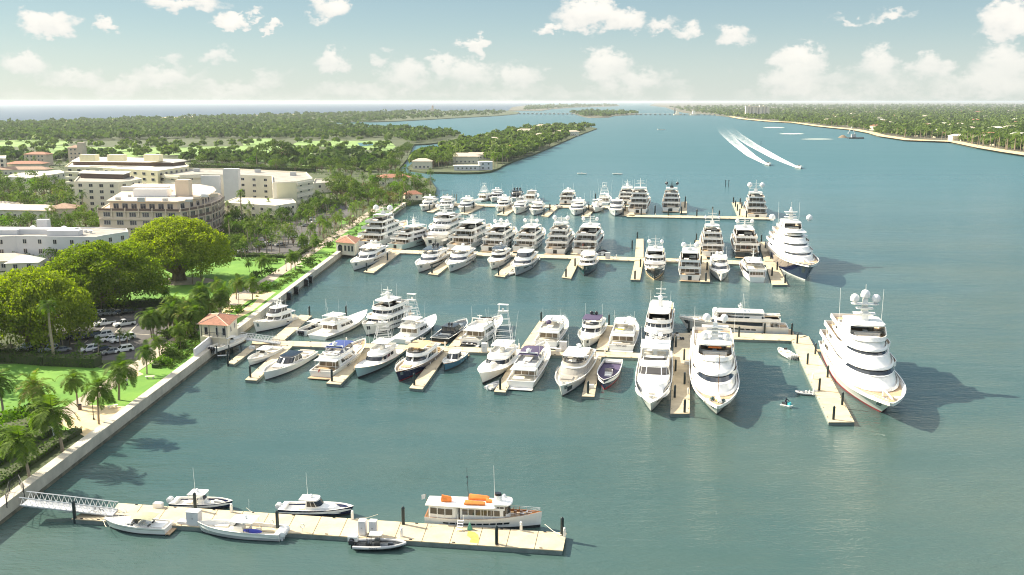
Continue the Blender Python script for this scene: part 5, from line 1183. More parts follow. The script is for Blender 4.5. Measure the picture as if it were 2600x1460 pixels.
o = b.plan(L * .01, L * .64, B * .46, 1.4, aw=.86); mb = MB(); mb.loft([[(x, y, z + 1.78) for x, y in o], [(x, y, z + 1.9) for x, y in o], [(L * .33 + (x - L * .33) * .95, y * .8, z + 1.99) for x, y in o]]); b.part('boat_deck', mb, M['gel'], ang=50)
for k in range(9):
    for sg in (1, -1):
        x_ = L * (.05 + .066 * k); mb = MB(); mb.tube([(x_, B * .445 * sg, z + .3), (x_, B * .445 * sg, z + 1.8)], .03, 4); b.part('deck_post', mb, M['gel'])
zt = z + 1.95
for (x, y, l, w, hgt) in ((.18, -.3, 1.7, .9, .9), (.45, 1.0, 3.4, 1.1, .75), (.43, -1.05, 3.4, 1.0, .6), (.545, .1, 1.0, .8, .55)):
    mb = MB(); X = L * x; mb.loft([[(X - l / 2, y - w * .3, zt), (X + l / 2, y - w * .3, zt), (X + l / 2, y + w * .3, zt), (X - l / 2, y + w * .3, zt)], [(X - l / 2, y - w / 2, zt + hgt * .5), (X + l / 2, y - w * .4, zt + hgt * .5), (X + l / 2, y + w * .4, zt + hgt * .5), (X - l / 2, y + w / 2, zt + hgt * .5)], [(X - l * .45, y - w * .1, zt + hgt), (X + l * .4, y - w * .1, zt + hgt * .8), (X + l * .4, y + w * .1, zt + hgt * .8), (X - l * .45, y + w * .1, zt + hgt)]]); b.part('covered_tender', mb, M['orange'])
mb = MB(); mb.loft([[(L * .63 + .75 * math.cos(a), .55 * math.sin(a), zt) for a in [k * math.pi / 6 for k in range(12)]], [(L * .625 + .6 * math.cos(a), .45 * math.sin(a), zt + 1.1) for a in [k * math.pi / 6 for k in range(12)]]]); fn = b.part('funnel', mb, M['gel'])
mb = MB(); mb.loft([[(L * .625 + .62 * math.cos(a), .47 * math.sin(a), zt + 1.1) for a in [k * math.pi / 6 for k in range(12)]], [(L * .62 + .6 * math.cos(a), .45 * math.sin(a), zt + 1.4) for a in [k * math.pi / 6 for k in range(12)]]]); b.part('funnel_top', mb, M['black'], fn)
mb = MB(); mb.tube([(L * .37, 0, zt), (L * .355, 0, zt + 4.6)], .06, 5, r1=.03); mb.box(L * .36, 0, zt + 2.6, .1, 1.0, .06); mb.box(L * .36, 0, zt + 3.3, .3, .3, .12); b.part('mast', mb, M['charcoal'])
b.whips([(L * .60, -.6, zt, 5.2)], .035); b.domes([(L * .67, 1.1, zt + .2, .35)]); b.flag(.1, 0, z + 1.8, 'cloth', .9)
mb = MB()
for x in (.77, .82): mb.box(L * x, .35, b.dz(L * x), .5, .5, .5, taper=.1); mb.box(L * x - .25, .35, b.dz(L * x) + .5, .08, .5, .5)
b.part('deck_chair', mb, M['varnish']); b.rail(.70, .985, .45, n=7, r=.022); b.windlass()

# ------------------------------------------------------------------ small craft
def rib(name, label, px, hd, l, m='rubber', short=None, eng=True, cat='tender', z=0.0):
    b = Boat(name, cat, label, px, hd, l, l * .42, 'stern', group='tenders in the marina', short=short, z=z); L = b.L
    mb = MB(); w = L * .40
    for sg in (1, -1): mb.tube([(0, w / 2 * sg, .42), (L * .55, w / 2 * sg, .45), (L * .8, w * .36 * sg, .55), (L * .94, w * .16 * sg, .66), (L * .985, 0, .7)], L * .055, 8)
    b.part('inflatable_tube', mb, M[m])
    mb = MB(); mb.loft([[(0, -w * .4, .2), (L * .6, -w * .4, .22), (L * .95, 0, .5), (L * .6, w * .4, .22), (0, w * .4, .2)], [(0, -w * .2, -.2), (L * .6, -w * .2, -.2), (L * .9, 0, .1), (L * .6, w * .2, -.2), (0, w * .2, -.2)]]); b.part('hull', mb, M['gel'])
    mb = MB(); mb.box(L * .42, 0, .22, L * .12, w * .34, .75, taper=.15); b.part('console', mb, M['gel'])
    b.seats([(L * .26, 0, .22, L * .1, w * .6, 'a'), (L * .68, 0, .24, L * .12, w * .4, None)])
    if eng: b.outboards(1, .1, 'outboard' if m == 'rubber' else 'outboardb')
    return b
b = console('rigid_inflatable', 'white open tender with four outboards moored inside the right pier', (2013, 912), 100, 6.6, 2.6, 'stern', n=4, short='open tender inside the right pier', ttop=False, cat='tender', group='tenders in the marina')
rib('inflatable_tender', 'small white inflatable tender beside the middle of the right pier', (2066, 1003), 170, 3.2, 'rubber', 'inflatable beside the right pier')
rib('inflatable_tender', 'small grey inflatable at the finger tip between two near-row yachts', (1240, 990), 62, 4.0, 'rubber', 'grey inflatable at a finger tip')
rib('inflatable_tender', 'small white inflatable tucked beside the bow of a plumb-bow yacht on the third dock', (1284, 700), 60, 5.4, 'rubber', 'white inflatable on the third dock')
console('open_boat', 'open boat with white outboards tied behind the tall white superyacht', (1730, 868), 100, 5.5, 2.2, 'stern', n=2, eng='outboardb', short='open boat behind the T-shaped pier', ttop=False, cat='tender', group='tenders in the marina')
console('open_boat', 'white low open boat lying along the third dock', (1722, 668), 168, 9.0, 2.6, 'stern', short='low open boat along the third dock', ttop=False)
rib('inflatable_tender', 'dark inflatable with seats afloat right of the red ensign yacht', (1524, 649), 75, 7.0, 'rubberb', 'dark inflatable on the third dock')

# jet ski with rider
js = empty('jet_ski', G(1998, 1033, 0), R(-52)); tag(js, 'small jet ski with a rider crossing the basin before the tall superyacht', 'jet ski')
mb = MB(); mb.loft([[(-1.2, -.45, .25), (.5, -.45, .3), (1.3, 0, .55), (.5, .45, .3), (-1.2, .45, .25)], [(-1.1, -.3, -.1), (.5, -.3, -.1), (1.1, 0, .2), (.5, .3, -.1), (-1.1, .3, -.1)]]); mb.build('hull', M['gel'], js)
mb = MB(); mb.box(-.3, 0, .28, 1.4, .4, .45, taper=.1); mb.build('seat', M['charcoal'], js)
mb = MB(); mb.box(.5, 0, .3, .6, .5, .6, taper=.3); mb.tube([(.35, -.4, .95), (.4, .4, .95)], .04, 5); mb.build('handlebar', M['cyan'], js)
def skin_person(name, label, loc, rz, joints, edges, radii, m, cat='person', group=None):
    me = bpy.data.meshes.new(name); me.from_pydata(joints, edges, []); o = bpy.data.objects.new(name, me); COL.objects.link(o)
    md = o.modifiers.new('skin', 'SKIN'); sk = me.skin_vertices[0].data if me.skin_vertices else None
    if sk is None:
        bpy.context.view_layer.objects.active = o; bpy.ops.mesh.customdata_skin_add(); sk = me.skin_vertices[0].data
    for i, r in enumerate(radii): sk[i].radius = (r, r)
    sk[0].use_root = True
    su = o.modifiers.new('sub', 'SUBSURF'); su.levels = 1; su.render_levels = 1
    me.materials.append(M[m]); o.location = loc; o.rotation_euler = (0, 0, rz); tag(o, label, cat, group); return o
SIT = [(-.35, 0, .78), (-.32, 0, 1.0), (-.25, 0, 1.28), (-.2, 0, 1.45), (-.17, 0, 1.62), (-.2, .2, 1.36), (.05, .28, 1.12), (.33, .3, 1.0), (-.2, -.2, 1.36), (.05, -.28, 1.12), (.33, -.3, 1.0), (-.1, .22, .78), (.1, .32, .5), (.0, .34, .25), (-.1, -.22, .78), (.1, -.32, .5), (.0, -.34, .25)]
SE = [(0, 1), (1, 2), (2, 3), (3, 4), (2, 5), (5, 6), (6, 7), (2, 8), (8, 9), (9, 10), (0, 11), (11, 12), (12, 13), (0, 14), (14, 15), (15, 16)]
SR = [.15, .14, .16, .07, .11, .07, .05, .04, .07, .05, .04, .10, .075, .06, .10, .075, .06]
skin_person('person', 'jet ski rider in dark clothes leaning on the handlebar', js.location, R(-52), SIT, SE, SR, 'clothd')
STD = [(0, 0, .95), (0, 0, 1.15), (0, 0, 1.4), (0, 0, 1.53), (.02, 0, 1.68), (0, .2, 1.42), (0, .26, 1.15), (.08, .27, .92), (0, -.2, 1.42), (0, -.26, 1.15), (.08, -.27, .92), (0, .1, .9), (.03, .11, .5), (0, .11, .08), (0, -.1, .9), (-.06, -.11, .5), (-.12, -.11, .1)]
skin_person('person', 'person in a white shirt walking on the path between the palms', G(137, 1108, LZ + .04), R(70), STD, SE, SR, 'cloth')
# ------------------------------------------------------------------ docks
DZ = .62
def dock(label, pxs, z=DZ, thick=.62, slab=3.0, name='floating_dock', group='floating docks of the marina', world=False):
    """floating dock from four corners: along the near edge a->b, far edge d->c"""
    P = [Vector((*p, z)) if world else G(p[0], p[1], z) for p in pxs]
    a, b, c, d = P
    e = empty(name, (a + b + c + d) / 4 - Vector((0, 0, z))); tag(e, label, 'dock', group)
    off = e.location
    if (b - a).length < (d - a).length: a, b, c, d = d, a, b, c
    n = max(1, int((b - a).length / slab))
    mb = MB(); g = (.08 if 'lowest' in label else .04) / max(1, (b - a).length)
    for k in range(n):
        f0, f1 = k / n + g / 2, (k + 1) / n - g / 2
        q = [a.lerp(b, f0), a.lerp(b, f1), d.lerp(c, f1), d.lerp(c, f0)]
        mb.hexa([tuple(p - off + Vector((0, 0, -.12))) for p in q], [tuple(p - off) for p in q])
    mb.build('dock_slab', M['concrete'], e, smooth=False)
    cen = (a + b + c + d) / 4
    q = [p + (cen - p).normalized() * .12 for p in (a, b, c, d)]
    mb = MB(); mb.hexa([tuple(p - off + Vector((0, 0, -thick - .3))) for p in q], [tuple(p - off + Vector((0, 0, -.122))) for p in q]); mb.build('float', M['dockside'], e, smooth=False)
    mb = MB(); al = (b - a).normalized()
    m = max(2, int((b - a).length / 5))
    for k in range(m):
        for (s0, s1, sg) in ((a, b, 1), (d, c, -1)):
            p = s0.lerp(s1, (k + .5) / m); p = p + (cen - (a.lerp(b, .5) if sg > 0 else d.lerp(c, .5))).normalized() * .22 - off
            mb.box(p.x, p.y, z + .003, .36, .07, .09, math.atan2(al.y, al.x))
    mb.build('cleat', M['iron'], e, smooth=False)
    return e
def nearest_boat(p):
    best = min(BOATS, key=lambda b: (Vector((b[1].x, b[1].y)) - Vector((p.x, p.y))).length - b[3] * .35)
    a = best[2]; f = (p.x - best[1].x) * math.cos(a) + (p.y - best[1].y) * math.sin(a)
    return best[0], ('bow' if f > best[3] * .2 else 'stern' if f < -best[3] * .2 else 'middle')

dock('wide concrete near dock with yellow stain, lowest in the photo', [(266, 1322), (1430, 1398), (1439, 1353), (300, 1277)], slab=3.2)
dock('short low landing float at the gangway foot of the near dock', [(181, 1317), (268, 1323), (330, 1310), (215, 1297)], slab=2)
dock('main walkway of the second dock, from the dock house to the T-shaped pier', [(640, 875), (1702, 911), (1704, 899), (640, 862)])
dock('T-shaped pier between two long white yachts, pointing at the camera', [(1702, 1050), (1751, 1050), (1753, 845), (1712, 845)])
dock('right arm of the second dock behind which a yacht lies side-on', [(1753, 858), (2010, 865), (2048, 851), (1753, 840)])
dock('wide right pier beside the largest white superyacht', [(2104, 1072), (2170, 1072), (2053, 853), (2009, 863)])
dock('main walkway of the third dock', [(940, 640), (1985, 674), (1985, 665), (940, 632)])
dock('main walkway of the far dock near the lagoon', [(1095, 522), (1600, 529), (1600, 523), (1095, 516)])
dock('long thin outer pier of the far dock', [(1590, 550), (1962, 557), (1962, 551), (1600, 545)])
dock('short slanting pier with many piles left of the far-right superyacht', [(1873, 550), (1899, 551), (1881, 514), (1858, 514)])
dock('connecting float between far dock and outer pier', [(1580, 547), (1612, 548), (1606, 526), (1580, 526)])
def finger(near, far, tip='', nm='finger_dock'):
    """finger dock: (xL,yL),(xR,yR) at the near end and the same at the far end"""
    c = (G(*near[0]) + G(*near[1]) + G(*far[0]) + G(*far[1])) / 4
    s, w = nearest_boat(c)
    return dock('narrow finger dock along the ' + s, [near[0], near[1], far[1], far[0]], name=nm, group='finger docks between the boats')
FING = [([(577, 922), (593, 925)], [(640, 872), (662, 876)]), ([(622, 964), (651, 966)], [(718, 878), (742, 879)]), ([(828, 973), (864, 976)], [(925, 886), (952, 887)]),
        ([(1039, 985), (1072, 988)], [(1112, 893), (1140, 894)]), ([(1254, 994), (1283, 996)], [(1311, 899), (1336, 900)]), ([(1477, 1006), (1509, 1007)], [(1500, 906), (1527, 907)]),
        ([(690, 861), (722, 863)], [(763, 799), (793, 801)]), ([(1322, 884), (1352, 886)], [(1370, 814), (1395, 815)]), ([(1513, 888), (1543, 890)], [(1532, 825), (1556, 826)]), ([(1140, 878), (1166, 879)], [(1192, 820), (1214, 820)]),
        ([(923, 690), (948, 693)], [(990, 641), (1016, 642)]), ([(1087, 695), (1111, 698)], [(1152, 646), (1172, 646)]), ([(1255, 700), (1281, 703)], [(1310, 652), (1332, 652)]), ([(1426, 704), (1450, 707)], [(1452, 656), (1474, 657)]),
        ([(1601, 710), (1625, 711)], [(1612, 661), (1634, 662)]), ([(1612, 653), (1634, 653)], [(1616, 606), (1634, 606)]), ([(1778, 715), (1803, 716)], [(1776, 667), (1798, 667)]), ([(1772, 657), (1795, 657)], [(1764, 610), (1784, 610)]),
        ([(1961, 723), (2000, 723)], [(1945, 673), (1975, 673)]), ([(1942, 665), (1972, 665)], [(1925, 614), (1951, 614)]), ([(1448, 645), (1466, 646)], [(1465, 612), (1480, 612)]),
        ([(1083, 538), (1100, 539)], [(1115, 521), (1130, 521)]), ([(1164, 542), (1185, 544)], [(1215, 522), (1232, 522)]), ([(1262, 545), (1286, 547)], [(1298, 523), (1318, 523)]), ([(1374, 548), (1392, 550)], [(1404, 524), (1420, 524)]),
        ([(1475, 550), (1493, 551)], [(1500, 525), (1516, 525)]), ([(1726, 541), (1744, 541)], [(1730, 512), (1744, 512)])]
for nr, fr in FING: finger(nr, fr)
# ------------------------------------------------------------------ piles
def make_pile():
    e = empty('dock_pile', (0, 0, 0))
    mb = MB(); mb.cyl(0, 0, -2.0, 2.55, .20, .19, 10); mb.build('post', M['pile'], e)
    mb = MB(); mb.loft([[(.215 * math.cos(k * .6283), .215 * math.sin(k * .6283), z) for k in range(10)] for z in (2.552, 2.62)] + [[(.02 * math.cos(k * .6283), .02 * math.sin(k * .6283), 2.86) for k in range(10)]]); mb.build('pile_cap', M['pile'], e)
    return e
PILES = [(190, 1316), (705, 1342), (1024, 1331), (1261, 1381), (1427, 1359), (496, 1294),
    (579, 922), (636, 958), (843, 968), (786, 801), (879, 800), (1052, 978), (1042, 800), (1374, 816), (1270, 989), (1493, 999), (1546, 823), (1876, 855), (1941, 845), (2024, 872), (2010, 846), (1749, 840), (1716, 881), (1737, 914), (1715, 942), (1738, 975), (1713, 1009), (1738, 1047),
    (2070, 899), (2050, 925), (2101, 958), (2080, 991), (2138, 1028), (2116, 1065),
    (931, 688), (984, 661), (1097, 694), (1266, 699), (1047, 590), (1437, 703), (1460, 676), (1450, 624), (1612, 709), (1626, 678), (1618, 606), (1605, 628), (1297, 620), (1792, 714), (1780, 670), (1795, 686), (1768, 610), (1777, 622), (1780, 646), (1764, 626), (1993, 719), (1960, 700), (1973, 685), (1943, 630), (1933, 613), (1929, 639), (1957, 657),
    (1091, 535), (1179, 540), (1203, 529), (1279, 543), (1381, 547), (1396, 534), (1424, 506), (1482, 547), (1495, 534), (1512, 506), (1582, 546), (1587, 535), (1597, 514), (1628, 546), (1663, 539), (1697, 547), (1730, 541), (1739, 527), (1740, 514), (1769, 549), (1809, 542), (1826, 552), (1862, 516), (1867, 525), (1879, 519), (1872, 535), (1883, 529), (1878, 547), (1895, 552)]
pile0 = make_pile(); seen = {}
def pile_label(p, y):
    if y > 1200: return None
    s, w = nearest_boat(p)
    return 'dark green pile beside the %s of the %s' % (w, s)
NEAR = ['dark pile at the gangway end of the near dock', 'dark pile on the near dock between the paddleboard console and the cuddy boat', 'dark pile at the back edge of the near dock, left of the classic yacht',
        'dark pile at the front edge of the near dock, right of the yellow stain', 'dark pile at the outer right corner of the near dock', 'dark pile behind the white cabinet of the near dock']
for i, (x, y) in enumerate(PILES):
    e = pile0 if i == 0 else copy_tree(pile0)
    p = G(x, y, DZ); e.location = (p.x, p.y, .15 if y > 600 else .3); e.scale = (1.7, 1.7, 1.25) if y < 560 else (1.35, 1.35, 1.1) if y < 730 else (1.1, 1.1, 1.0)
    lab = NEAR[i] if i < 6 else pile_label(p, y)
    tag(e, lab, 'pile', 'dark mooring piles of the marina')
# old wooden piles near the far shore
wp = None
for i in range(14):
    x = 1126 + (i % 7) * 5.5; y = 506 + (i // 7) * 3.5
    if wp is None:
        mb = MB(); mb.cyl(0, 0, -1, 3.2, .18, .16, 7); wp = mb.build('wooden_pile', M['barkd']); o = wp
    else: o = wp.copy(); COL.objects.link(o)
    o.location = G(x, y, 0); o.scale = (1, 1, random.uniform(.7, 1.25)); tag(o, 'weathered brown pile in the cluster by the far shore point', 'pile', 'weathered piles by the far shore')

# ------------------------------------------------------------------ things on the docks
def pedestal(x, y, label):
    e = empty('power_pedestal', G(x, y, DZ)); tag(e, label, 'dock pedestal', 'white power pedestals on the docks')
    mb = MB(); mb.box(0, 0, .004, .34, .3, .85, taper=.12); mb.build('cabinet', M['gel'], e, smooth=False)
    mb = MB(); mb.lathe(0, 0, [(.85, .10), (1.0, .16), (1.1, .15), (1.18, .02)], 8); mb.build('lamp_cap', M['dome'], e); return e
for x, y, l in [(895, 1318, 'white power pedestal at the back edge of the near dock by the cuddy boat'), (1020, 1362, 'white power pedestal at the front edge of the near dock by the police boat'), (1323, 1347, 'white power pedestal with coiled hose by the classic yacht bow'), (588, 1300, 'white power pedestal near the dark-hulled console bow'), (1433, 1362, 'white power pedestal at the outer corner of the near dock'),
                (880, 869, 'white power pedestal behind the yacht with the blue bimini'), (1130, 881, 'white power pedestal at the stern of the black sport yacht'), (1318, 885, 'white power pedestal left of the finger with the covered-tender yacht'), (1062, 874, 'white power pedestal by the stern-to lattice tower boat'), (1490, 896, 'white power pedestal by the dark plum hardtop yacht'), (1536, 898, 'white power pedestal right of the dark plum hardtop yacht'),
                (2064, 962, 'white power pedestal halfway along the right pier'), (2066, 1003, 'white power pedestal low on the right pier, left edge'), (1747, 1000, 'white power pedestal on the T-shaped pier'), (1016, 637, 'white power pedestal by the pale aqua sport yacht'), (1565, 655, 'white power pedestal on the empty stretch of the third dock'), (1664, 548, 'white power pedestal on the outer pier'), (1809, 551, 'white power pedestal on the outer pier near the slanting pier')]:
    pedestal(x, y, l)
def cabinet(px, py, label, w=1.1, d=.9, h=1.75, rz=-8, base=False):
    e = empty('dock_cabinet', G(px, py, DZ), R(rz)); tag(e, label, 'cabinet', 'white cabinets on the docks')
    mb = MB(); mb.box(0, 0, .004, w, d, h); mb.build('body', M['stuccob'], e, smooth=False)
    mb = MB(); mb.box(0, 0, h + .006, w * 1.06, d * 1.08, .07, taper=.03); mb.build('lid', M['gel'], e, smooth=False)
    for s in (-1, 1):
        mb = MB(); mb.box(s * w * .25, -d / 2 - .012, .12, w * .46, .02, h - .22); dr = mb.build('door', M['stuccob'], e, smooth=False)
        mb = MB(); mb.box(s * w * .06, -d / 2 - .035, h * .5, .03, .03, .14); mb.build('handle', M['iron'], dr, smooth=False)
    if base: mb = MB(); mb.box(-w * .95, .1, .004, w * .8, d * .8, .3); mb.build('step', M['stuccob'], e, smooth=False)
cabinet(494, 1330, 'big white cabinet with step on the near dock, behind the cabin cruiser', 1.55, 1.1, 1.7, base=True)
cabinet(921, 1356, 'left white cabinet of the pair on the near dock', .85, .8, 1.75)
cabinet(948, 1357, 'right white cabinet of the pair on the near dock', .85, .8, 1.75)
cabinet(1230, 893, 'white cabinet with a dark stripe left of the tallest tower boat', 1.2, .8, 1.8)
cabinet(1430, 889, 'white cabinet on the second dock right of the covered-tender yacht', 1.5, 1.0, 1.8)
cabinet(1543, 657, 'white cabinet with a dark stripe on the third dock', 1.6, 1.0, 2.0)
def dockbox(px, py, label, rz=-8):
    e = empty('dock_box', G(px, py, DZ), R(rz)); tag(e, label, 'dock box', 'white dock boxes')
    mb = MB(); mb.box(0, 0, .004, 1.2, .6, .55); mb.build('box', M['gel'], e, smooth=False)
    mb = MB(); mb.box(0, 0, .556, 1.26, .66, .12, taper=.2); mb.build('lid', M['gel'], e, smooth=False)
for x, y, l in [(402, 1288, 'white dock box at the stern of the dark-hulled console'), (897, 1373, 'low white dock box beside the cabinet pair'), (1036, 873, 'white dock box right of the stern-to lattice tower boat'), (1418, 892, 'white dock box left of the tall white dock cabinet'), (640, 886, 'white dock box on the finger by the boat lift'), (1500, 985, 'white dock box near the tip of the finger by the navy console'), (1745, 925, 'white dock box beside the T-shaped pier yacht')]:
    dockbox(x, y, l)
for x, y, l in [(768, 1350, 'white life ring on a post on the near dock, by the front edge'), (690, 1340, 'hose reel post next to the dark pile of the near dock'), (317, 1313, 'white life ring near the gangway foot')]:
    e = empty('life_ring_post', G(x, y, DZ)); tag(e, l, 'life ring', 'life rings on the near dock')
    mb = MB(); mb.tube([(0, 0, .004), (0, 0, .55)], .03, 5); mb.build('post', M['alu'], e)
    mb = MB(); mb.tube([(.26 * math.cos(a), .02, .75 + .26 * math.sin(a)) for a in [k * math.pi / 7 for k in range(15)]], .055, 6); mb.build('ring', M['gel'], e)
pts = [G(x, y, DZ + .012) for x, y in [(1188, 1347), (1205, 1351), (1214, 1358), (1217, 1372), (1214, 1379), (1192, 1377), (1196, 1367), (1186, 1360)]]
mb = MB(); mb.add([tuple(p) for p in pts], [tuple(range(len(pts)))]); tag(mb.build('paint_stain', mat('yellow_stain', (.46, .33, .08), .7, var=.15, vscale=1.5), smooth=False), 'yellow stain spilled across the near dock deck', 'stain')
e = empty('boarding_steps', G(1168, 1345, DZ), R(-8)); tag(e, 'pale folding boarding steps beside the classic yacht', 'steps')
mb = MB()
for k in range(4): mb.box(0, .25 * k - .3, .25 * k + .2, .7, .26, .04)
for s in (-.35, .35): mb.tube([(s, -.5, .004), (s, .55, 1.05), (s, .55, 1.7)], .03, 4)
mb.build('steps', M['alu'], e)
e = empty('hose_bundle', G(1193, 1344, DZ)); tag(e, 'green hose bundle heaped on the near dock beside the boarding steps', 'hose')
mb = MB(); mb.lathe(0, 0, [(.004, .35), (.15, .33), (.4, .2), (.75, .1), (.9, .05)], 9); mb.build('coil', mat('green_net', (.10, .32, .22), .8), e)
def bike(loc, rz, label):
    e = empty('bicycle', loc, rz); tag(e, label, 'bicycle')
    for x in (-.5, .5):
        mb = MB(); mb.tube([(x + .33 * math.cos(a), 0, .34 + .33 * math.sin(a)) for a in [k * math.pi / 7 for k in range(15)]], .03, 4); mb.build('wheel', M['tyre'], e)
    mb = MB(); mb.tube([(-.5, 0, .34), (-.15, 0, .85), (.35, 0, .85), (0, 0, .34), (-.5, 0, .34)], .025, 4); mb.tube([(.5, 0, .34), (.35, 0, .85), (.33, 0, 1.0), (.33, .25, 1.02)], .025, 4); mb.tube([(0, 0, .34), (-.17, 0, .9)], .025, 4); mb.build('frame', M['iron'], e)
    mb = MB(); mb.box(-.18, 0, .92, .28, .14, .07); mb.build('saddle', M['iron'], e)
bike(G(246, 1307, DZ), .3, 'bicycle leaning by the gangway foot on the near dock')
bike(G(12, 1262, LZ), R(60), 'bicycle parked beside the gate at the shore end of the gangway')

# gangways with truss rails
def gangway(label, a, b, w, za, zb, h=1.05, n=16):
    a = Vector((a[0], a[1], za)); b = Vector((b[0], b[1], zb)); e = empty('gangway', a); tag(e, label, 'gangway')
    d = b - a; s = Vector((-d.y, d.x, 0)).normalized() * w / 2; up = Vector((0, 0, 1))
    mb = MB(); mb.hexa([tuple(p - up * .12) for p in (-s, d - s, d + s, s)], [tuple(p) for p in (-s, d - s, d + s, s)]); mb.build('walkway', M['gelgrey'], e, smooth=False)
    for sg in (1, -1):
        mb = MB(); o = s * sg
        for k in range(n + 1):
            f = k / n
            if k < n:
                p0 = d * f + o; p1 = d * ((k + .5) / n) + o + up * h; p2 = d * ((k + 1) / n) + o
                mb.tube([p0, p1, p2], .045, 4)
        for hh_ in (.05, h): mb.tube([o + up * hh_ - d.normalized() * .1, d + o + up * hh_ + d.normalized() * .1], .06, 5)
        mb.build('truss_rail', M['alu'], e)
p1, p2 = G(75, 1279, LZ + .3), G(278, 1305, DZ)
gangway('white truss-railed gangway from the seawall down to the near dock', G(62, 1275, LZ + .35), G(292, 1302, DZ + .08), 1.9, LZ + .35, DZ + .10)
gangway('white truss-railed gangway from the dock house to the second dock', G(612, 862, LZ), G(712, 872, DZ), 1.7, LZ + .3, DZ + .10, n=12)
gangway('gangway from the pavilion to the third dock', G(905, 632, LZ), G(960, 636, DZ), 1.6, LZ + .3, DZ + .1, n=10)
e = empty('iron_gate', G(30, 1262, LZ)); tag(e, 'dark iron gate and rail at the shore end of the near gangway', 'gate')
q = G(30, 1262, LZ); pp = [G(x, y, LZ) - q for x, y in [(18, 1290), (26, 1256), (50, 1238), (62, 1262)]]
mb = MB()
for p in pp: mb.tube([p, p + Vector((0, 0, 1.9))], .06, 5)
for i in range(3):
    for hh_ in (.3, 1.0, 1.8): mb.tube([pp[i] + Vector((0, 0, hh_)), pp[i + 1] + Vector((0, 0, hh_))], .04, 4)
    for k in range(1, 6): f = k / 6; c_ = pp[i].lerp(pp[i + 1], f); mb.tube([c_ + Vector((0, 0, .3)), c_ + Vector((0, 0, 1.8))], .02, 4)
mb.build('railing', M['iron'], e)
# boat lift
e = empty('boat_lift', G(570, 898, 0)); tag(e, 'four-post boat lift holding a white center console', 'boat lift'); q = G(570, 898, 0)
mb = MB()
for x, y in [(552, 914), (583, 912), (590, 884), (612, 882)]:
    p = G(x, y, 0) - q; mb.tube([p + Vector((0, 0, -1)), p + Vector((0, 0, 3.0))], .13, 6)
mb.build('post', M['pile'], e)
mb = MB()
for (x0, y0, x1, y1) in [(552, 914, 583, 912), (590, 884, 612, 882)]:
    a, b = G(x0, y0, 0) - q, G(x1, y1, 0) - q; mb.tube([a + Vector((0, 0, .9)), b + Vector((0, 0, .9))], .12, 5)
mb.build('cradle_beam', M['alu'], e)
# jet skis on floats and dark fenders on the seawall
for x, y in [(712, 738), (693, 752), (737, 718), (748, 710)]:
    p = G(x, y, 1.0); mb = MB(); mb.box(0, 0, -1.0, 1.1, 1.3, 2.0); o = mb.build('seawall_fender', M['black'], loc=(wallx(p.y) + 1.0, p.y, 1.1), smooth=False); tag(o, 'square black rubber fender on the seawall above the yacht basin', 'fender', 'black fenders on the seawall')
# channel markers and the crane barge
for x, y, l in [(1842, 474, 'left channel marker post of the pair beyond the far dock'), (1850, 474, 'right channel marker post of the pair beyond the far dock'), (1932, 367, 'lone channel marker between the wakes and the shore')]:
    mb = MB(); mb.cyl(0, 0, -1, 3.4, .2, .2, 7); mb.box(0, 0, 3.4, .6, .25, .6); o = mb.build('channel_marker', M['pile'], loc=G(x, y, 0)); tag(o, l, 'channel marker', 'channel markers in the lagoon')
e = empty('crane_barge', G(2172, 352, 0)); e.scale = (1.5, 1.5, 1.5); tag(e, 'dark crane barge working in the lagoon off the right shore', 'barge')
mb = MB(); mb.box(0, 0, -.3, 14, 6, 1.6); mb.build('hull', M['charcoal'], e, smooth=False)
mb = MB(); mb.box(-2, 0, 1.3, 4, 3, 3); mb.build('cab', M['gelgrey'], e, smooth=False)
mb = MB(); mb.tube([(0, 0, 3), (-4, 0, 11)], .35, 5); mb.tube([(-4, 0, 11), (-6.5, 0, 6)], .3, 5); mb.box(-6.5, 0, 4.6, 1.6, 1.4, 1.5); mb.build('excavator_arm', M['gelgrey'], e)
mb = MB(); mb.lathe(0, 0, [(0, 7), (1.5, 5), (3.5, 2), (4, .5)], 11); o = mb.build('spoil_heap', M['barkd'], loc=G(2140, 349.5, 0)); tag(o, 'dark heap of spoil left of the crane barge', 'spoil heap')
# mooring lines of the near boats
for (a, za, b_, zb, l) in [((1383, 1331), 1.7, (1427, 1359), 1.6, 'bow line of the classic yacht to the corner pile'), ((960, 1306), 1.1, (905, 1316), .7, 'bow line of the cream cuddy boat'), ((625, 1289), 1.0, (650, 1302), .7, 'bow line of the dark-hulled console'), ((690, 1340), .9, (705, 1342), 1.6, 'stern line of the console with the paddleboard'), ((1100, 1328), 1.0, (1090, 1337), .7, 'stern line of the classic yacht'), ((270, 1338), 1.2, (262, 1320), .7, 'bow line of the cabin cruiser')]:
    p, q = G(*a, za), G(*b_, zb); md = (p + q) / 2 - Vector((0, 0, .18)); mb = MB(); mb.tube([p, md, q], .03, 4); o = mb.build('mooring_line', M['cream']); tag(o, l, 'rope', 'mooring lines at the near dock')
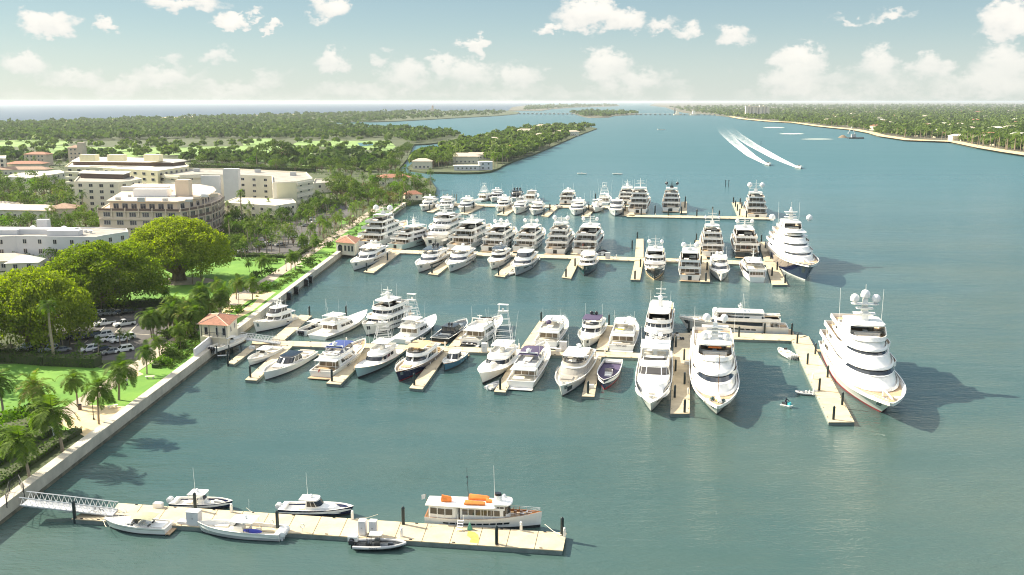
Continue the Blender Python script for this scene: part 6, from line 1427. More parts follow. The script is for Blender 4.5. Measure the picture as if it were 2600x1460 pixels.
# two speedboats running with wakes
def speedboat(px, back, label, wl):
    p = G(*px, 0); q = G(*back[0], 0); d = (p - q).normalized(); a = math.atan2(d.y, d.x)
    b = console('speedboat', label, px, math.degrees(a), 12.0, 3.6, 'bow', n=3, short=label, ttop=False, cat='speedboat', group='speedboats on the lagoon'); b.e.scale = (1.1, 1.1, 1.1)
    line = [p - d * 8] + [G(x, y, 0) for x, y in back]
    mb = MB(); n = 60; L_ = []
    def at(f):
        k = f * (len(line) - 1); i = min(int(k), len(line) - 2); return line[i].lerp(line[i + 1], k - i)
    for i in range(n + 1):
        f = i / n; c = at(f); t = (at(min(1, f + .02)) - at(max(0, f - .02))).normalized(); s = Vector((-t.y, t.x, 0)); w = 1.4 + 9.5 * f ** .8
        L_.append([c + s * w, c + s * w * .5, c, c - s * w * .5, c - s * w])
    vs = [tuple(v + Vector((0, 0, .09))) for r in L_ for v in r]
    mb.add(vs, [(i * 5 + j, i * 5 + j + 1, i * 5 + j + 6, i * 5 + j + 5) for i in range(n) for j in range(4)])
    o = mb.build('wake', M['wake'], smooth=False); tag(o, kind='stuff'); o['label'] = wl
    me = o.data; ca = me.attributes.new('fade', 'FLOAT', 'POINT')
    for i in range(n + 1):
        for j in range(5): ca.data[i * 5 + j].value = (1 - i / n) ** 1.25 * (1.2, .8, .6, .8, 1.2)[j] + .12 * (1 - i / n) if i > 3 else 1.2
def wake_mat():
    m = bpy.data.materials.new('wake_foam'); m.use_nodes = True; t = m.node_tree; b = t.nodes['Principled BSDF']; b.inputs['Base Color'].default_value = (.8, .84, .84, 1); b.inputs['Roughness'].default_value = .7
    at = t.nodes.new('ShaderNodeAttribute'); at.attribute_name = 'fade'; c = t.nodes.new('ShaderNodeTexCoord')
    n = t.nodes.new('ShaderNodeTexNoise'); n.inputs['Scale'].default_value = .16; n.inputs['Detail'].default_value = 6; n.inputs['Roughness'].default_value = .7; t.links.new(c.outputs['Object'], n.inputs['Vector'])
    a = t.nodes.new('ShaderNodeMath'); a.operation = 'MULTIPLY_ADD'; a.inputs[1].default_value = 1.35; t.links.new(at.outputs['Fac'], a.inputs[0]); 
    s = t.nodes.new('ShaderNodeMath'); s.operation = 'MULTIPLY_ADD'; s.inputs[1].default_value = 2.2; s.inputs[2].default_value = -1.25; t.links.new(n.outputs['Fac'], s.inputs[0]); t.links.new(s.outputs[0], a.inputs[2])
    cl = t.nodes.new('ShaderNodeClamp'); t.links.new(a.outputs[0], cl.inputs[0]); t.links.new(cl.outputs[0], b.inputs['Alpha'])
    return m
M['wake'] = wake_mat()
speedboat((1951, 420), [(1908, 396), (1866, 362), (1843, 340), (1830, 322)], 'left speedboat racing down the lagoon trailing a white wake', 'white wake of the left speedboat')
speedboat((2030, 428), [(1972, 402), (1910, 368), (1868, 340), (1846, 320)], 'right speedboat racing down the lagoon trailing a white wake', 'white wake of the right speedboat')
for x, y, l in [(1466, 442, 'tiny white boat on open water beyond the far dock, left'), (1556, 443, 'tiny white boat on open water beyond the far dock, right'), (1669, 330, 'tiny white boat right of the island tip'), (1618, 281, 'tiny white boat beyond the small wooded island'), (1692, 282, 'tiny white boat left of the drawbridge')]:
    console('small_boat', l, (x, y), 160, 7 if y > 400 else 16, 2.6 if y > 400 else 5, n=1, short=l, ttop=False, group='small boats far off on the lagoon')
# ------------------------------------------------------------------ buildings
WIN = {}
def window_mesh(w, h, style=0):
    k = (round(w, 2), round(h, 2), style)
    if k not in WIN:
        mb = MB(); mb.box(0, .0, 0, w, .10, h, mat=1)
        n = 2 if w > 1.2 else 1
        if w > 2.4: n = 3
        for i in range(n):
            ww = (w - .12 * (n + 1)) / n; x = -w / 2 + .12 + ww / 2 + i * (ww + .12)
            mb.box(x, -.035, .12, ww, .09, h - .24, mat=0)
        o = mb.build('window', [M['wglass'], M['frame']], smooth=False); WIN[k] = o.data; bpy.data.objects.remove(o)
    return WIN[k]
def put_window(parent, p, ang, w, h, name='window'):
    o = bpy.data.objects.new(name, window_mesh(w, h)); COL.objects.link(o); o.parent = parent; o.location = p; o.rotation_euler = (0, 0, ang); return o
def wall_windows(parent, a, b, z, cols, w, h, skip=(), pad=.08):
    """windows on the wall from a to b (seen with the outside on the right of a->b)"""
    d = Vector((b[0] - a[0], b[1] - a[1], 0)); ang = math.atan2(d.y, d.x); nrm = Vector((d.y, -d.x, 0)).normalized()
    for i in range(cols):
        if i in skip: continue
        f = pad + (1 - 2 * pad) * (i + .5) / cols; put_window(parent, (a[0] + d.x * f + nrm.x * .02, a[1] + d.y * f + nrm.y * .02, z), ang, w, h)
def footprint(pxs, h): return [tuple(G(x, y, LZ + h)[:2]) for x, y in pxs]
def block(name, label, cat, fp, h, wall, roof, floors=0, fh=3.0, cols=(), w=1.5, wh=1.5, parapet=.6, group=None, z=LZ, win_edges=None):
    """fp: roof outline, counter-clockwise seen from above"""
    c = Vector((sum(p[0] for p in fp) / len(fp), sum(p[1] for p in fp) / len(fp), z)); e = empty(name, c); tag(e, label, cat, group)
    A = sum(fp[i][0] * fp[(i + 1) % len(fp)][1] - fp[(i + 1) % len(fp)][0] * fp[i][1] for i in range(len(fp)))
    if A < 0: fp = fp[::-1]; cols = list(cols)
    loc = [(p[0] - c.x, p[1] - c.y) for p in fp]
    inn = inset(loc, .3)
    mb = MB(); n = len(loc)
    mb.prism(loc, -1.0, h - .02); mb.build('wall', M[wall], e, smooth=False)
    mb = MB(); o_, i_ = loc, inn
    mb.loft([[(x, y, h - .018) for x, y in o_], [(x, y, h + parapet) for x, y in o_], [(x, y, h + parapet) for x, y in i_], [(x, y, h - .018) for x, y in i_]], cap0=False, cap1=False); mb.build('parapet', M[wall], e, smooth=False)
    mb = MB(); mb.add([(x, y, h + .01) for x, y in i_], [tuple(range(n))]); mb.build('roof', M[roof], e, smooth=False)
    for i in range(n):
        a, b = loc[i], loc[(i + 1) % n]
        L_ = math.hypot(b[0] - a[0], b[1] - a[1])
        mid = Vector((c.x + (a[0] + b[0]) / 2, c.y + (a[1] + b[1]) / 2)); nr = Vector((b[1] - a[1], -(b[0] - a[0])))
        if nr.dot(-mid) <= 0 or L_ < 2.5: continue          # faces away from the photograph's side
        k = max(1, int(L_ / 3.6)) if not cols else max(1, int(L_ / cols[0]))
        for f in range(floors): wall_windows(e, a, b, h - fh * (f + 1) + fh * .28, k, w, wh, pad=.02)
    return e
def inset(poly, d):
    n = len(poly); out = []
    for i in range(n):
        p0, p1, p2 = Vector(poly[i - 1]), Vector(poly[i]), Vector(poly[(i + 1) % n])
        e1, e2 = (p1 - p0).normalized(), (p2 - p1).normalized(); n1, n2 = Vector((-e1.y, e1.x)), Vector((-e2.y, e2.x))
        m = (n1 + n2); m = m.normalized() * d / max(.35, math.cos(n1.angle(n2, 0) / 2)) if m.length > 1e-6 else n1 * d
        out.append(tuple(p1 + m))
    return out
def roof_box(e, px, py, h, w, d, hh, rz, m='stucco', name='penthouse'):
    p = G(px, py, LZ + h) - Vector(e.location); mb = MB(); mb.box(p.x, p.y, h + .02, w, d, hh, rz); return mb.build(name, M[m], e, smooth=False)

def hip(mb, pts, z, rise, over=.4, mat=0):
    """hip roof over a quad"""
    c = [sum(p[0] for p in pts) / 4, sum(p[1] for p in pts) / 4]
    o = [(c[0] + (p[0] - c[0]) * (1 + over / 4), c[1] + (p[1] - c[1]) * (1 + over / 4)) for p in pts]
    a, b, cc, d = [Vector((*p, z)) for p in o]
    if (b - a).length >= (d - a).length: m1, m2 = (a + d) / 2, (b + cc) / 2; k = min(.45, (d - a).length / 2 / (b - a).length); r0, r1 = m1.lerp(m2, k), m1.lerp(m2, 1 - k); F_ = [(0, 1, 5, 4), (1, 2, 5), (2, 3, 4, 5), (3, 0, 4)]
    else: m1, m2 = (a + b) / 2, (cc + d) / 2; k = min(.45, (b - a).length / 2 / (d - a).length); r0, r1 = m1.lerp(m2, k), m1.lerp(m2, 1 - k); F_ = [(0, 1, 4), (1, 2, 5, 4), (2, 3, 5), (3, 0, 4, 5)]
    r0.z = r1.z = z + rise
    mb.add([tuple(v) for v in (a, b, cc, d, r0, r1)], F_ + [(3, 2, 1, 0)], mat)
def house(label, px, w, d, h, rz, wall='stucco', roof='tilepale', rise=1.8, z=LZ, name='house', group='houses among the trees', wins=True, scale=1.0, cat='house'):
    p = G(px[0], px[1], z); e = empty(name, p, R(rz)); tag(e, label, cat, group)
    q = [(-w / 2, -d / 2), (w / 2, -d / 2), (w / 2, d / 2), (-w / 2, d / 2)]
    mb = MB(); mb.prism(q, -1, h); mb.build('wall', M[wall], e, smooth=False)
    mb = MB(); hip(mb, q, h + .01, rise); mb.build('roof', M[roof], e, smooth=False)
    if wins:
        for f in range(max(1, int(h / 3))):
            wall_windows(e, q[0], q[1], .9 + 3 * f, max(2, int(w / 3.5)), 1.3, 1.4); wall_windows(e, q[3], q[0], .9 + 3 * f, max(1, int(d / 4)), 1.2, 1.4)
    return e

# white low block on the left
e = block('apartment_block', 'long white two-storey apartment block with grey flat roof behind the big fig trees', 'apartment block', footprint([(-40, 605), (40, 601), (160, 603), (243, 604), (262, 600), (326, 590), (322, 583), (240, 579), (195, 580), (-40, 578)], 8.5), 8.5, 'stuccob', 'roofgrey', floors=2, fh=3.0, cols=(4.6,), w=1.3, wh=1.5, parapet=.35)
roof_box(e, 90, 592, 8.5, 26, 5, 1.6, R(-2), 'stuccob'); roof_box(e, 165, 597, 8.5, 10, 3.5, 1.6, R(0), 'stuccob'); roof_box(e, 112, 580, 8.5, 3.5, 2.5, 3.0, R(0), 'stuccob', 'chimney'); roof_box(e, 20, 594, 8.5, 8, 4, 1.5, R(0), 'stuccob')
for x, y in ((84, 581), (163, 582), (218, 590), (230, 592), (200, 586)):
    p = G(x, y, LZ + 8.5) - Vector(e.location); mb = MB(); mb.lathe(p.x, p.y, [(8.52, .5), (9.1, .5), (9.3, .9), (9.6, .3)], 8); mb.build('roof_vent', M['alu'], e)
# beige curved block with brown balconies
fpB = [(250, 535), (457, 538), (500, 531), (535, 523), (558, 513), (568, 503), (560, 494), (520, 486), (330, 484)]
e = block('apartment_block', 'beige apartment block with curved front and brown balcony panels beside the round fig tree', 'apartment block', footprint(fpB, 12), 12, 'beige', 'roofbeige', floors=4, fh=2.9, cols=(4.4,), w=2.6, wh=1.7, parapet=.3)
W_ = footprint(fpB, 12); oc_ = Vector(e.location)
for f in range(5):
    mb = MB(); bp = MB()
    for i in range(5):
        a = Vector((*W_[i], 0)) - Vector((oc_.x, oc_.y, 0)); b = Vector((*W_[i + 1], 0)) - Vector((oc_.x, oc_.y, 0)); d = (b - a).normalized(); nr = Vector((d.y, -d.x, 0)); L_ = (b - a).length; zz = 12.2 - f * 2.9
        if f == 0 or i > 0:
            k = max(1, round(L_ / 5.5))
            for s in range(k):
                p, q = a + d * (L_ * s / k + .25), a + d * (L_ * (s + 1) / k - .25)
                bp.hexa([tuple(v + nr * o_ + Vector((0, 0, zz - .1))) for v, o_ in ((p, .38), (q, .38), (q, .30), (p, .30))], [tuple(v + nr * o_ + Vector((0, 0, zz + .75))) for v, o_ in ((p, .38), (q, .38), (q, .30), (p, .30))])
                c_ = a + d * (L_ * s / k); mb.box(c_.x + nr.x * .3, c_.y + nr.y * .3, 0 if f == 4 else zz - 2.2, .35, .35, 3.2 if f < 4 else .5, math.atan2(d.y, d.x))
        mb.hexa([tuple(v + nr * o_ + Vector((0, 0, zz - .35))) for v, o_ in ((a, .45), (b, .45), (b, .02), (a, .02))], [tuple(v + nr * o_ + Vector((0, 0, zz - .12))) for v, o_ in ((a, .45), (b, .45), (b, .02), (a, .02))])
    mb.build('balcony_slab', M['beige'], e, smooth=False); bp.build('balcony_panel', M['brownrail'], e, smooth=False)
ph = inset([tuple(Vector((*p,)) - Vector((oc_.x, oc_.y))) for p in (W_ if True else W_)], 3.5)
A_ = sum(ph[i][0] * ph[(i + 1) % len(ph)][1] - ph[(i + 1) % len(ph)][0] * ph[i][1] for i in range(len(ph)))
mb = MB(); mb.prism(ph, 12.02, 15.0); mb.build('penthouse', M['beige'], e, smooth=False)
mb = MB(); mb.prism(inset(ph, -.9), 15.01, 15.35); mb.build('roof', M['roofbeige'], e, smooth=False)
for i in range(5): wall_windows(e, ph[i], ph[i + 1], 12.4, max(1, int(math.dist(ph[i], ph[i + 1]) / 3.4)), 2.2, 2.0, pad=.03)
roof_units_b = e; roof_box(e, 388, 498, 15.4, 12.5, 5, 2.8, 0, 'alu', 'plant_screen'); roof_box(e, 468, 497, 15.4, 5, 4, 6.0, 0, 'beige', 'lift_tower'); roof_box(e, 370, 484, 15.4, 18, 4, 1.6, 0, 'roofwhite', 'roof_canopy')
# white five-storey block
e = block('apartment_block', 'white five-storey apartment block with rows of dark paired windows', 'apartment block', footprint([(188, 463), (299, 465), (330, 462), (360, 456), (330, 448), (200, 450)], 14), 14, 'stucco', 'roofgrey', floors=5, fh=2.75, cols=(4.8,), w=2.0, wh=1.5, parapet=.5)
p_ = footprint([(205, 452), (312, 455), (330, 449), (215, 446)], 14); q_ = [tuple(Vector(p) - Vector((e.location.x, e.location.y))) for p in p_]
mb = MB(); mb.prism(q_, 14.02, 16.2); mb.build('penthouse', M['brownrail'], e, smooth=False); mb = MB(); mb.prism(inset(q_, .8) if sum(q_[i][0] * q_[(i + 1) % 4][1] - q_[(i + 1) % 4][0] * q_[i][1] for i in range(4)) < 0 else inset(q_, -.8), 16.21, 16.5); mb.build('roof', M['roofwhite'], e, smooth=False)
# long cream block behind
e = block('apartment_block', 'long pale yellow apartment block with three roof boxes, farthest of the tall blocks', 'apartment block', footprint([(164, 425), (260, 428), (330, 432), (400, 436), (480, 424), (470, 416), (300, 414), (180, 414)], 15), 15, 'yellow', 'roofwhite', floors=5, fh=2.8, cols=(5.5,), w=2.4, wh=1.4, parapet=.5)
for k in range(4):
    mb = MB(); a_ = [tuple(Vector(p) - Vector((e.location.x, e.location.y))) for p in footprint([(166, 427), (212, 429)], 15)]; 
    d = Vector((a_[1][0] - a_[0][0], a_[1][1] - a_[0][1], 0)); mb.box((a_[0][0] + a_[1][0]) / 2, (a_[0][1] + a_[1][1]) / 2 - .4, 12.6 - 2.8 * k, d.length, 1.6, .9, math.atan2(d.y, d.x)); mb.build('balcony', M['stucco'], e, smooth=False)
p_ = footprint([(186, 419), (440, 422), (470, 418), (300, 411), (200, 411)], 15); q_ = [tuple(Vector(p) - Vector((e.location.x, e.location.y))) for p in p_]
mb = MB(); mb.prism(q_, 15.02, 17.0); mb.build('penthouse', M['brownrail'], e, smooth=False)
mb = MB(); sgn_ = 1 if sum(q_[i][0] * q_[(i + 1) % 5][1] - q_[(i + 1) % 5][0] * q_[i][1] for i in range(5)) < 0 else -1; mb.loft([[(x, y, 17.01) for x, y in inset(q_, sgn_ * 1.2)], [(x, y, 17.9) for x, y in inset(q_, -sgn_ * .6)]]); mb.build('roof', M['roofwhite'], e, smooth=False)
for x in (228, 298, 390): roof_box(e, x, 409, 17.9, 8.5, 6, 3.6, 0, 'yellow', 'roof_box')
# curved white block with lift towers
fpC = [(394, 437), (398, 442), (420, 446), (455, 448), (515, 445), (600, 447), (690, 450), (692, 467), (752, 464), (794, 456), (778, 440), (600, 431), (440, 429), (404, 431)]
e = block('apartment_block', 'curved white apartment block with two lift towers and a yellow end wing', 'apartment block', footprint(fpC, 13), 13, 'stucco', 'roofgrey', floors=4, fh=2.9, cols=(6.5,), w=1.9, wh=1.3, parapet=.7)
W_ = [Vector(p) - Vector((e.location.x, e.location.y)) for p in footprint(fpC, 13)]
for f in range(4):
    mb = MB()
    for i in range(4):
        a, b = Vector((*W_[i], 0)), Vector((*W_[i + 1], 0)); d = (b - a).normalized(); nr = Vector((d.y, -d.x, 0)); zz = 12.2 - 2.9 * f
        mb.hexa([tuple(v + nr * o_ + Vector((0, 0, zz - .4))) for v, o_ in ((a, .9), (b, .9), (b, .03), (a, .03))], [tuple(v + nr * o_ + Vector((0, 0, zz + .7))) for v, o_ in ((a, .9), (b, .9), (b, .03), (a, .03))])
    mb.build('balcony', M['stucco'], e, smooth=False)
for (x, y, w, d, hh_) in ((536, 449, 9.5, 1.6, 13.6), (590, 451, 7.4, 4.0, 17.5)):
    p = G(x, y, LZ + 13) - Vector(e.location); mb = MB(); mb.box(p.x, p.y - .8, -1, w, d, hh_ + 1); mb.build('lift_tower', M['stuccob'], e, smooth=False)
mb = MB(); a, b = Vector((*W_[7], 0)), Vector((*W_[8], 0)); d = (b - a).normalized(); nr = Vector((d.y, -d.x, 0)); mb.hexa([tuple(v + nr * o_ + Vector((0, 0, -1))) for v, o_ in ((a + d * 2, .25), (b, .25), (b, .05), (a + d * 2, .05))], [tuple(v + nr * o_ + Vector((0, 0, 13.1))) for v, o_ in ((a + d * 2, .25), (b, .25), (b, .05), (a + d * 2, .05))]); mb.build('end_wing', M['yellow'], e, smooth=False)
mb = MB()
for f in range(4):
    a, b = Vector((*W_[8], 0)), Vector((*W_[9], 0)); d = (b - a).normalized(); nr = Vector((d.y, -d.x, 0)); zz = 12.2 - 2.9 * f; mb.hexa([tuple(v + nr * o_ + Vector((0, 0, zz - .4))) for v, o_ in ((a, .9), (b, .9), (b, .03), (a, .03))], [tuple(v + nr * o_ + Vector((0, 0, zz + .7))) for v, o_ in ((a, .9), (b, .9), (b, .03), (a, .03))])
mb.build('balcony', M['stucco'], e, smooth=False)
for x, y in ((655, 438), (745, 446), (430, 436), (500, 436)):
    p = G(x, y, LZ + 13) - Vector(e.location); mb = MB(); mb.box(p.x, p.y, 13.02, 3, 2, 1.8); mb.build('roof_unit', M['gelgrey'], e, smooth=False)
block('low_building', 'low white two-storey building with flat roof among palms below the curved block', 'building', footprint([(566, 516), (700, 524), (752, 516), (742, 506), (600, 503)], 6), 6, 'stucco', 'roofwhite', floors=2, fh=2.9, cols=(4.2,), w=1.5, wh=1.3, parapet=.4)
block('low_building', 'long low white-roofed building left of the pale yellow block', 'building', footprint([(12, 449), (75, 452), (168, 438), (150, 432), (40, 440)], 6), 6, 'stucco', 'roofwhite', floors=1, cols=(6,), parapet=.2)
block('low_building', 'white building cut by the left edge, near the red-tiled roofs', 'building', footprint([(-40, 403), (14, 404), (16, 396), (-40, 396)], 11), 11, 'stucco', 'roofwhite', floors=3, cols=(5,), w=2.2, wh=2.0)
block('low_building', 'low flat-roofed building right of the curved block', 'building', footprint([(795, 468), (885, 462), (890, 455), (800, 456)], 5), 5, 'stucco', 'roofgrey', floors=1, cols=(6,))
e = house('slim white bell tower with tiled cap above the pale yellow block', (200, 424), 11, 8, 15, 0, 'beige', 'tiledark', 2.0, name='tower', group=None, cat='tower')
roof_box(e, 208, 382, 14, 5, 4, 6.0, 0, 'beige', 'belfry')
for (l, px, w, d, h, rz, wl, rf) in [('house with orange tiled roof at the left edge', (70, 432), 26, 12, 5, 5, 'stucco', 'tile'), ('tall house with orange tiled roof behind palms', (100, 420), 18, 10, 9, -5, 'beige', 'tile'), ('wide house with faded red roof left of the long low building', (60, 444), 34, 10, 4, 4, 'stucco', 'tiledark'),
        ('pale-roofed villa left of the beige block', (62, 552), 32, 13, 4, -6, 'stucco', 'tilepale'), ('small pale-roofed villa by the left edge above the white block', (8, 546), 14, 11, 4.5, 4, 'stucco', 'tilepale'), ('brown-roofed villa beside the beige block', (165, 552), 11, 10, 4.5, 8, 'beige', 'tiledark'),
        ('grey hip-roofed pavilion at the left edge behind the fig tree', (22, 682), 12, 8, 3, 10, 'stucco', 'tilepale'), ('white tent-roofed pavilion behind the fig tree', (66, 684), 9, 7, 2.6, 12, 'stucco', 'gel'), ('orange-tiled house hidden in the trees at the shore point', (1000, 470), 20, 11, 5, 12, 'stucco', 'tile'), ('small orange-tiled boathouse at the shore end of the far dock', (1048, 507), 9, 6, 3, 12, 'stucco', 'tile')]:
    house(l, px, w, d, h, rz, wl, rf)
def roof_units(e, pts, h, rng):
    for x, y in pts:
        p = G(x, y, LZ + h) - Vector(e.location); mb = MB(); mb.box(p.x, p.y, h + .02, rng.uniform(1.2, 2.6), rng.uniform(1.0, 2.0), rng.uniform(.7, 1.5), rng.uniform(-.2, .2)); mb.build('roof_unit', M[rng.choice(('gelgrey', 'alu', 'beige'))], e, smooth=False)
# mansions on the island
for (l, px, w, d, h, rz, wl, rf, ri) in [('white mansion with pale hip roof at the near left end of the island', (1073, 428), 20, 12, 8, 0, 'stucco', 'tilepale', 3), ('long low white pavilion on the island waterfront', (1185, 432), 26, 8, 5.0, 2, 'stuccob', 'roofwhite', .6), ('white block villa at the island corner', (1232, 431), 14, 10, 8.5, 8, 'stuccob', 'roofwhite', .6),
        ('large pale-roofed mansion in the middle of the island end', (1178, 414), 34, 16, 8, -4, 'stucco', 'tilepale', 4), ('long pale-roofed wing behind the large island mansion', (1225, 404), 40, 10, 6, 2, 'stucco', 'tilepale', 2.5), ('pale-roofed villa deep in the island trees', (1240, 366), 40, 18, 8, 6, 'stucco', 'tilepale', 4), ('reddish villa near the island east shore', (1310, 386), 30, 12, 7, 10, 'beige', 'tile', 3),
        ('pale-roofed villa beside the island shore, middle', (1352, 366), 36, 14, 7, 14, 'stucco', 'tilepale', 3), ('pale-roofed villa on the island beyond the middle', (1390, 352), 44, 14, 8, 14, 'stucco', 'tilepale', 3), ('pale long roof near the island tip', (1432, 344), 60, 14, 8, 16, 'stucco', 'tilepale', 3), ('tan villa high on the island', (1338, 342), 40, 14, 9, 8, 'beige', 'tilepale', 4), ('tan villa at the island back shore', (1385, 330), 46, 16, 10, 5, 'stucco', 'tilepale', 4)]:
    house(l, px, w * .72, d * .75, h * .72, rz, wl, rf, ri * .7, z=1.4, name='mansion', group='mansions on the island')
# apartment towers across the lagoon
e = empty('condominium', G(1922, 296, LZ)); e.scale = (.45, .45, .60); tag(e, 'pale high-rise condominium slab standing over the far right shore', 'tower block')
mb = MB()
for k, (x, h) in enumerate(((-62, 56), (-42, 58), (-20, 54), (0, 55), (20, 60), (42, 58), (62, 52))): mb.box(x * 1.25, (k % 2) * 8, 0, 17 if k % 2 else 22, 20, h * 1.05)
mb.build('wall', M['stucco'], e, smooth=False)
mb = MB()
for x in (-52, -31, -10, 10, 31, 52):
    for f in range(13): mb.box(x * 1.25, -2.5, 4 + 4 * f, 8, .6, 1.8)
mb.build('balcony', M['stuccob'], e, smooth=False)
mb = MB()
for x in (-52, -31, -10, 10, 31, 52): mb.box(x * 1.25, 0, 1, 10, 4, 54)
mb.build('window', M['wglass'], e, smooth=False)
e = empty('villa_tower', G(1097, 284, LZ)); e.scale = (.6, .6, .6); tag(e, 'pinkish tower house rising from the far barrier island trees', 'tower')
mb = MB(); mb.box(0, 0, 0, 40, 30, 22); mb.box(5, 0, 22, 16, 16, 22); mb.build('wall', M['beige'], e, smooth=False)
mb = MB(); hip(mb, [(-3, -8), (13, -8), (13, 8), (-3, 8)], 44.1, 6); mb.build('roof', M['tile'], e, smooth=False)
# drawbridge
e = empty('causeway_bridge', (0, 0, 0)); tag(e, 'long low causeway bridge with drawbridge towers across the lagoon', 'bridge')
mb = MB()
A_, B_ = G(1314, 290, 0), G(1860, 293.5, 0); dd = B_ - A_; nb = 46
def bseg(f0, f1, z):
    a, b = A_ + dd * f0, A_ + dd * f1; s = Vector((-dd.y, dd.x, 0)).normalized() * 8
    mb.hexa([tuple(p + Vector((0, 0, z))) for p in (a - s, b - s, b + s, a + s)], [tuple(p + Vector((0, 0, z + 1.3))) for p in (a - s, b - s, b + s, a + s)])
bseg(0, 1, 4.2); mb.build('roadway', M['frame'], e, smooth=False)
mb = MB()
for k in range(nb):
    p = A_ + dd * (k + .5) / nb; mb.box(p.x, p.y, -1, 4, 12, 5.1, math.atan2(dd.y, dd.x))
mb.build('pier', M['frame'], e, smooth=False)
for f in (.762, .834):
    p = A_ + dd * f; mb = MB(); mb.box(p.x, p.y, -1, 30, 24, 5); mb.box(p.x, p.y, 4, 12, 11, 13, taper=.3); mb.build('bridge_tower', M['stucco'], e, smooth=False)
p = A_ + dd * .762; mb = MB(); mb.box(p.x - 10, p.y, 4, 4, 4, 27, taper=.5); mb.build('raised_span', M['charcoal'], e, smooth=False)

# ------------------------------------------------------------------ dock house with tiled roof
def dockhouse(name, label, pA, pB, pC, h, ztop, rise=1.2, two=True):
    """pA left front, pB right front, pC right back corner px at the eaves height"""
    A, B, C = [G(*p, LZ + h) for p in (pA, pB, pC)]; D = A + (C - B)
    c = (A + B + C + D) / 4; c.z = 0; e = empty(name, c); tag(e, label, 'dock house')
    q = [(p.x - c.x, p.y - c.y) for p in (A, B, C, D)]
    ar = sum(q[i][0] * q[(i + 1) % 4][1] - q[(i + 1) % 4][0] * q[i][1] for i in range(4))
    mb = MB(); mb.prism(q, LZ - .8, LZ + h); mb.build('wall', M['stucco'], e, smooth=False)
    mb = MB(); hip(mb, q, LZ + h + .02, rise, .55); rf = mb.build('roof', M['tile'], e, smooth=False)
    r = MB(); vs = [v.co.copy() for v in rf.data.vertices]
    for i, j in ((0, 4), (3, 4), (1, 5), (2, 5), (4, 5)) if (Vector(vs[1]) - Vector(vs[0])).length >= (Vector(vs[3]) - Vector(vs[0])).length else ((0, 4), (1, 4), (2, 5), (3, 5), (4, 5)):
        r.tube([vs[i], vs[j]], .10, 5)
    r.build('ridge_tile', M['tilepale'], rf)
    return e, q
eb, q = dockhouse('dock_house', 'small white two-storey dock house with red tile roof and dark balcony at the second dock', (506, 822), (577, 826), (601, 803), 4.6, 0)
d = Vector((q[1][0] - q[0][0], q[1][1] - q[0][1], 0)); L_ = d.length; d.normalize(); nr = Vector((d.y, -d.x, 0)); a = Vector((*q[0], 0)); ang = math.atan2(d.y, d.x)
for f, z, w, h in ((.24, LZ + 2.35, .9, 1.7), (.62, LZ + 2.35, .6, 1.7), (.88, LZ + 2.35, .9, 1.7), (.40, LZ + .5, .5, .9)):
    p = a + d * L_ * f + nr * .03; o = put_window(eb, (p.x, p.y, z), ang, w, h, 'window' if h < 1 else 'balcony_door')
p0, p1 = a + d * L_ * .14, a + d * L_ * .98
mb = MB(); mb.hexa([tuple(v + nr * o_ + Vector((0, 0, LZ + 2.0))) for v, o_ in ((p0, .9), (p1, .9), (p1, .02), (p0, .02))], [tuple(v + nr * o_ + Vector((0, 0, LZ + 2.2))) for v, o_ in ((p0, .9), (p1, .9), (p1, .02), (p0, .02))]); mb.build('balcony', M['stucco'], eb, smooth=False)
mb = MB()
for k in range(19):
    p = p0.lerp(p1, k / 18) + nr * .85; mb.tube([p + Vector((0, 0, LZ + 2.2)), p + Vector((0, 0, LZ + 3.1))], .025, 4)
    if k % 6 == 0: mb.tube([p + Vector((0, 0, LZ + 2.2)), p + Vector((0, 0, LZ + 4.6))], .07, 5)
mb.tube([p0 + nr * .85 + Vector((0, 0, LZ + 3.1)), p1 + nr * .85 + Vector((0, 0, LZ + 3.1))], .04, 4); mb.build('balcony_rail', M['iron'], eb)
a2 = Vector((*q[1], 0)); d2 = Vector((q[2][0] - q[1][0], q[2][1] - q[1][1], 0)); L2 = d2.length; d2.normalize(); n2_ = Vector((d2.y, -d2.x, 0))
for f, z, w, h in ((.3, LZ + 2.6, .7, 1.2), (.7, LZ + 2.6, .7, 1.2), (.35, LZ + .6, .5, .8)): p = a2 + d2 * L2 * f + n2_ * .03; put_window(eb, (p.x, p.y, z), math.atan2(d2.y, d2.x), w, h)
mb = MB()
for k in range(5):
    p = a + d * L_ * (.08 + .2 * k) + nr * -.2; mb.cyl(p.x, p.y, -1.5, LZ - .7, .2, .2, 7)
mb.build('support_pile', M['concrete'], eb)
ep, q = dockhouse('pavilion', 'small white waterside pavilion with red tile roof and arched opening at the third dock', (853, 614), (900, 618), (912, 606), 3.4, 0, 1.6)
d = Vector((q[1][0] - q[0][0], q[1][1] - q[0][1], 0)); L_ = d.length; d.normalize(); nr = Vector((d.y, -d.x, 0)); a = Vector((*q[0], 0)); ang = math.atan2(d.y, d.x)
mb = MB(); p = a + d * L_ * .22 + nr * .04; arc = [(-.9, 0), (.9, 0), (.9, 1.5)] + [(.9 * math.cos(t), 1.5 + .9 * math.sin(t)) for t in [k * math.pi / 8 for k in range(1, 8)]] + [(-.9, 1.5)]
mb.add([tuple(p + d * x + Vector((0, 0, LZ + .2 + z))) for x, z in arc], [tuple(range(len(arc)))]); mb.build('archway', M['wglass'], ep, smooth=False)
for f in (.5, .7, .88): p = a + d * L_ * f + nr * .03; put_window(ep, (p.x, p.y, LZ + .5), ang, 1.0, 2.0, 'door')
pl = G(880, 636, 1.2); mb = MB(); mb.box(0, 0, 0, 9, 4, .35, R(-8)); o = mb.build('pavilion_platform', M['concrete'], loc=pl, smooth=False); tag(o, 'low pile-borne platform in front of the waterside pavilion', 'platform')
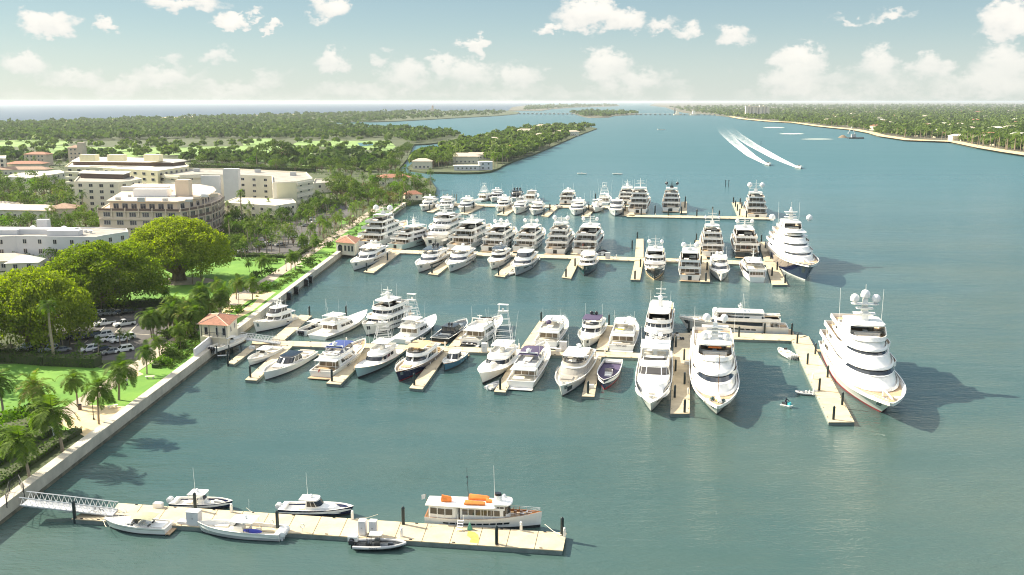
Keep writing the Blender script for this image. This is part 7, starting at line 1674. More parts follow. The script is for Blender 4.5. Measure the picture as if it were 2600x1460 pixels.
# white garden wall on the seawall left of the dock house
mb = MB(); y0, y1 = G(440, 910, LZ).y, G(490, 870, LZ).y
mb.hexa([(wallx(y0) - 1.0, y0, LZ + .4), (wallx(y0) - .7, y0, LZ + .4), (wallx(y1) - .7, y1, LZ + .4), (wallx(y1) - 1.0, y1, LZ + .4)], [(wallx(y0) - 1.0, y0, LZ + 1.9), (wallx(y0) - .7, y0, LZ + 1.9), (wallx(y1) - .7, y1, LZ + 2.3), (wallx(y1) - 1.0, y1, LZ + 2.3)])
tag(mb.build('screen_wall', M['stuccob'], smooth=False), 'panelled white screen wall on the seawall left of the dock house', 'wall')
y0, y1 = G(818, 640, LZ).y, G(840, 622, LZ).y; mb = MB(); mb.hexa([(wallx(y0) - 1.0, y0, LZ + .4), (wallx(y0) - .7, y0, LZ + .4), (wallx(y1) - .7, y1, LZ + .4), (wallx(y1) - 1.0, y1, LZ + .4)], [(wallx(y0) - 1.0, y0, LZ + 2.0), (wallx(y0) - .7, y0, LZ + 2.0), (wallx(y1) - .7, y1, LZ + 2.4), (wallx(y1) - 1.0, y1, LZ + 2.4)])
tag(mb.build('screen_wall', M['stuccob'], smooth=False), 'panelled white screen wall on the seawall left of the pavilion', 'wall')
rr_ = random.Random(4)
roof_units(roof_units_b, [(300, 508), (330, 500), (420, 510), (440, 500), (500, 505), (520, 500), (480, 512), (360, 512), (545, 500), (405, 488), (430, 486)], 15.35, rr_)
# ------------------------------------------------------------------ foliage
def quads_mesh(name, cen, nrm, size, m, asp=1.0, rng=None, bend=.25):
    """many small bent leaf sheets at given centres, facing given normals"""
    rng = rng or np.random.default_rng(1)
    n = len(cen); nrm = nrm / (np.linalg.norm(nrm, axis=1, keepdims=True) + 1e-9)
    a = rng.normal(size=(n, 3)); a -= nrm * (a * nrm).sum(1, keepdims=True); a /= np.linalg.norm(a, axis=1, keepdims=True) + 1e-9
    b = np.cross(nrm, a); s = size[:, None] * .5
    k = rng.uniform(.7, 1.3, (n, 4, 1))
    V = np.empty((n, 4, 3)); V[:, 0] = cen - a * s * k[:, 0]; V[:, 1] = cen - b * s * asp * k[:, 1] + nrm * s * bend; V[:, 2] = cen + a * s * k[:, 2]; V[:, 3] = cen + b * s * asp * k[:, 3] - nrm * s * bend
    return raw_mesh(name, V.reshape(-1, 3), np.arange(n * 4).reshape(n, 4), m)
def raw_mesh(name, V, Q, m):
    me = bpy.data.meshes.new(name); nv, nq = len(V), len(Q)
    me.vertices.add(nv); me.vertices.foreach_set('co', V.astype(np.float32).ravel())
    me.loops.add(nq * 4); me.loops.foreach_set('vertex_index', Q.astype(np.int32).ravel())
    me.polygons.add(nq); me.polygons.foreach_set('loop_start', (np.arange(nq) * 4).astype(np.int32)); me.polygons.foreach_set('loop_total', np.full(nq, 4, np.int32))
    me.materials.append(m); me.update(calc_edges=True); return me
def crown_points(rng, clumps, per, up=.35, shell=.75):
    """leaf positions over the surface of irregular clumps (x, y, z, r)"""
    C, Nn = [], []
    for (x, y, z, r) in clumps:
        k = max(3, int(per * r * r)); d = rng.normal(size=(k, 3)); d[:, 2] += up; d /= np.linalg.norm(d, axis=1, keepdims=True)
        rr = r * (shell + (1.08 - shell) * rng.random((k, 1))); p = d * rr; p[:, 2] *= .75
        C.append(p + (x, y, z)); q = d + rng.normal(scale=.55, size=(k, 3)); Nn.append(q)
    return np.concatenate(C), np.concatenate(Nn)
def trunk_mesh(name, pts_r, limbs, m):
    mb = MB()
    for pts, r0, r1 in [pts_r] + limbs: mb.tube(pts, r0, 6, r1=r1)
    o = mb.build(name, m); me = o.data; bpy.data.objects.remove(o); return me
def tree_proto(seed, R_, Hc, Ht, nclump, per, size, lm, flat=.6, name='crown', trunk_r=.25, dome=False):
    """one broad-leaved tree: crown radius, crown centre height, total height"""
    rng = np.random.default_rng(seed); cl = []
    for i in range(nclump):
        a = rng.uniform(0, 6.283); u = rng.random()
        if dome: ph = math.acos(1 - u * 1.12); rad = R_ * (.60 + .32 * rng.random()); x, y, z = rad * math.sin(ph) * math.cos(a), rad * math.sin(ph) * math.sin(a), Hc + (Ht - Hc) * .92 * math.cos(ph)
        else: rad = R_ * math.sqrt(u) * .75; x, y = rad * math.cos(a), rad * math.sin(a); z = Hc + (Ht - Hc) * (.85 - .75 * (rad / R_) ** 1.5) * rng.uniform(.3, 1.0) - .12 * R_ * rng.random()
        cl.append((x, y, z, R_ * rng.uniform(.16, .34) if not dome else R_ * rng.uniform(.08, .20)))
    C, Nn = crown_points(rng, cl, per)
    me = quads_mesh(name, C, Nn, size * rng.uniform(.6, 1.35, len(C)), M[lm], .75, rng)
    limbs = []
    for i in range(7 if not dome else 16):
        x, y, z, r = cl[i]; limbs.append(([(0, 0, Hc * .35), (x * .45, y * .45, Hc * .35 + (z - Hc * .35) * .65), (x * .9, y * .9, z)], trunk_r * .5, trunk_r * .12))
    tm = trunk_mesh('trunk', ([(0, 0, -.4), (.1, 0, Hc * .4), (0, .1, Hc * .9)], trunk_r, trunk_r * .55), limbs, M['barkd'])
    return me, tm
def place_tree(name, protos, loc, sc, rz, label, cat, group, parts=('crown', 'trunk'), zs=1.0):
    e = empty(name, loc, rz); e.scale = (sc, sc, sc * zs); tag(e, label, cat, group)
    for nm, me in zip(parts, protos):
        o = bpy.data.objects.new(nm, me); COL.objects.link(o); o.parent = e
    return e
# ---- palms
def palm_proto(seed, hgt, nf, fl, nl, lean=.8, droop=1.0, trunk=.16, royal=False, lm='palm', wind=.25, width=.11, minel=-25):
    rng = np.random.default_rng(seed); V = []; Q = []
    top = np.array([lean, 0, hgt])
    def quad(p): o = len(V); V.extend(p); Q.append((o, o + 1, o + 2, o + 3))
    for k in range(nf):
        az = k * 2.39996 + rng.uniform(-.2, .2); f = k / nf
        el = math.radians(78 - (78 - minel) * f ** .85 + rng.uniform(-8, 8)); L_ = fl * (.80 + .25 * rng.random()) * (.8 if f < .15 else 1)
        p = top.copy(); d = np.array([math.cos(az) * math.cos(el), math.sin(az) * math.cos(el), math.sin(el)]); pts = [p.copy()]; dirs = [d.copy()]; n = 9
        for i in range(n):
            d = d + np.array([wind * .10, -.02, -.17 * droop * (1 + i * .12)]); d /= np.linalg.norm(d); p = p + d * L_ / n; pts.append(p.copy()); dirs.append(d.copy())
        for i in range(n):        # rachis
            s_ = np.cross(dirs[i], [0, 0, 1.0]); s_ /= np.linalg.norm(s_) + 1e-9; w = .05 * (1 - i / n) + .012
            quad([pts[i] - s_ * w, pts[i + 1] - s_ * w * .8, pts[i + 1] + s_ * w * .8, pts[i] + s_ * w])
        for j in range(nl):
            t = .10 + .90 * (j + .5) / nl; x = t * n; i = min(int(x), n - 1); q = pts[i] + (pts[i + 1] - pts[i]) * (x - i); d = dirs[i]
            s_ = np.cross(d, [0, 0, 1.0]); s_ /= np.linalg.norm(s_) + 1e-9; u_ = np.cross(s_, d)
            ll = fl * .25 * (math.sin(math.pi * (t * .86 + .12)) ** .7) + .08
            for sg in (1, -1):
                dr = s_ * sg * .80 + d * .52 + u_ * rng.uniform(.0, .35) + np.array([wind * .25, 0, -.34 * droop]); dr /= np.linalg.norm(dr)
                w = d * width * fl * .25 * rng.uniform(.8, 1.3); e_ = q + dr * ll * rng.uniform(.85, 1.1); m_ = q + dr * ll * .5 + u_ * .02
                quad([q - w * .35, q + w * .5, e_ + w * .1 + np.array([0, 0, -.06 * ll]), m_ - w * .7])
    cm = raw_mesh('crown', np.array(V), np.array(Q), M[lm])
    mb = MB(); pts = [(lean * (z / hgt) ** 2.0, .12 * math.sin(z * .7), z) for z in [-.3] + [hgt * i / 7 for i in range(1, 8)]]
    mb.tube(pts, trunk * 1.35, 7, r1=trunk * .75)
    if royal: mb.tube([(lean, 0, hgt - 1.3), (lean, 0, hgt - .6), (lean, 0, hgt + .1)], trunk * 1.05, 7, r1=trunk * .6)
    o = mb.build('trunk', M['bark']); tm = o.data; bpy.data.objects.remove(o)
    return cm, tm
COCO = [palm_proto(10 + i, 5.6 + .5 * i, 24, 4.2, 18, lean=(.9, -.5, .4, 1.3)[i], wind=.3, width=.15) for i in range(4)]
ROYAL = [palm_proto(30 + i, 11.0 + i, 16, 2.7, 12, lean=.15, width=.17, royal=True, trunk=.22, droop=1.15, wind=.2, minel=-10) for i in range(2)]
FANP = [palm_proto(40, 3.2, 16, 1.5, 9, lean=.1, trunk=.12, droop=.7, width=.2)]
MIDP = [palm_proto(50 + i, 6.5 + i, 14, 3.4, 7, lean=(.5, -.4, .2)[i], lm='palm', width=.26) for i in range(3)]
FARP = [palm_proto(60 + i, 8.5 + i * 1.5, 11, 3.8, 4, lean=.3, lm='palmfar', width=.55, trunk=.22) for i in range(2)]
TREES = [tree_proto(70 + i, 4.6, 3.8, 7.5, 26, 10, .62, 'leaf') for i in range(3)]
TREEB = [tree_proto(80 + i, 4.4, 3.4, 6.6, 24, 10, .62, 'leafbright') for i in range(2)]
TREEN = [tree_proto(85, 4.4, 3.6, 6.6, 20, 6, .6, 'leafbrown')]
FART = [tree_proto(90 + i, 5.0, 4.0, 8.0, 16, 4.5, 1.0, 'leaf') for i in range(3)]
def shrub_proto(seed, r, h, n, s, lm):
    rng = np.random.default_rng(seed); cl = [(rng.uniform(-r, r) * .6, rng.uniform(-r, r) * .6, h * rng.uniform(.3, .6), r * rng.uniform(.35, .55)) for _ in range(9)]
    C, Nn = crown_points(rng, cl, n, .5); C[:, 2] = np.clip(C[:, 2], .05, h * 1.3); return quads_mesh('foliage', C, Nn, s * rng.uniform(.6, 1.4, len(C)), M[lm], .8, rng)
SHRUB = [shrub_proto(100, 1.5, 1.2, 60, .30, 'hedge'), shrub_proto(101, 1.6, 1.4, 55, .32, 'hedge'), shrub_proto(102, 1.5, 1.1, 60, .30, 'leafbright')]

# ---- the three giant figs
def fig(seed, px, R_, Hc, Ht, label, sq=1.0, trunk=1.5):
    cm, tm = tree_proto(seed, R_, Hc, Ht, 300, 30, .50, 'fig', dome=True, trunk_r=trunk)
    e = place_tree('giant_fig_tree', (cm, tm), G(px[0], px[1], LZ), 1.0, seed, label, 'tree', 'giant fig trees in the park'); e.scale = (1, sq, 1)
    rng = random.Random(seed)
    for k in range(16):
        mb = MB(); a = rng.uniform(0, 6.28); r = trunk * rng.uniform(.6, 1.3); mb.tube([(r * math.cos(a), r * math.sin(a), -.3), (r * .7 * math.cos(a + .2), r * .7 * math.sin(a + .2), Hc * .5), (R_ * .28 * math.cos(a), R_ * .28 * math.sin(a), Hc * 1.15)], trunk * .28, 5, r1=trunk * .12); mb.build('aerial_root', M['barkd'], e)
    for k in range(7):
        mb = MB(); a = rng.uniform(0, 6.28); r = R_ * rng.uniform(.3, .6); mb.tube([(r * math.cos(a), r * math.sin(a), -.3), (r * math.cos(a), r * math.sin(a) + .1, Hc * 1.1)], .12, 5); mb.build('aerial_root', M['barkd'], e)
fig(3, (455, 712), 15.8, 5.8, 17.3, 'round giant fig tree standing alone on the lawn with a thick buttressed trunk', trunk=1.7)
fig(4, (268, 782), 15.8, 5.0, 16.0, 'middle giant fig tree between the round fig and the parking lot', .9)
fig(5, (85, 876), 16.5, 5.0, 15.0, 'giant fig tree at the left edge shading the parked cars', .8)
# bed of mulch round the fig
c = G(462, 714, LZ + .05); mb = MB(); mb.add([(c.x + 9 * math.cos(a), c.y + 6 * math.sin(a), LZ + .05) for a in [k * math.pi / 12 for k in range(24)]], [tuple(range(24))]); tag(mb.build('mulch_bed', M['path'], smooth=False), kind='structure')

# ---- palms seen one by one: base, crown centre, kind
NP = [((302, 1016), (294, 934), 0, 'tall coconut palm on the grass strip, its crown over the path by the white bench'), ((197, 1030), (199, 962), 1, 'coconut palm on the lawn edge behind the trash can'), ((251, 1077), (243, 985), 2, 'coconut palm in the sandy plaza beside the lamp post'),
      ((120, 1085), (111, 980), 3, 'coconut palm with pale fronds left of the plaza, behind a nearer palm'), ((159, 1146), (128, 1040), 0, 'leaning coconut palm by the seawall shrubs, second from the bottom left corner'), ((75, 1213), (48, 1116), 0, 'coconut palm nearest the bottom left corner with bent trunk'),
      ((8, 1045), (12, 960), 1, 'coconut palm cut by the left edge above the lawn'), ((373, 950), (371, 890), 2, 'coconut palm left of the flowering shrub by the seawall'), ((406, 908), (404, 862), 1, 'coconut palm behind the screen wall, front one'), ((398, 862), (391, 814), 3, 'coconut palm overhanging the parking lot edge'),
      ((462, 848), (459, 790), 0, 'coconut palm left of the dock house, nearest its wall'), ((497, 852), (501, 790), 2, 'coconut palm brushing the left side of the dock house'), ((535, 810), (537, 768), 1, 'coconut palm behind the dock house roof'), ((582, 787), (572, 735), 3, 'coconut palm by the path behind the dock house'),
      ((641, 763), (640, 715), 2, 'lone slim coconut palm on the round grass patch by the seawall'), ((633, 690), (633, 668), 1, 'short dark palm on the bright lawn, left of a pair'), ((663, 697), (663, 658), 0, 'dark palm on the bright lawn, right of a pair'), ((739, 690), (740, 650), 2, 'coconut palm at the lawn corner by the path lamp'), ((750, 686), (752, 647), 1, 'coconut palm right behind the lawn corner palm'),
      ((797, 648), (794, 610), 3, 'coconut palm left of the pavilion screen wall'), ((764, 640), (761, 608), 0, 'coconut palm over the path left of the pavilion'), ((423, 765), (424, 738), 1, 'small palm at the shaded back of the lawn'), ((430, 835), (424, 783), 2, 'coconut palm in the cluster above the parking lot, left'), ((462, 832), (458, 778), 3, 'coconut palm in the cluster above the parking lot, middle'),
      ((494, 815), (491, 758), 0, 'coconut palm in the cluster above the parking lot, back right'), ((385, 860), (383, 806), 1, 'coconut palm leaning over the parking lot beside the pickups'), ((560, 800), (556, 745), 2, 'coconut palm at the left of the path behind the dock house'), ((545, 770), (542, 722), 3, 'coconut palm on the far side of the lawn edge bed'), ((600, 760), (598, 715), 0, 'coconut palm at the path bend above the dock house')]
for (bx, by), (cx_, cy_), k, lab in NP:
    p = G(bx, by, LZ); hpx = by - cy_; hm = hpx * mpp(p) / math.cos(math.atan((by - HOR) / F)) * 1.0
    base = 5.6 + .5 * k; sc = max(.45, min(1.25, hm / base))
    e = place_tree('coconut_palm', COCO[k], p, sc, random.uniform(-.5, .5) + (math.pi if cx_ < bx - 8 else 0), lab, 'palm tree', 'coconut palms of the waterfront park')
RP = [((137, 925), (126, 768), 'tall straight palm with ringed grey trunk rising in front of the left fig tree'), ((630, 643), (630, 571), 'tall palm left of the parking lot with bright crown'), ((585, 626), (585, 553), 'tall palm just right of the round fig tree'), ((678, 646), (678, 586), 'tall dark palm in the middle of the far parking lot'), ((615, 570), (612, 488), 'tall palm before the curved white block'), ((872, 505), (870, 462), 'tall palm in the dark trees left of the shore point')]
for (bx, by), (cx_, cy_), lab in RP:
    p = G(bx, by, LZ); hm = (by - cy_) * mpp(p); sc = hm / 11.0 * 1.0
    e = place_tree('royal_palm', ROYAL[0], p, max(.5, sc), random.uniform(0, 6), lab, 'palm tree', 'tall royal palms'); s_ = max(.8, min(1.25, sc)); e.scale = (s_, s_, max(.5, sc))
for (bx, by), lab in [((307, 884), 'small fan palm between parked cars, middle'), ((250, 904), 'small fan palm between parked cars, left'), ((325, 887), 'small fan palm at the right end of the parked cars'), ((207, 917), 'bright small fan palm at the hedge in front of the parking lot'), ((159, 890), 'small fan palm in the shade by the left parked cars')]:
    place_tree('fan_palm', FANP[0], G(bx, by, LZ), 1.0, random.uniform(0, 6), lab, 'palm tree', 'small fan palms of the parking lot')

# ---- scattered trees
def inside(x, y, poly):
    c = False; n = len(poly)
    for i in range(n):
        x0, y0 = poly[i]; x1, y1 = poly[i - 1]
        if (y0 > y) != (y1 > y) and x < (x1 - x0) * (y - y0) / (y1 - y0) + x0: c = not c
    return c
def foot(x, y, w, up=0): return (x, y)
RNG = random.Random(11)
def scatter(poly, n, kinds, lab, group, zbase=LZ, sc=(.7, 1.15), mind=9, far=False, avoid=()):
    """kinds: list of (weight, 'palm'|'tree'|...)"""
    xs_ = [p[0] for p in poly]; ys_ = [p[1] for p in poly]; done = []; t = 0
    while len(done) < n and t < n * 40:
        t += 1; x, y = RNG.uniform(min(xs_), max(xs_)), RNG.uniform(min(ys_), max(ys_))
        if not inside(x, y, poly) or any(inside(x, y, a) for a in avoid): continue
        if any(abs(x - a) < mind and abs(y - b) < mind * .35 for a, b in done): continue
        done.append((x, y)); r = RNG.random(); kd = kinds[-1][1]
        for w, k in kinds:
            if r < w: kd = k; break
            r -= w
        p = G(x, y, zbase); s = RNG.uniform(*sc)
        pr, nm, ct = {'palm': (RNG.choice(MIDP), 'palm_tree', 'palm tree'), 'coco': (RNG.choice(COCO), 'coconut_palm', 'palm tree'), 'tree': (RNG.choice(TREES), 'broadleaf_tree', 'tree'), 'bright': (RNG.choice(TREEB), 'bright_green_tree', 'tree'), 'brown': (TREEN[0], 'brownish_tree', 'tree'),
                      'farpalm': (RNG.choice(FARP), 'palm_tree', 'palm tree'), 'fartree': (RNG.choice(FART), 'broadleaf_tree', 'tree')}[kd]
        word = {'palm': 'palm', 'coco': 'coconut palm', 'tree': 'dark leafy tree', 'bright': 'bright green tree', 'brown': 'sparse brownish tree', 'farpalm': 'palm', 'fartree': 'dark leafy tree'}[kd]
        place_tree(nm, pr, p, s, RNG.uniform(0, 6.28), word + ' ' + lab, ct, group + (' (palms)' if 'palm' in nm else ' (trees)'), zs=RNG.uniform(.85, 1.2))
LAWN2 = [(430, 655), (500, 645), (600, 652), (725, 655), (720, 690), (672, 712), (600, 735), (560, 775), (480, 765), (280, 780), (240, 745), (300, 715), (380, 690)]
scatter([(-20, 573), (245, 573), (340, 590), (345, 600), (240, 598), (-20, 598)], 42, [(.4, 'palm'), (.45, 'tree'), (.15, 'bright')], 'behind the long white low block', 'trees behind the white low block', sc=(.6, .95))
scatter([(335, 610), (600, 622), (600, 645), (560, 650), (345, 640)], 34, [(.45, 'palm'), (.55, 'tree')], 'at the foot of the beige curved block', 'trees below the beige block', sc=(.5, .75))
scatter([(-20, 655), (120, 662), (320, 660), (320, 672), (120, 680), (-20, 668)], 22, [(.5, 'palm'), (.5, 'tree')], 'between the white low block and the figs', 'trees before the white low block', sc=(.5, .8))
scatter([(-20, 465), (182, 470), (186, 545), (-20, 545)], 62, [(.35, 'palm'), (.55, 'tree'), (.1, 'bright')], 'in the dense garden left of the five-storey white block', 'trees left of the tall blocks', sc=(.8, 1.3))
scatter([(-20, 405), (190, 405), (185, 425), (120, 428), (-20, 428)], 16, [(.5, 'palm'), (.5, 'tree')], 'among the red-tiled roofs by the left edge', 'trees among the red roofs', sc=(.7, 1.0))
scatter([(190, 530), (250, 532), (250, 572), (190, 570)], 12, [(.5, 'palm'), (.5, 'tree')], 'between the white five-storey block and the beige block', 'trees between the blocks', sc=(.7, 1.0))
scatter([(480, 412), (880, 420), (960, 440), (885, 450), (790, 442), (600, 428), (480, 424)], 60, [(.2, 'palm'), (.75, 'tree'), (.05, 'bright')], 'in the dark belt behind the curved white block', 'tree belt behind the blocks', sc=(.7, 1.25))
scatter([(815, 470), (900, 455), (1000, 450), (1095, 470), (1103, 496), (1045, 512), (960, 525), (880, 520), (830, 500)], 85, [(.28, 'palm'), (.42, 'tree'), (.17, 'bright'), (.13, 'brown')], 'on the wooded point behind the far dock', 'trees of the shore point', sc=(.7, 1.2), mind=7)
scatter([(570, 545), (750, 545), (860, 515), (900, 525), (820, 555), (740, 580), (660, 600), (600, 622), (575, 610)], 70, [(.6, 'palm'), (.4, 'tree')], 'along the street below the curved white block', 'street trees', sc=(.55, .95), mind=7)
scatter([(760, 640), (800, 592), (870, 552), (960, 522), (1030, 508), (1045, 514), (1000, 530), (930, 558), (850, 600), (790, 648)], 62, [(.85, 'palm'), (.15, 'brown')], 'on the promenade beyond the pavilion', 'promenade palms', sc=(.55, .85), mind=6)
scatter([(585, 660), (640, 605), (700, 575), (800, 545), (820, 565), (760, 600), (740, 640), (640, 655)], 44, [(.75, 'palm'), (.25, 'tree')], 'in the planters of the far parking lot', 'parking lot palms', sc=(.55, .85), mind=8)
scatter([(200, 790), (240, 775), (430, 768), (450, 778), (380, 785)], 16, [(.3, 'palm'), (.7, 'tree')], 'in the dark hedge row behind the parking lot', 'trees behind the parking lot', sc=(.22, .34))
scatter([(380, 868), (430, 818), (500, 803), (560, 795), (575, 805), (500, 838), (410, 895)], 13, [(1.0, 'coco')], 'in the dense palm cluster between the parking lot and the dock house', 'palms by the dock house', sc=(.6, .9), mind=14)
scatter([(440, 870), (500, 845), (500, 870), (430, 905), (395, 925)], 7, [(.5, 'coco'), (.5, 'bright')], 'in the bed behind the screen wall', 'plants behind the screen wall', sc=(.35, .6), mind=12)
scatter([(940, 445), (985, 425), (1010, 398), (1030, 375), (1044, 372), (1046, 380), (1030, 402), (1005, 438), (985, 446)], 34, [(.95, 'tree'), (.05, 'palm')], 'in the mangrove hedge along the canal', 'canal mangroves', sc=(.9, 1.3), mind=7)
scatter([(1040, 427), (1075, 427), (1130, 430), (1160, 420), (1130, 400), (1060, 410)], 44, [(.7, 'palm'), (.3, 'tree')], 'around the mansions at the near end of the island', 'island garden trees', zbase=1.4, sc=(1.0, 1.4), mind=5)
scatter([(1250, 432), (1276, 419), (1310, 404), (1363, 386), (1440, 355), (1440, 350), (1350, 380), (1290, 400), (1240, 420)], 34, [(.8, 'palm'), (.2, 'tree')], 'along the east shore of the island', 'island shore trees', zbase=1.4, sc=(.8, 1.2), mind=6)
place_tree('giant_dark_tree', tree_proto(7, 15, 6, 15, 60, 9, 1.1, 'leaf', dome=True, trunk_r=1), G(703, 416, LZ), 1.25, 1, 'huge dark round tree behind the curved white block by the golf course', 'tree', None)
for x_, y_, s_, l_ in [(-75, 925, 1.5, 'leafy tree at the left edge shading the front lawn, upper'), (-95, 975, 1.5, 'leafy tree at the left edge shading the front lawn, lower'), (-60, 900, 1.2, 'leafy tree at the left edge behind the lawn hedge')]: place_tree('broadleaf_tree', TREES[0], G(x_, y_, LZ), s_, x_, l_, 'tree', 'trees shading the front lawn')
# right shore: a row of tall slim palms along the road
for i in range(52):
    f = i / 51; k = f * 6; pts_ = [(2610, 391), (2540, 381), (2476, 371), (2410, 357), (2300, 353), (2222, 336), (2073, 319)]; a = min(int(k), 5); x = pts_[a][0] + (pts_[a + 1][0] - pts_[a][0]) * (k - a); y = pts_[a][1] + (pts_[a + 1][1] - pts_[a][1]) * (k - a)
    p = G(x + RNG.uniform(-6, 14), y - 1.5 + RNG.uniform(-1.5, 0), LZ); s = RNG.uniform(.9, 1.25)
    e = place_tree('shore_palm', ROYAL[i % 2], p, s, RNG.uniform(0, 6), 'slim tall palm in the row along the right shore road', 'palm tree', 'palms along the right shore road', zs=1.1)
# houses on the right shore
for i in range(70):
    x = RNG.uniform(2050, 2600); f = max(0, (x - 2180) / 420); y = RNG.uniform(284, 318 + 55 * f)
    if i < 10: x = 2225 + 40 * i + RNG.uniform(-8, 8); y = 338 + (x - 2225) * .115 - RNG.uniform(4, 8)
    house('pale house among the trees of the right shore', (x, y), RNG.uniform(14, 26), RNG.uniform(9, 13), RNG.choice((5, 6, 8)), RNG.uniform(-40, 40), RNG.choice(('stucco', 'beige', 'stucco')), RNG.choice(('tilepale', 'tilepale', 'tile', 'roofwhite')), 2.5, group='houses on the right shore', wins=False)
# ---- far woods: one mass each
def forest(name, label, polys, n, z=LZ, hgt=(6, 11), lm='leaf', q=15, seed=5, grow=1.0):
    rng = np.random.default_rng(seed); C = []; Nn = []; S = []
    for poly, share in polys:
        k = int(n * share); xs_ = [p[0] for p in poly]; ys_ = [p[1] for p in poly]; got = 0
        while got < k:
            x, y = rng.uniform(min(xs_), max(xs_)), rng.uniform(min(ys_), max(ys_))
            if not inside(x, y, poly): continue
            got += 1; p = G(x, y, z); h = rng.uniform(*hgt) * rng.choice([.8, 1.0, 1.0, 1.25]); r = h * rng.uniform(.42, .65) * (1 + grow * max(0, p.y - 1500) / 6000)
            d = rng.normal(size=(q, 3)); d[:, 2] = np.abs(d[:, 2]) * .9; d /= np.linalg.norm(d, axis=1, keepdims=True)
            c_ = d * r * rng.uniform(.5, 1.05, (q, 1)); c_[:, 2] = c_[:, 2] * .8 + h * .45; C.append(c_ + (p.x, p.y, p.z)); Nn.append(d + rng.normal(scale=.4, size=(q, 3))); S.append(r * rng.uniform(.6, 1.2, q))
    C, Nn, S = np.concatenate(C), np.concatenate(Nn), np.concatenate(S)
    o = bpy.data.objects.new(name, quads_mesh(name, C, Nn, S, M[lm], .8, rng)); COL.objects.link(o); tag(o, label, kind='stuff'); return o
M['woods'] = leaf_mat('far_woods_leaf', (.060, .084, .024), (.175, .170, .055), .3)
forest('barrier_island_woods', 'far green woods of the barrier island below the ocean', [([(-20, 318), (252, 306), (500, 299), (757, 292), (1040, 283), (1300, 284), (1260, 292), (1085, 301), (1000, 306), (880, 314), (700, 330), (-20, 345)], .6), ([(-20, 340), (700, 326), (870, 320), (960, 327), (1090, 336), (1170, 345), (1090, 360), (1048, 364), (1000, 350), (760, 354), (500, 352), (200, 358), (-20, 360)], .4)], 5200, seed=5)
forest('right_shore_woods', 'dark woods of the far right shore', [([(2600, 385), (2476, 366), (2410, 352), (2300, 349), (2219, 340), (2226, 334), (2162, 326), (2073, 317), (1948, 306), (1882, 300), (1816, 291), (1750, 285), (1700, 272), (2000, 266), (2620, 266), (2620, 386)], 1.0)], 8200, seed=6, hgt=(5.5, 11.5))
forest('wooded_islet', 'low wooded islet before the causeway', [([(1452, 287), (1484, 296), (1545, 297), (1560, 293), (1625, 290), (1600, 287), (1500, 285)], .5), ([(1330, 280), (1460, 272.5), (1570, 269), (1560, 267), (1460, 267), (1340, 269)], .5)], 900, z=1, seed=8, hgt=(8, 12))
forest('island_trees', 'mixed palms and leafy trees covering the residential island', [([(1040, 420), (1060, 408), (1100, 392), (1150, 372), (1240, 349), (1340, 327), (1440, 321), (1500, 322), (1512, 326), (1460, 343), (1362, 386), (1300, 405), (1262, 420), (1225, 398), (1150, 402), (1130, 420), (1080, 424)], 1.0)], 800, z=1.4, hgt=(6, 11), q=34, seed=9)
forest('golf_course_trees', 'palms and leafy trees scattered over the golf course', [([(-20, 350), (1000, 347), (1030, 372), (960, 395), (760, 398), (480, 408), (200, 400), (-20, 402)], 1.0)], 230, hgt=(5, 9), q=34, seed=10)
forest('golf_edge_woods', 'dark belt of trees between golf course and apartment blocks', [([(440, 398), (640, 400), (720, 405), (900, 395), (1000, 392), (985, 425), (940, 440), (890, 432), (480, 414)], .7), ([(-20, 398), (180, 402), (300, 402), (300, 412), (150, 410), (-20, 412)], .3)], 300, hgt=(5, 9), q=40, seed=12)
def undergrowth(name, label, polys, n, h=(1.2, 2.6), q=22, s=(.4, .8), lm='hedge', seed=3):
    rng = np.random.default_rng(seed); C = []; Nn = []; S = []
    tot = sum(k for _, k in polys)
    for poly, sh in polys:
        xs_ = [p[0] for p in poly]; ys_ = [p[1] for p in poly]; got = 0
        while got < n * sh / tot:
            x, y = rng.uniform(min(xs_), max(xs_)), rng.uniform(min(ys_), max(ys_))
            if not inside(x, y, poly): continue
            got += 1; p = G(x, y, LZ); hh_ = rng.uniform(*h); d = rng.normal(size=(q, 3)); d[:, 2] = np.abs(d[:, 2]); d /= np.linalg.norm(d, axis=1, keepdims=True)
            C.append(d * hh_ * rng.uniform(.5, 1.0, (q, 1)) * (1.1, 1.1, .9) + (p.x, p.y, p.z)); Nn.append(d + rng.normal(scale=.5, size=(q, 3))); S.append(rng.uniform(*s, q))
    o = bpy.data.objects.new(name, quads_mesh(name, np.concatenate(C), np.concatenate(Nn), np.concatenate(S), M[lm], .8, rng)); COL.objects.link(o); tag(o, label, kind='stuff')
undergrowth('garden_undergrowth', 'dense shrubs under the garden trees', [([(-20, 560), (245, 562), (340, 585), (345, 605), (240, 600), (-20, 600)], 1), ([(335, 608), (600, 618), (600, 648), (345, 648)], 1), ([(-20, 462), (184, 468), (188, 560), (-20, 560)], 1.6), ([(570, 540), (750, 540), (860, 512), (905, 515), (800, 548), (700, 575), (600, 610), (560, 610)], 1.6),
    ([(800, 470), (900, 452), (1000, 448), (1098, 465), (1106, 498), (1045, 513), (960, 525), (800, 520)], 2), ([(-20, 655), (330, 658), (330, 690), (-20, 690)], .6), ([(480, 410), (960, 430), (885, 452), (600, 428)], .8), ([(-20, 410), (190, 410), (190, 440), (-20, 450)], .6)], 1500, seed=21)
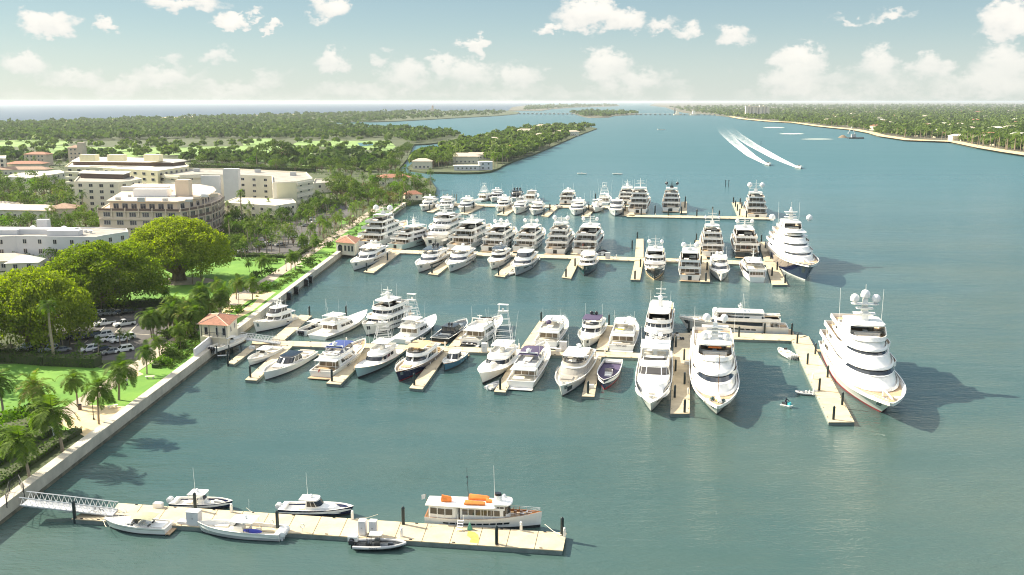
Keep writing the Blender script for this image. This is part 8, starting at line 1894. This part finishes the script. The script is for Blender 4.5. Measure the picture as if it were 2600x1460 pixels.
undergrowth('park_ground_cover', 'low leafy ground cover in the park beds', [([(380, 930), (500, 848), (515, 880), (430, 940)], 1), ([(470, 800), (560, 765), (600, 790), (510, 835)], 1), ([(640, 760), (700, 735), (820, 650), (790, 650), (700, 710)], .7), ([(-20, 1060), (150, 1070), (110, 1100), (-20, 1190)], 1.6), ([(740, 655), (830, 595), (960, 525), (1040, 512), (960, 540), (850, 610), (780, 660)], 1.2), ([(200, 775), (440, 765), (450, 785), (220, 800)], .8), ([(590, 655), (735, 655), (735, 665), (590, 662)], .3), ([(700, 742), (842, 648), (850, 640), (820, 650), (700, 725)], .5), ([(860, 618), (1040, 520), (1046, 512), (960, 545), (880, 598)], .7)], 800, h=(.4, 1.0), q=26, s=(.2, .45), seed=22)
# ---- hedges and shrubs
def hedge(label, pl, w, h, lm='hedge', n=42, s=.34, z=LZ, group=None):
    rng = np.random.default_rng(int(pl[0][0] * 7 + pl[0][1])); P = [G(x, y, z) for x, y in pl]; e = empty('hedge', P[0]); tag(e, label, 'hedge', group); C = []; Nn = []
    for a, b in zip(P[:-1], P[1:]):
        L_ = (b - a).length; k = int(n * L_ * (w + h) / 3); t = rng.random(k); u = rng.uniform(-1, 1, k); v = rng.random(k); d = (b - a).normalized(); nn = Vector((-d.y, d.x, 0)); top = rng.random(k) < .55
        off = np.where(top, u * w / 2, np.sign(u) * w / 2 * rng.uniform(.8, 1.05, k)); zz = np.where(top, h * rng.uniform(.8, 1.1, k), h * v); bump = .18 * h * np.sin(t * L_ * 1.3) 
        C.append(np.stack([a.x - P[0].x + d.x * t * L_ + nn.x * off, a.y - P[0].y + d.y * t * L_ + nn.y * off, zz + bump * (zz / h)], 1)); Nn.append(np.stack([nn.x * np.sign(u) * (~top), nn.y * np.sign(u) * (~top), top * 1.0 + .3], 1) + rng.normal(scale=.5, size=(k, 3)))
    C = np.concatenate(C); o = bpy.data.objects.new('foliage', quads_mesh('foliage', C, np.concatenate(Nn), s * rng.uniform(.6, 1.4, len(C)), M[lm], .8, rng)); COL.objects.link(o); o.parent = e
    mb = MB()
    for a, b in zip(P[:-1], P[1:]):
        d = (b - a).normalized(); nn = Vector((-d.y, d.x, 0)) * w * .42; A_, B_ = a - P[0], b - P[0]; mb.hexa([tuple(v) for v in (A_ - nn, B_ - nn, B_ + nn, A_ + nn)], [tuple(v + Vector((0, 0, h * .8))) for v in (A_ - nn, B_ - nn, B_ + nn, A_ + nn)])
    mb.build('branches', M['soil'], e, smooth=False)
hedge('tall dark hedge between the front lawn and the parked cars', [(-20, 912), (120, 925), (250, 930)], 3.0, 2.2)
hedge('dark hedge along the back of the parking lot', [(225, 792), (300, 782), (430, 775)], 2.5, 1.8)
hedge('low dark hedge at the back of the bright lawn', [(602, 652), (668, 653), (735, 656)], 1.6, 1.2)
hedge('shrub band between the path and the seawall, bottom left', [(-20, 1240), (60, 1185), (130, 1138), (196, 1098)], 2.0, .9, n=36)
hedge('bright shrub bank left of the path, bottom left', [(-20, 1120), (60, 1095), (120, 1080)], 5.0, 1.8, 'leafbright', n=30)
hedge('dark shrub band beside the path, bottom left', [(-20, 1185), (60, 1135), (130, 1098)], 2.2, 1.3, n=34)
hedge('trimmed hedge left of the dock house', [(440, 852), (468, 838), (492, 826)], 2.0, 1.1, 'leafbright')
hedge('hedge along the left side of the path by the dock house', [(395, 935), (425, 905), (455, 880)], 1.6, .9)
hedge('clipped hedge rows behind the curved white block', [(485, 425), (620, 432), (800, 438)], 4.0, 3.5, s=.7, n=14)
hedge('hedge beside the path below the pavilion', [(742, 662), (770, 640), (800, 622)], 1.8, 1.3)
SH = [(405, 928, 1.5, 2, 'round flowering shrub by the white bench'), (428, 905, 1.5, 0, 'round shrub at the foot of the screen wall'), (450, 884, 1.3, 1, 'shrub behind the screen wall'), (478, 862, 1.6, 0, 'shrub between the screen wall and the dock house'), (600, 792, 1.5, 2, 'bright shrub by the lamp behind the dock house'), (678, 732, 1.8, 2, 'bright oval shrub bed beside the seawall fenders'), (668, 740, 1.2, 0, 'low shrub at the end of the oval bed'), (776, 670, 1.9, 0, 'dark oval shrub below the pavilion screen wall'), (660, 704, 1.6, 0, 'dark shrub at the lawn edge by the path, left'), (690, 697, 1.6, 1, 'dark shrub at the lawn edge by the path, right'), (640, 745, 1.0, 1, 'small shrub by the plaza edge'), (272, 1022, .7, 2, 'tiny clipped shrub by the plaza bench'), (30, 1080, 2.2, 2, 'big bright shrub at the left edge above the path'), (80, 1060, 2.0, 0, 'dark shrub under the bent palms'), (15, 1140, 2.0, 1, 'shrub at the left edge beside the path'), (480, 822, 1.5, 1, 'shrub under the palms beside the dock house'), (520, 800, 1.5, 0, 'shrub between dock house and path'), (440, 820, 1.8, 1, 'shrub at the parking lot corner'), (420, 855, 1.6, 0, 'shrub on the parking lot edge below the palms'), (690, 668, 1.3, 1, 'shrub on the right corner of the bright lawn'), (830, 628, 1.5, 0, 'shrub against the pavilion wall'), (945, 550, 1.6, 0, 'shrub on the promenade lawn'), (980, 538, 1.8, 1, 'round shrub tree on the promenade path')]
for x, y, s, k, lab in SH: place_tree('shrub', (SHRUB[k],), G(x, y, LZ), s, RNG.uniform(0, 6), lab, 'shrub', 'shrubs of the waterfront park', parts=('foliage',))

# ------------------------------------------------------------------ cars
def car_proto(kind):
    e = empty('parked_car')
    if kind == 'pickup': prof = [(-2.75, .55, .95), (-2.75, .98, 1.0), (-.75, 1.0, 1.0), (-.7, 1.02, 1.0), (.95, 1.02, 1.0), (2.55, .95, .97), (2.75, .6, .9)]; cab = (-.8, 1.15, .45, .75, .86)
    elif kind == 'suv': prof = [(-2.3, .5, .92), (-2.3, .95, .98), (-1, 1.0, 1), (1.0, 1.0, 1), (2.1, .9, .96), (2.3, .55, .88)]; cab = (-2.2, 1.1, .35, .8, .72)
    else: prof = [(-2.25, .45, .9), (-2.25, .85, .96), (-1.3, .9, 1), (1.0, .88, 1), (2.05, .75, .95), (2.25, .45, .86)]; cab = (-1.75, 1.05, .75, .9, .55)
    w = .95; mb = MB()
    mb.loft([[(x, -w * k, .32), (x, w * k, .32), (x, w * k, z * .8), (x, w * k * .93, z), (x, -w * k * .93, z), (x, -w * k, z * .8)] for x, z, k in prof])
    x0, x1, r0, r1, hh_ = cab; zb = .93 if kind != 'sedan' else .85
    b1 = [(x0, -w * .9), (x1, -w * .9), (x1, w * .9), (x0, w * .9)]; t1 = [(x0 + r0, -w * .72), (x1 - r1, -w * .72), (x1 - r1, w * .72), (x0 + r0, w * .72)]
    mb.hexa([(x, y, zb) for x, y in b1], [(x, y, zb + hh_) for x, y in t1]); body = mb.build('body', M['carwhite'], e, ang=30)
    g = MB()
    def pt(i, f): return Vector((b1[i][0] + (t1[i][0] - b1[i][0]) * f, b1[i][1] + (t1[i][1] - b1[i][1]) * f, zb + hh_ * f))
    for i, j in ((0, 1), (1, 2), (2, 3), (3, 0)):
        a, b_, c_, d_ = pt(i, .14), pt(j, .14), pt(j, .88), pt(i, .88); nn = (b_ - a).cross(d_ - a).normalized() * .015
        def mx(u, v): return (a.lerp(b_, u)).lerp(d_.lerp(c_, u), v)
        cuts = ((.05, .48), (.54, .95)) if i in (0, 2) else ((.06, .94),)
        for u0, u1 in cuts: g.add([tuple(mx(u0, 0) + nn), tuple(mx(u1, 0) + nn), tuple(mx(u1, 1) + nn), tuple(mx(u0, 1) + nn)], [(0, 1, 2, 3)])
    g.build('window', M['glass'], e, smooth=False)
    wx_ = (1.75, -1.8) if kind == 'pickup' else (1.4, -1.4)
    for x in wx_:
        for s in (1, -1):
            mb = MB(); mb.loft([[(x + .36 * math.cos(t), s * .78 + o_, .36 + .36 * math.sin(t)) for t in [k * .5236 for k in range(12)]] for o_ in (-.02, .2 * s)]); mb.build('wheel', M['tyre'], e)
    for s in (1, -1):
        mb = MB(); mb.box(prof[-2][0] + .1, s * .62, .62, .12, .3, .14); mb.build('headlight', M['lampglass'], e, smooth=False)
    if kind == 'pickup':
        mb = MB(); mb.box(-1.75, 0, 1.005, 1.8, 1.5, .02); mb.build('truck_bed', M['charcoal'], e, smooth=False)
    return e
CP = {k: car_proto(k) for k in ('pickup', 'suv', 'sedan')}; used = set()
def car(x, y, hd, kind, col, label, name='parked_car'):
    if kind in used:
        e = copy_tree(CP[kind]); e.name = name
    else: e = CP[kind]; used.add(kind)
    for ch in e.children:
        if ch.name.startswith('body'):
            if M[col] is not M['carwhite']:
                ch.material_slots[0].link = 'OBJECT'; ch.material_slots[0].material = M[col]
            else: ch.material_slots[0].link = 'DATA'
    e.location = G(x, y, LZ + .016); e.rotation_euler = (0, 0, R(hd)); e.scale = (.86,) * 3; tag(e, label, 'car', 'cars parked by the park'); return e
CARS = [(265, 826, 222, 'pickup', 'carwhite', 'left white pickup truck parked in the middle of the lot'), (316, 827, 222, 'pickup', 'carwhite', 'right white pickup truck parked in the middle of the lot'), (250, 799, 222, 'sedan', 'carwhite', 'pale sedan at the left end of the back row under the fig'), (272, 800, 222, 'suv', 'cargrey', 'grey car second in the back row under the fig'), (294, 799, 222, 'sedan', 'cargrey', 'grey sedan third in the back row'), (318, 798, 222, 'suv', 'carblack', 'dark car fourth in the back row'), (374, 799, 222, 'suv', 'carblack', 'dark car under the palms at the right of the back row'),
        (183, 860, 222, 'suv', 'carblack', 'black car in the middle row, shaded left end'), (208, 861, 222, 'sedan', 'cargrey', 'silver sedan in the middle row, left of a black car'), (235, 859, 222, 'suv', 'carblack', 'black car in the middle row between silver and white cars'), (262, 856, 222, 'suv', 'carwhite', 'white car in the middle row beside the black one'), (279, 866, 222, 'sedan', 'carwhite', 'white sedan in front of the middle row'), (304, 868, 222, 'sedan', 'carwhite', 'white car behind the small fan palm'), (319, 862, 222, 'suv', 'carwhite', 'white car at the right end of the middle row'),
        (227, 892, 222, 'suv', 'carwhite', 'white car in the front row left of a fan palm'), (260, 893, 222, 'sedan', 'carblack', 'dark sedan in the front row between fan palms'), (282, 898, 222, 'sedan', 'cargrey', 'grey sedan in the front row'), (313, 893, 222, 'suv', 'carwhite', 'white car at the right end of the front row'), (68, 888, 222, 'suv', 'carwhite', 'white car behind the hedge at far left'), (124, 892, 222, 'suv', 'carwhite', 'white car behind the hedge beside the tall palm'), (154, 894, 222, 'sedan', 'cargrey', 'grey car behind the hedge right of the tall palm'), (95, 890, 222, 'sedan', 'carblack', 'dark car behind the hedge, left'),
        (617, 641, 200, 'sedan', 'carwhite', 'white sedan at the near corner of the far parking lot'), (615, 621, 200, 'sedan', 'carblack', 'black sedan in the far parking lot, left'), (676, 624, 222, 'suv', 'carwhite', 'white car by the dark palm in the far parking lot'), (679, 613, 222, 'suv', 'cargrey', 'grey car behind the white one in the far lot'), (711, 624, 222, 'sedan', 'cargrey', 'silver sedan in the middle of the far lot'), (662, 628, 222, 'sedan', 'carblack', 'dark car left of the dark palm in the far lot'), (770, 624, 222, 'sedan', 'carwhite', 'white car at the right side of the far lot'), (802, 565, 222, 'suv', 'carwhite', 'white car on the street, right of a pair'), (794, 559, 222, 'suv', 'carwhite', 'white van-like car on the street, left of a pair'), (607, 557, 200, 'sedan', 'carwhite', 'white car on the street behind the tall palms'), (776, 575, 222, 'sedan', 'cargrey', 'grey car on the street by the green awning'), (745, 603, 222, 'sedan', 'carwhite', 'white car at the back of the far lot')]
for c_ in CARS: car(*c_)
# ------------------------------------------------------------------ lamps, benches, bin
def lamp(x, y, label, h=3.1):
    e = empty('street_lamp', G(x, y, LZ + .03)); tag(e, label, 'street lamp', 'lamp posts along the path')
    mb = MB(); mb.lathe(0, 0, [(0, .18), (.3, .14), (.35, .07), (h - .1, .05), (h, .12)], 8); mb.build('post', M['iron'], e)
    mb = MB(); mb.sph((0, 0, h + .22), .22, n=10, m=6); mb.build('globe', M['lampglass'], e)
    mb = MB(); mb.lathe(0, 0, [(h + .40, .16), (h + .52, .05), (h + .62, .02)], 8); mb.build('finial', M['iron'], e)
for x, y, l in [(238, 1065, 'black lamp post with white globe in the sandy plaza'), (607, 779, 'black lamp post by the path behind the dock house'), (727, 688, 'black lamp post at the lawn corner by the path'), (845, 612, 'lamp post on the path near the pavilion')]: lamp(x, y, l)
lamp(323, 978, 'short bollard light beside the path below the palm', .7)
def bench(x, y, rz, label):
    e = empty('park_bench', G(x, y, LZ + .04), R(rz)); tag(e, label, 'bench', 'benches by the seawall')
    mb = MB(); mb.box(0, 0, .38, 1.7, .5, .09); mb.build('seat', M['stucco'], e, smooth=False)
    for s in (-.55, .55): mb = MB(); mb.box(s, 0, 0, .22, .42, .375, taper=.1); mb.build('leg', M['stucco'], e, smooth=False)
for x, y, rz, l in [(381, 961, 5, 'white stone bench in the shade of the flowering shrub'), (286, 1036, 40, 'stone bench at the edge of the sandy plaza'), (662, 741, 10, 'stone bench by the oval shrub bed'), (761, 678, 8, 'stone bench near the pavilion screen wall')]: bench(x, y, rz, l)
e = empty('trash_can', G(203, 1040, LZ + .04)); tag(e, 'brown slatted trash can in the sandy plaza', 'trash can')
mb = MB(); mb.lathe(0, 0, [(0, .28), (.8, .32), (.82, .34)], 10); mb.build('bin', M['brownrail'], e); mb = MB(); mb.lathe(0, 0, [(.825, .34), (.95, .25), (.97, .02)], 10); mb.build('lid', M['iron'], e)
# ------------------------------------------------------------------ clear air between the camera and the far shore
HAZE = True
if HAZE:
    hm = bpy.data.materials.new('haze_air'); hm.use_nodes = True; t = hm.node_tree; t.nodes.clear()
    v = t.nodes.new('ShaderNodeVolumePrincipled'); v.inputs['Density'].default_value = HAZE_D; v.inputs['Color'].default_value = (.86, .93, 1.0, 1); v.inputs['Anisotropy'].default_value = .35
    o_ = t.nodes.new('ShaderNodeOutputMaterial'); t.links.new(v.outputs[0], o_.inputs['Volume'])
    mb = MB(); mb.box(0, 29000, -2.5, 130000, 64000, 2.5 + 57); o = mb.build('haze', hm, smooth=False); tag(o, kind='stuff')
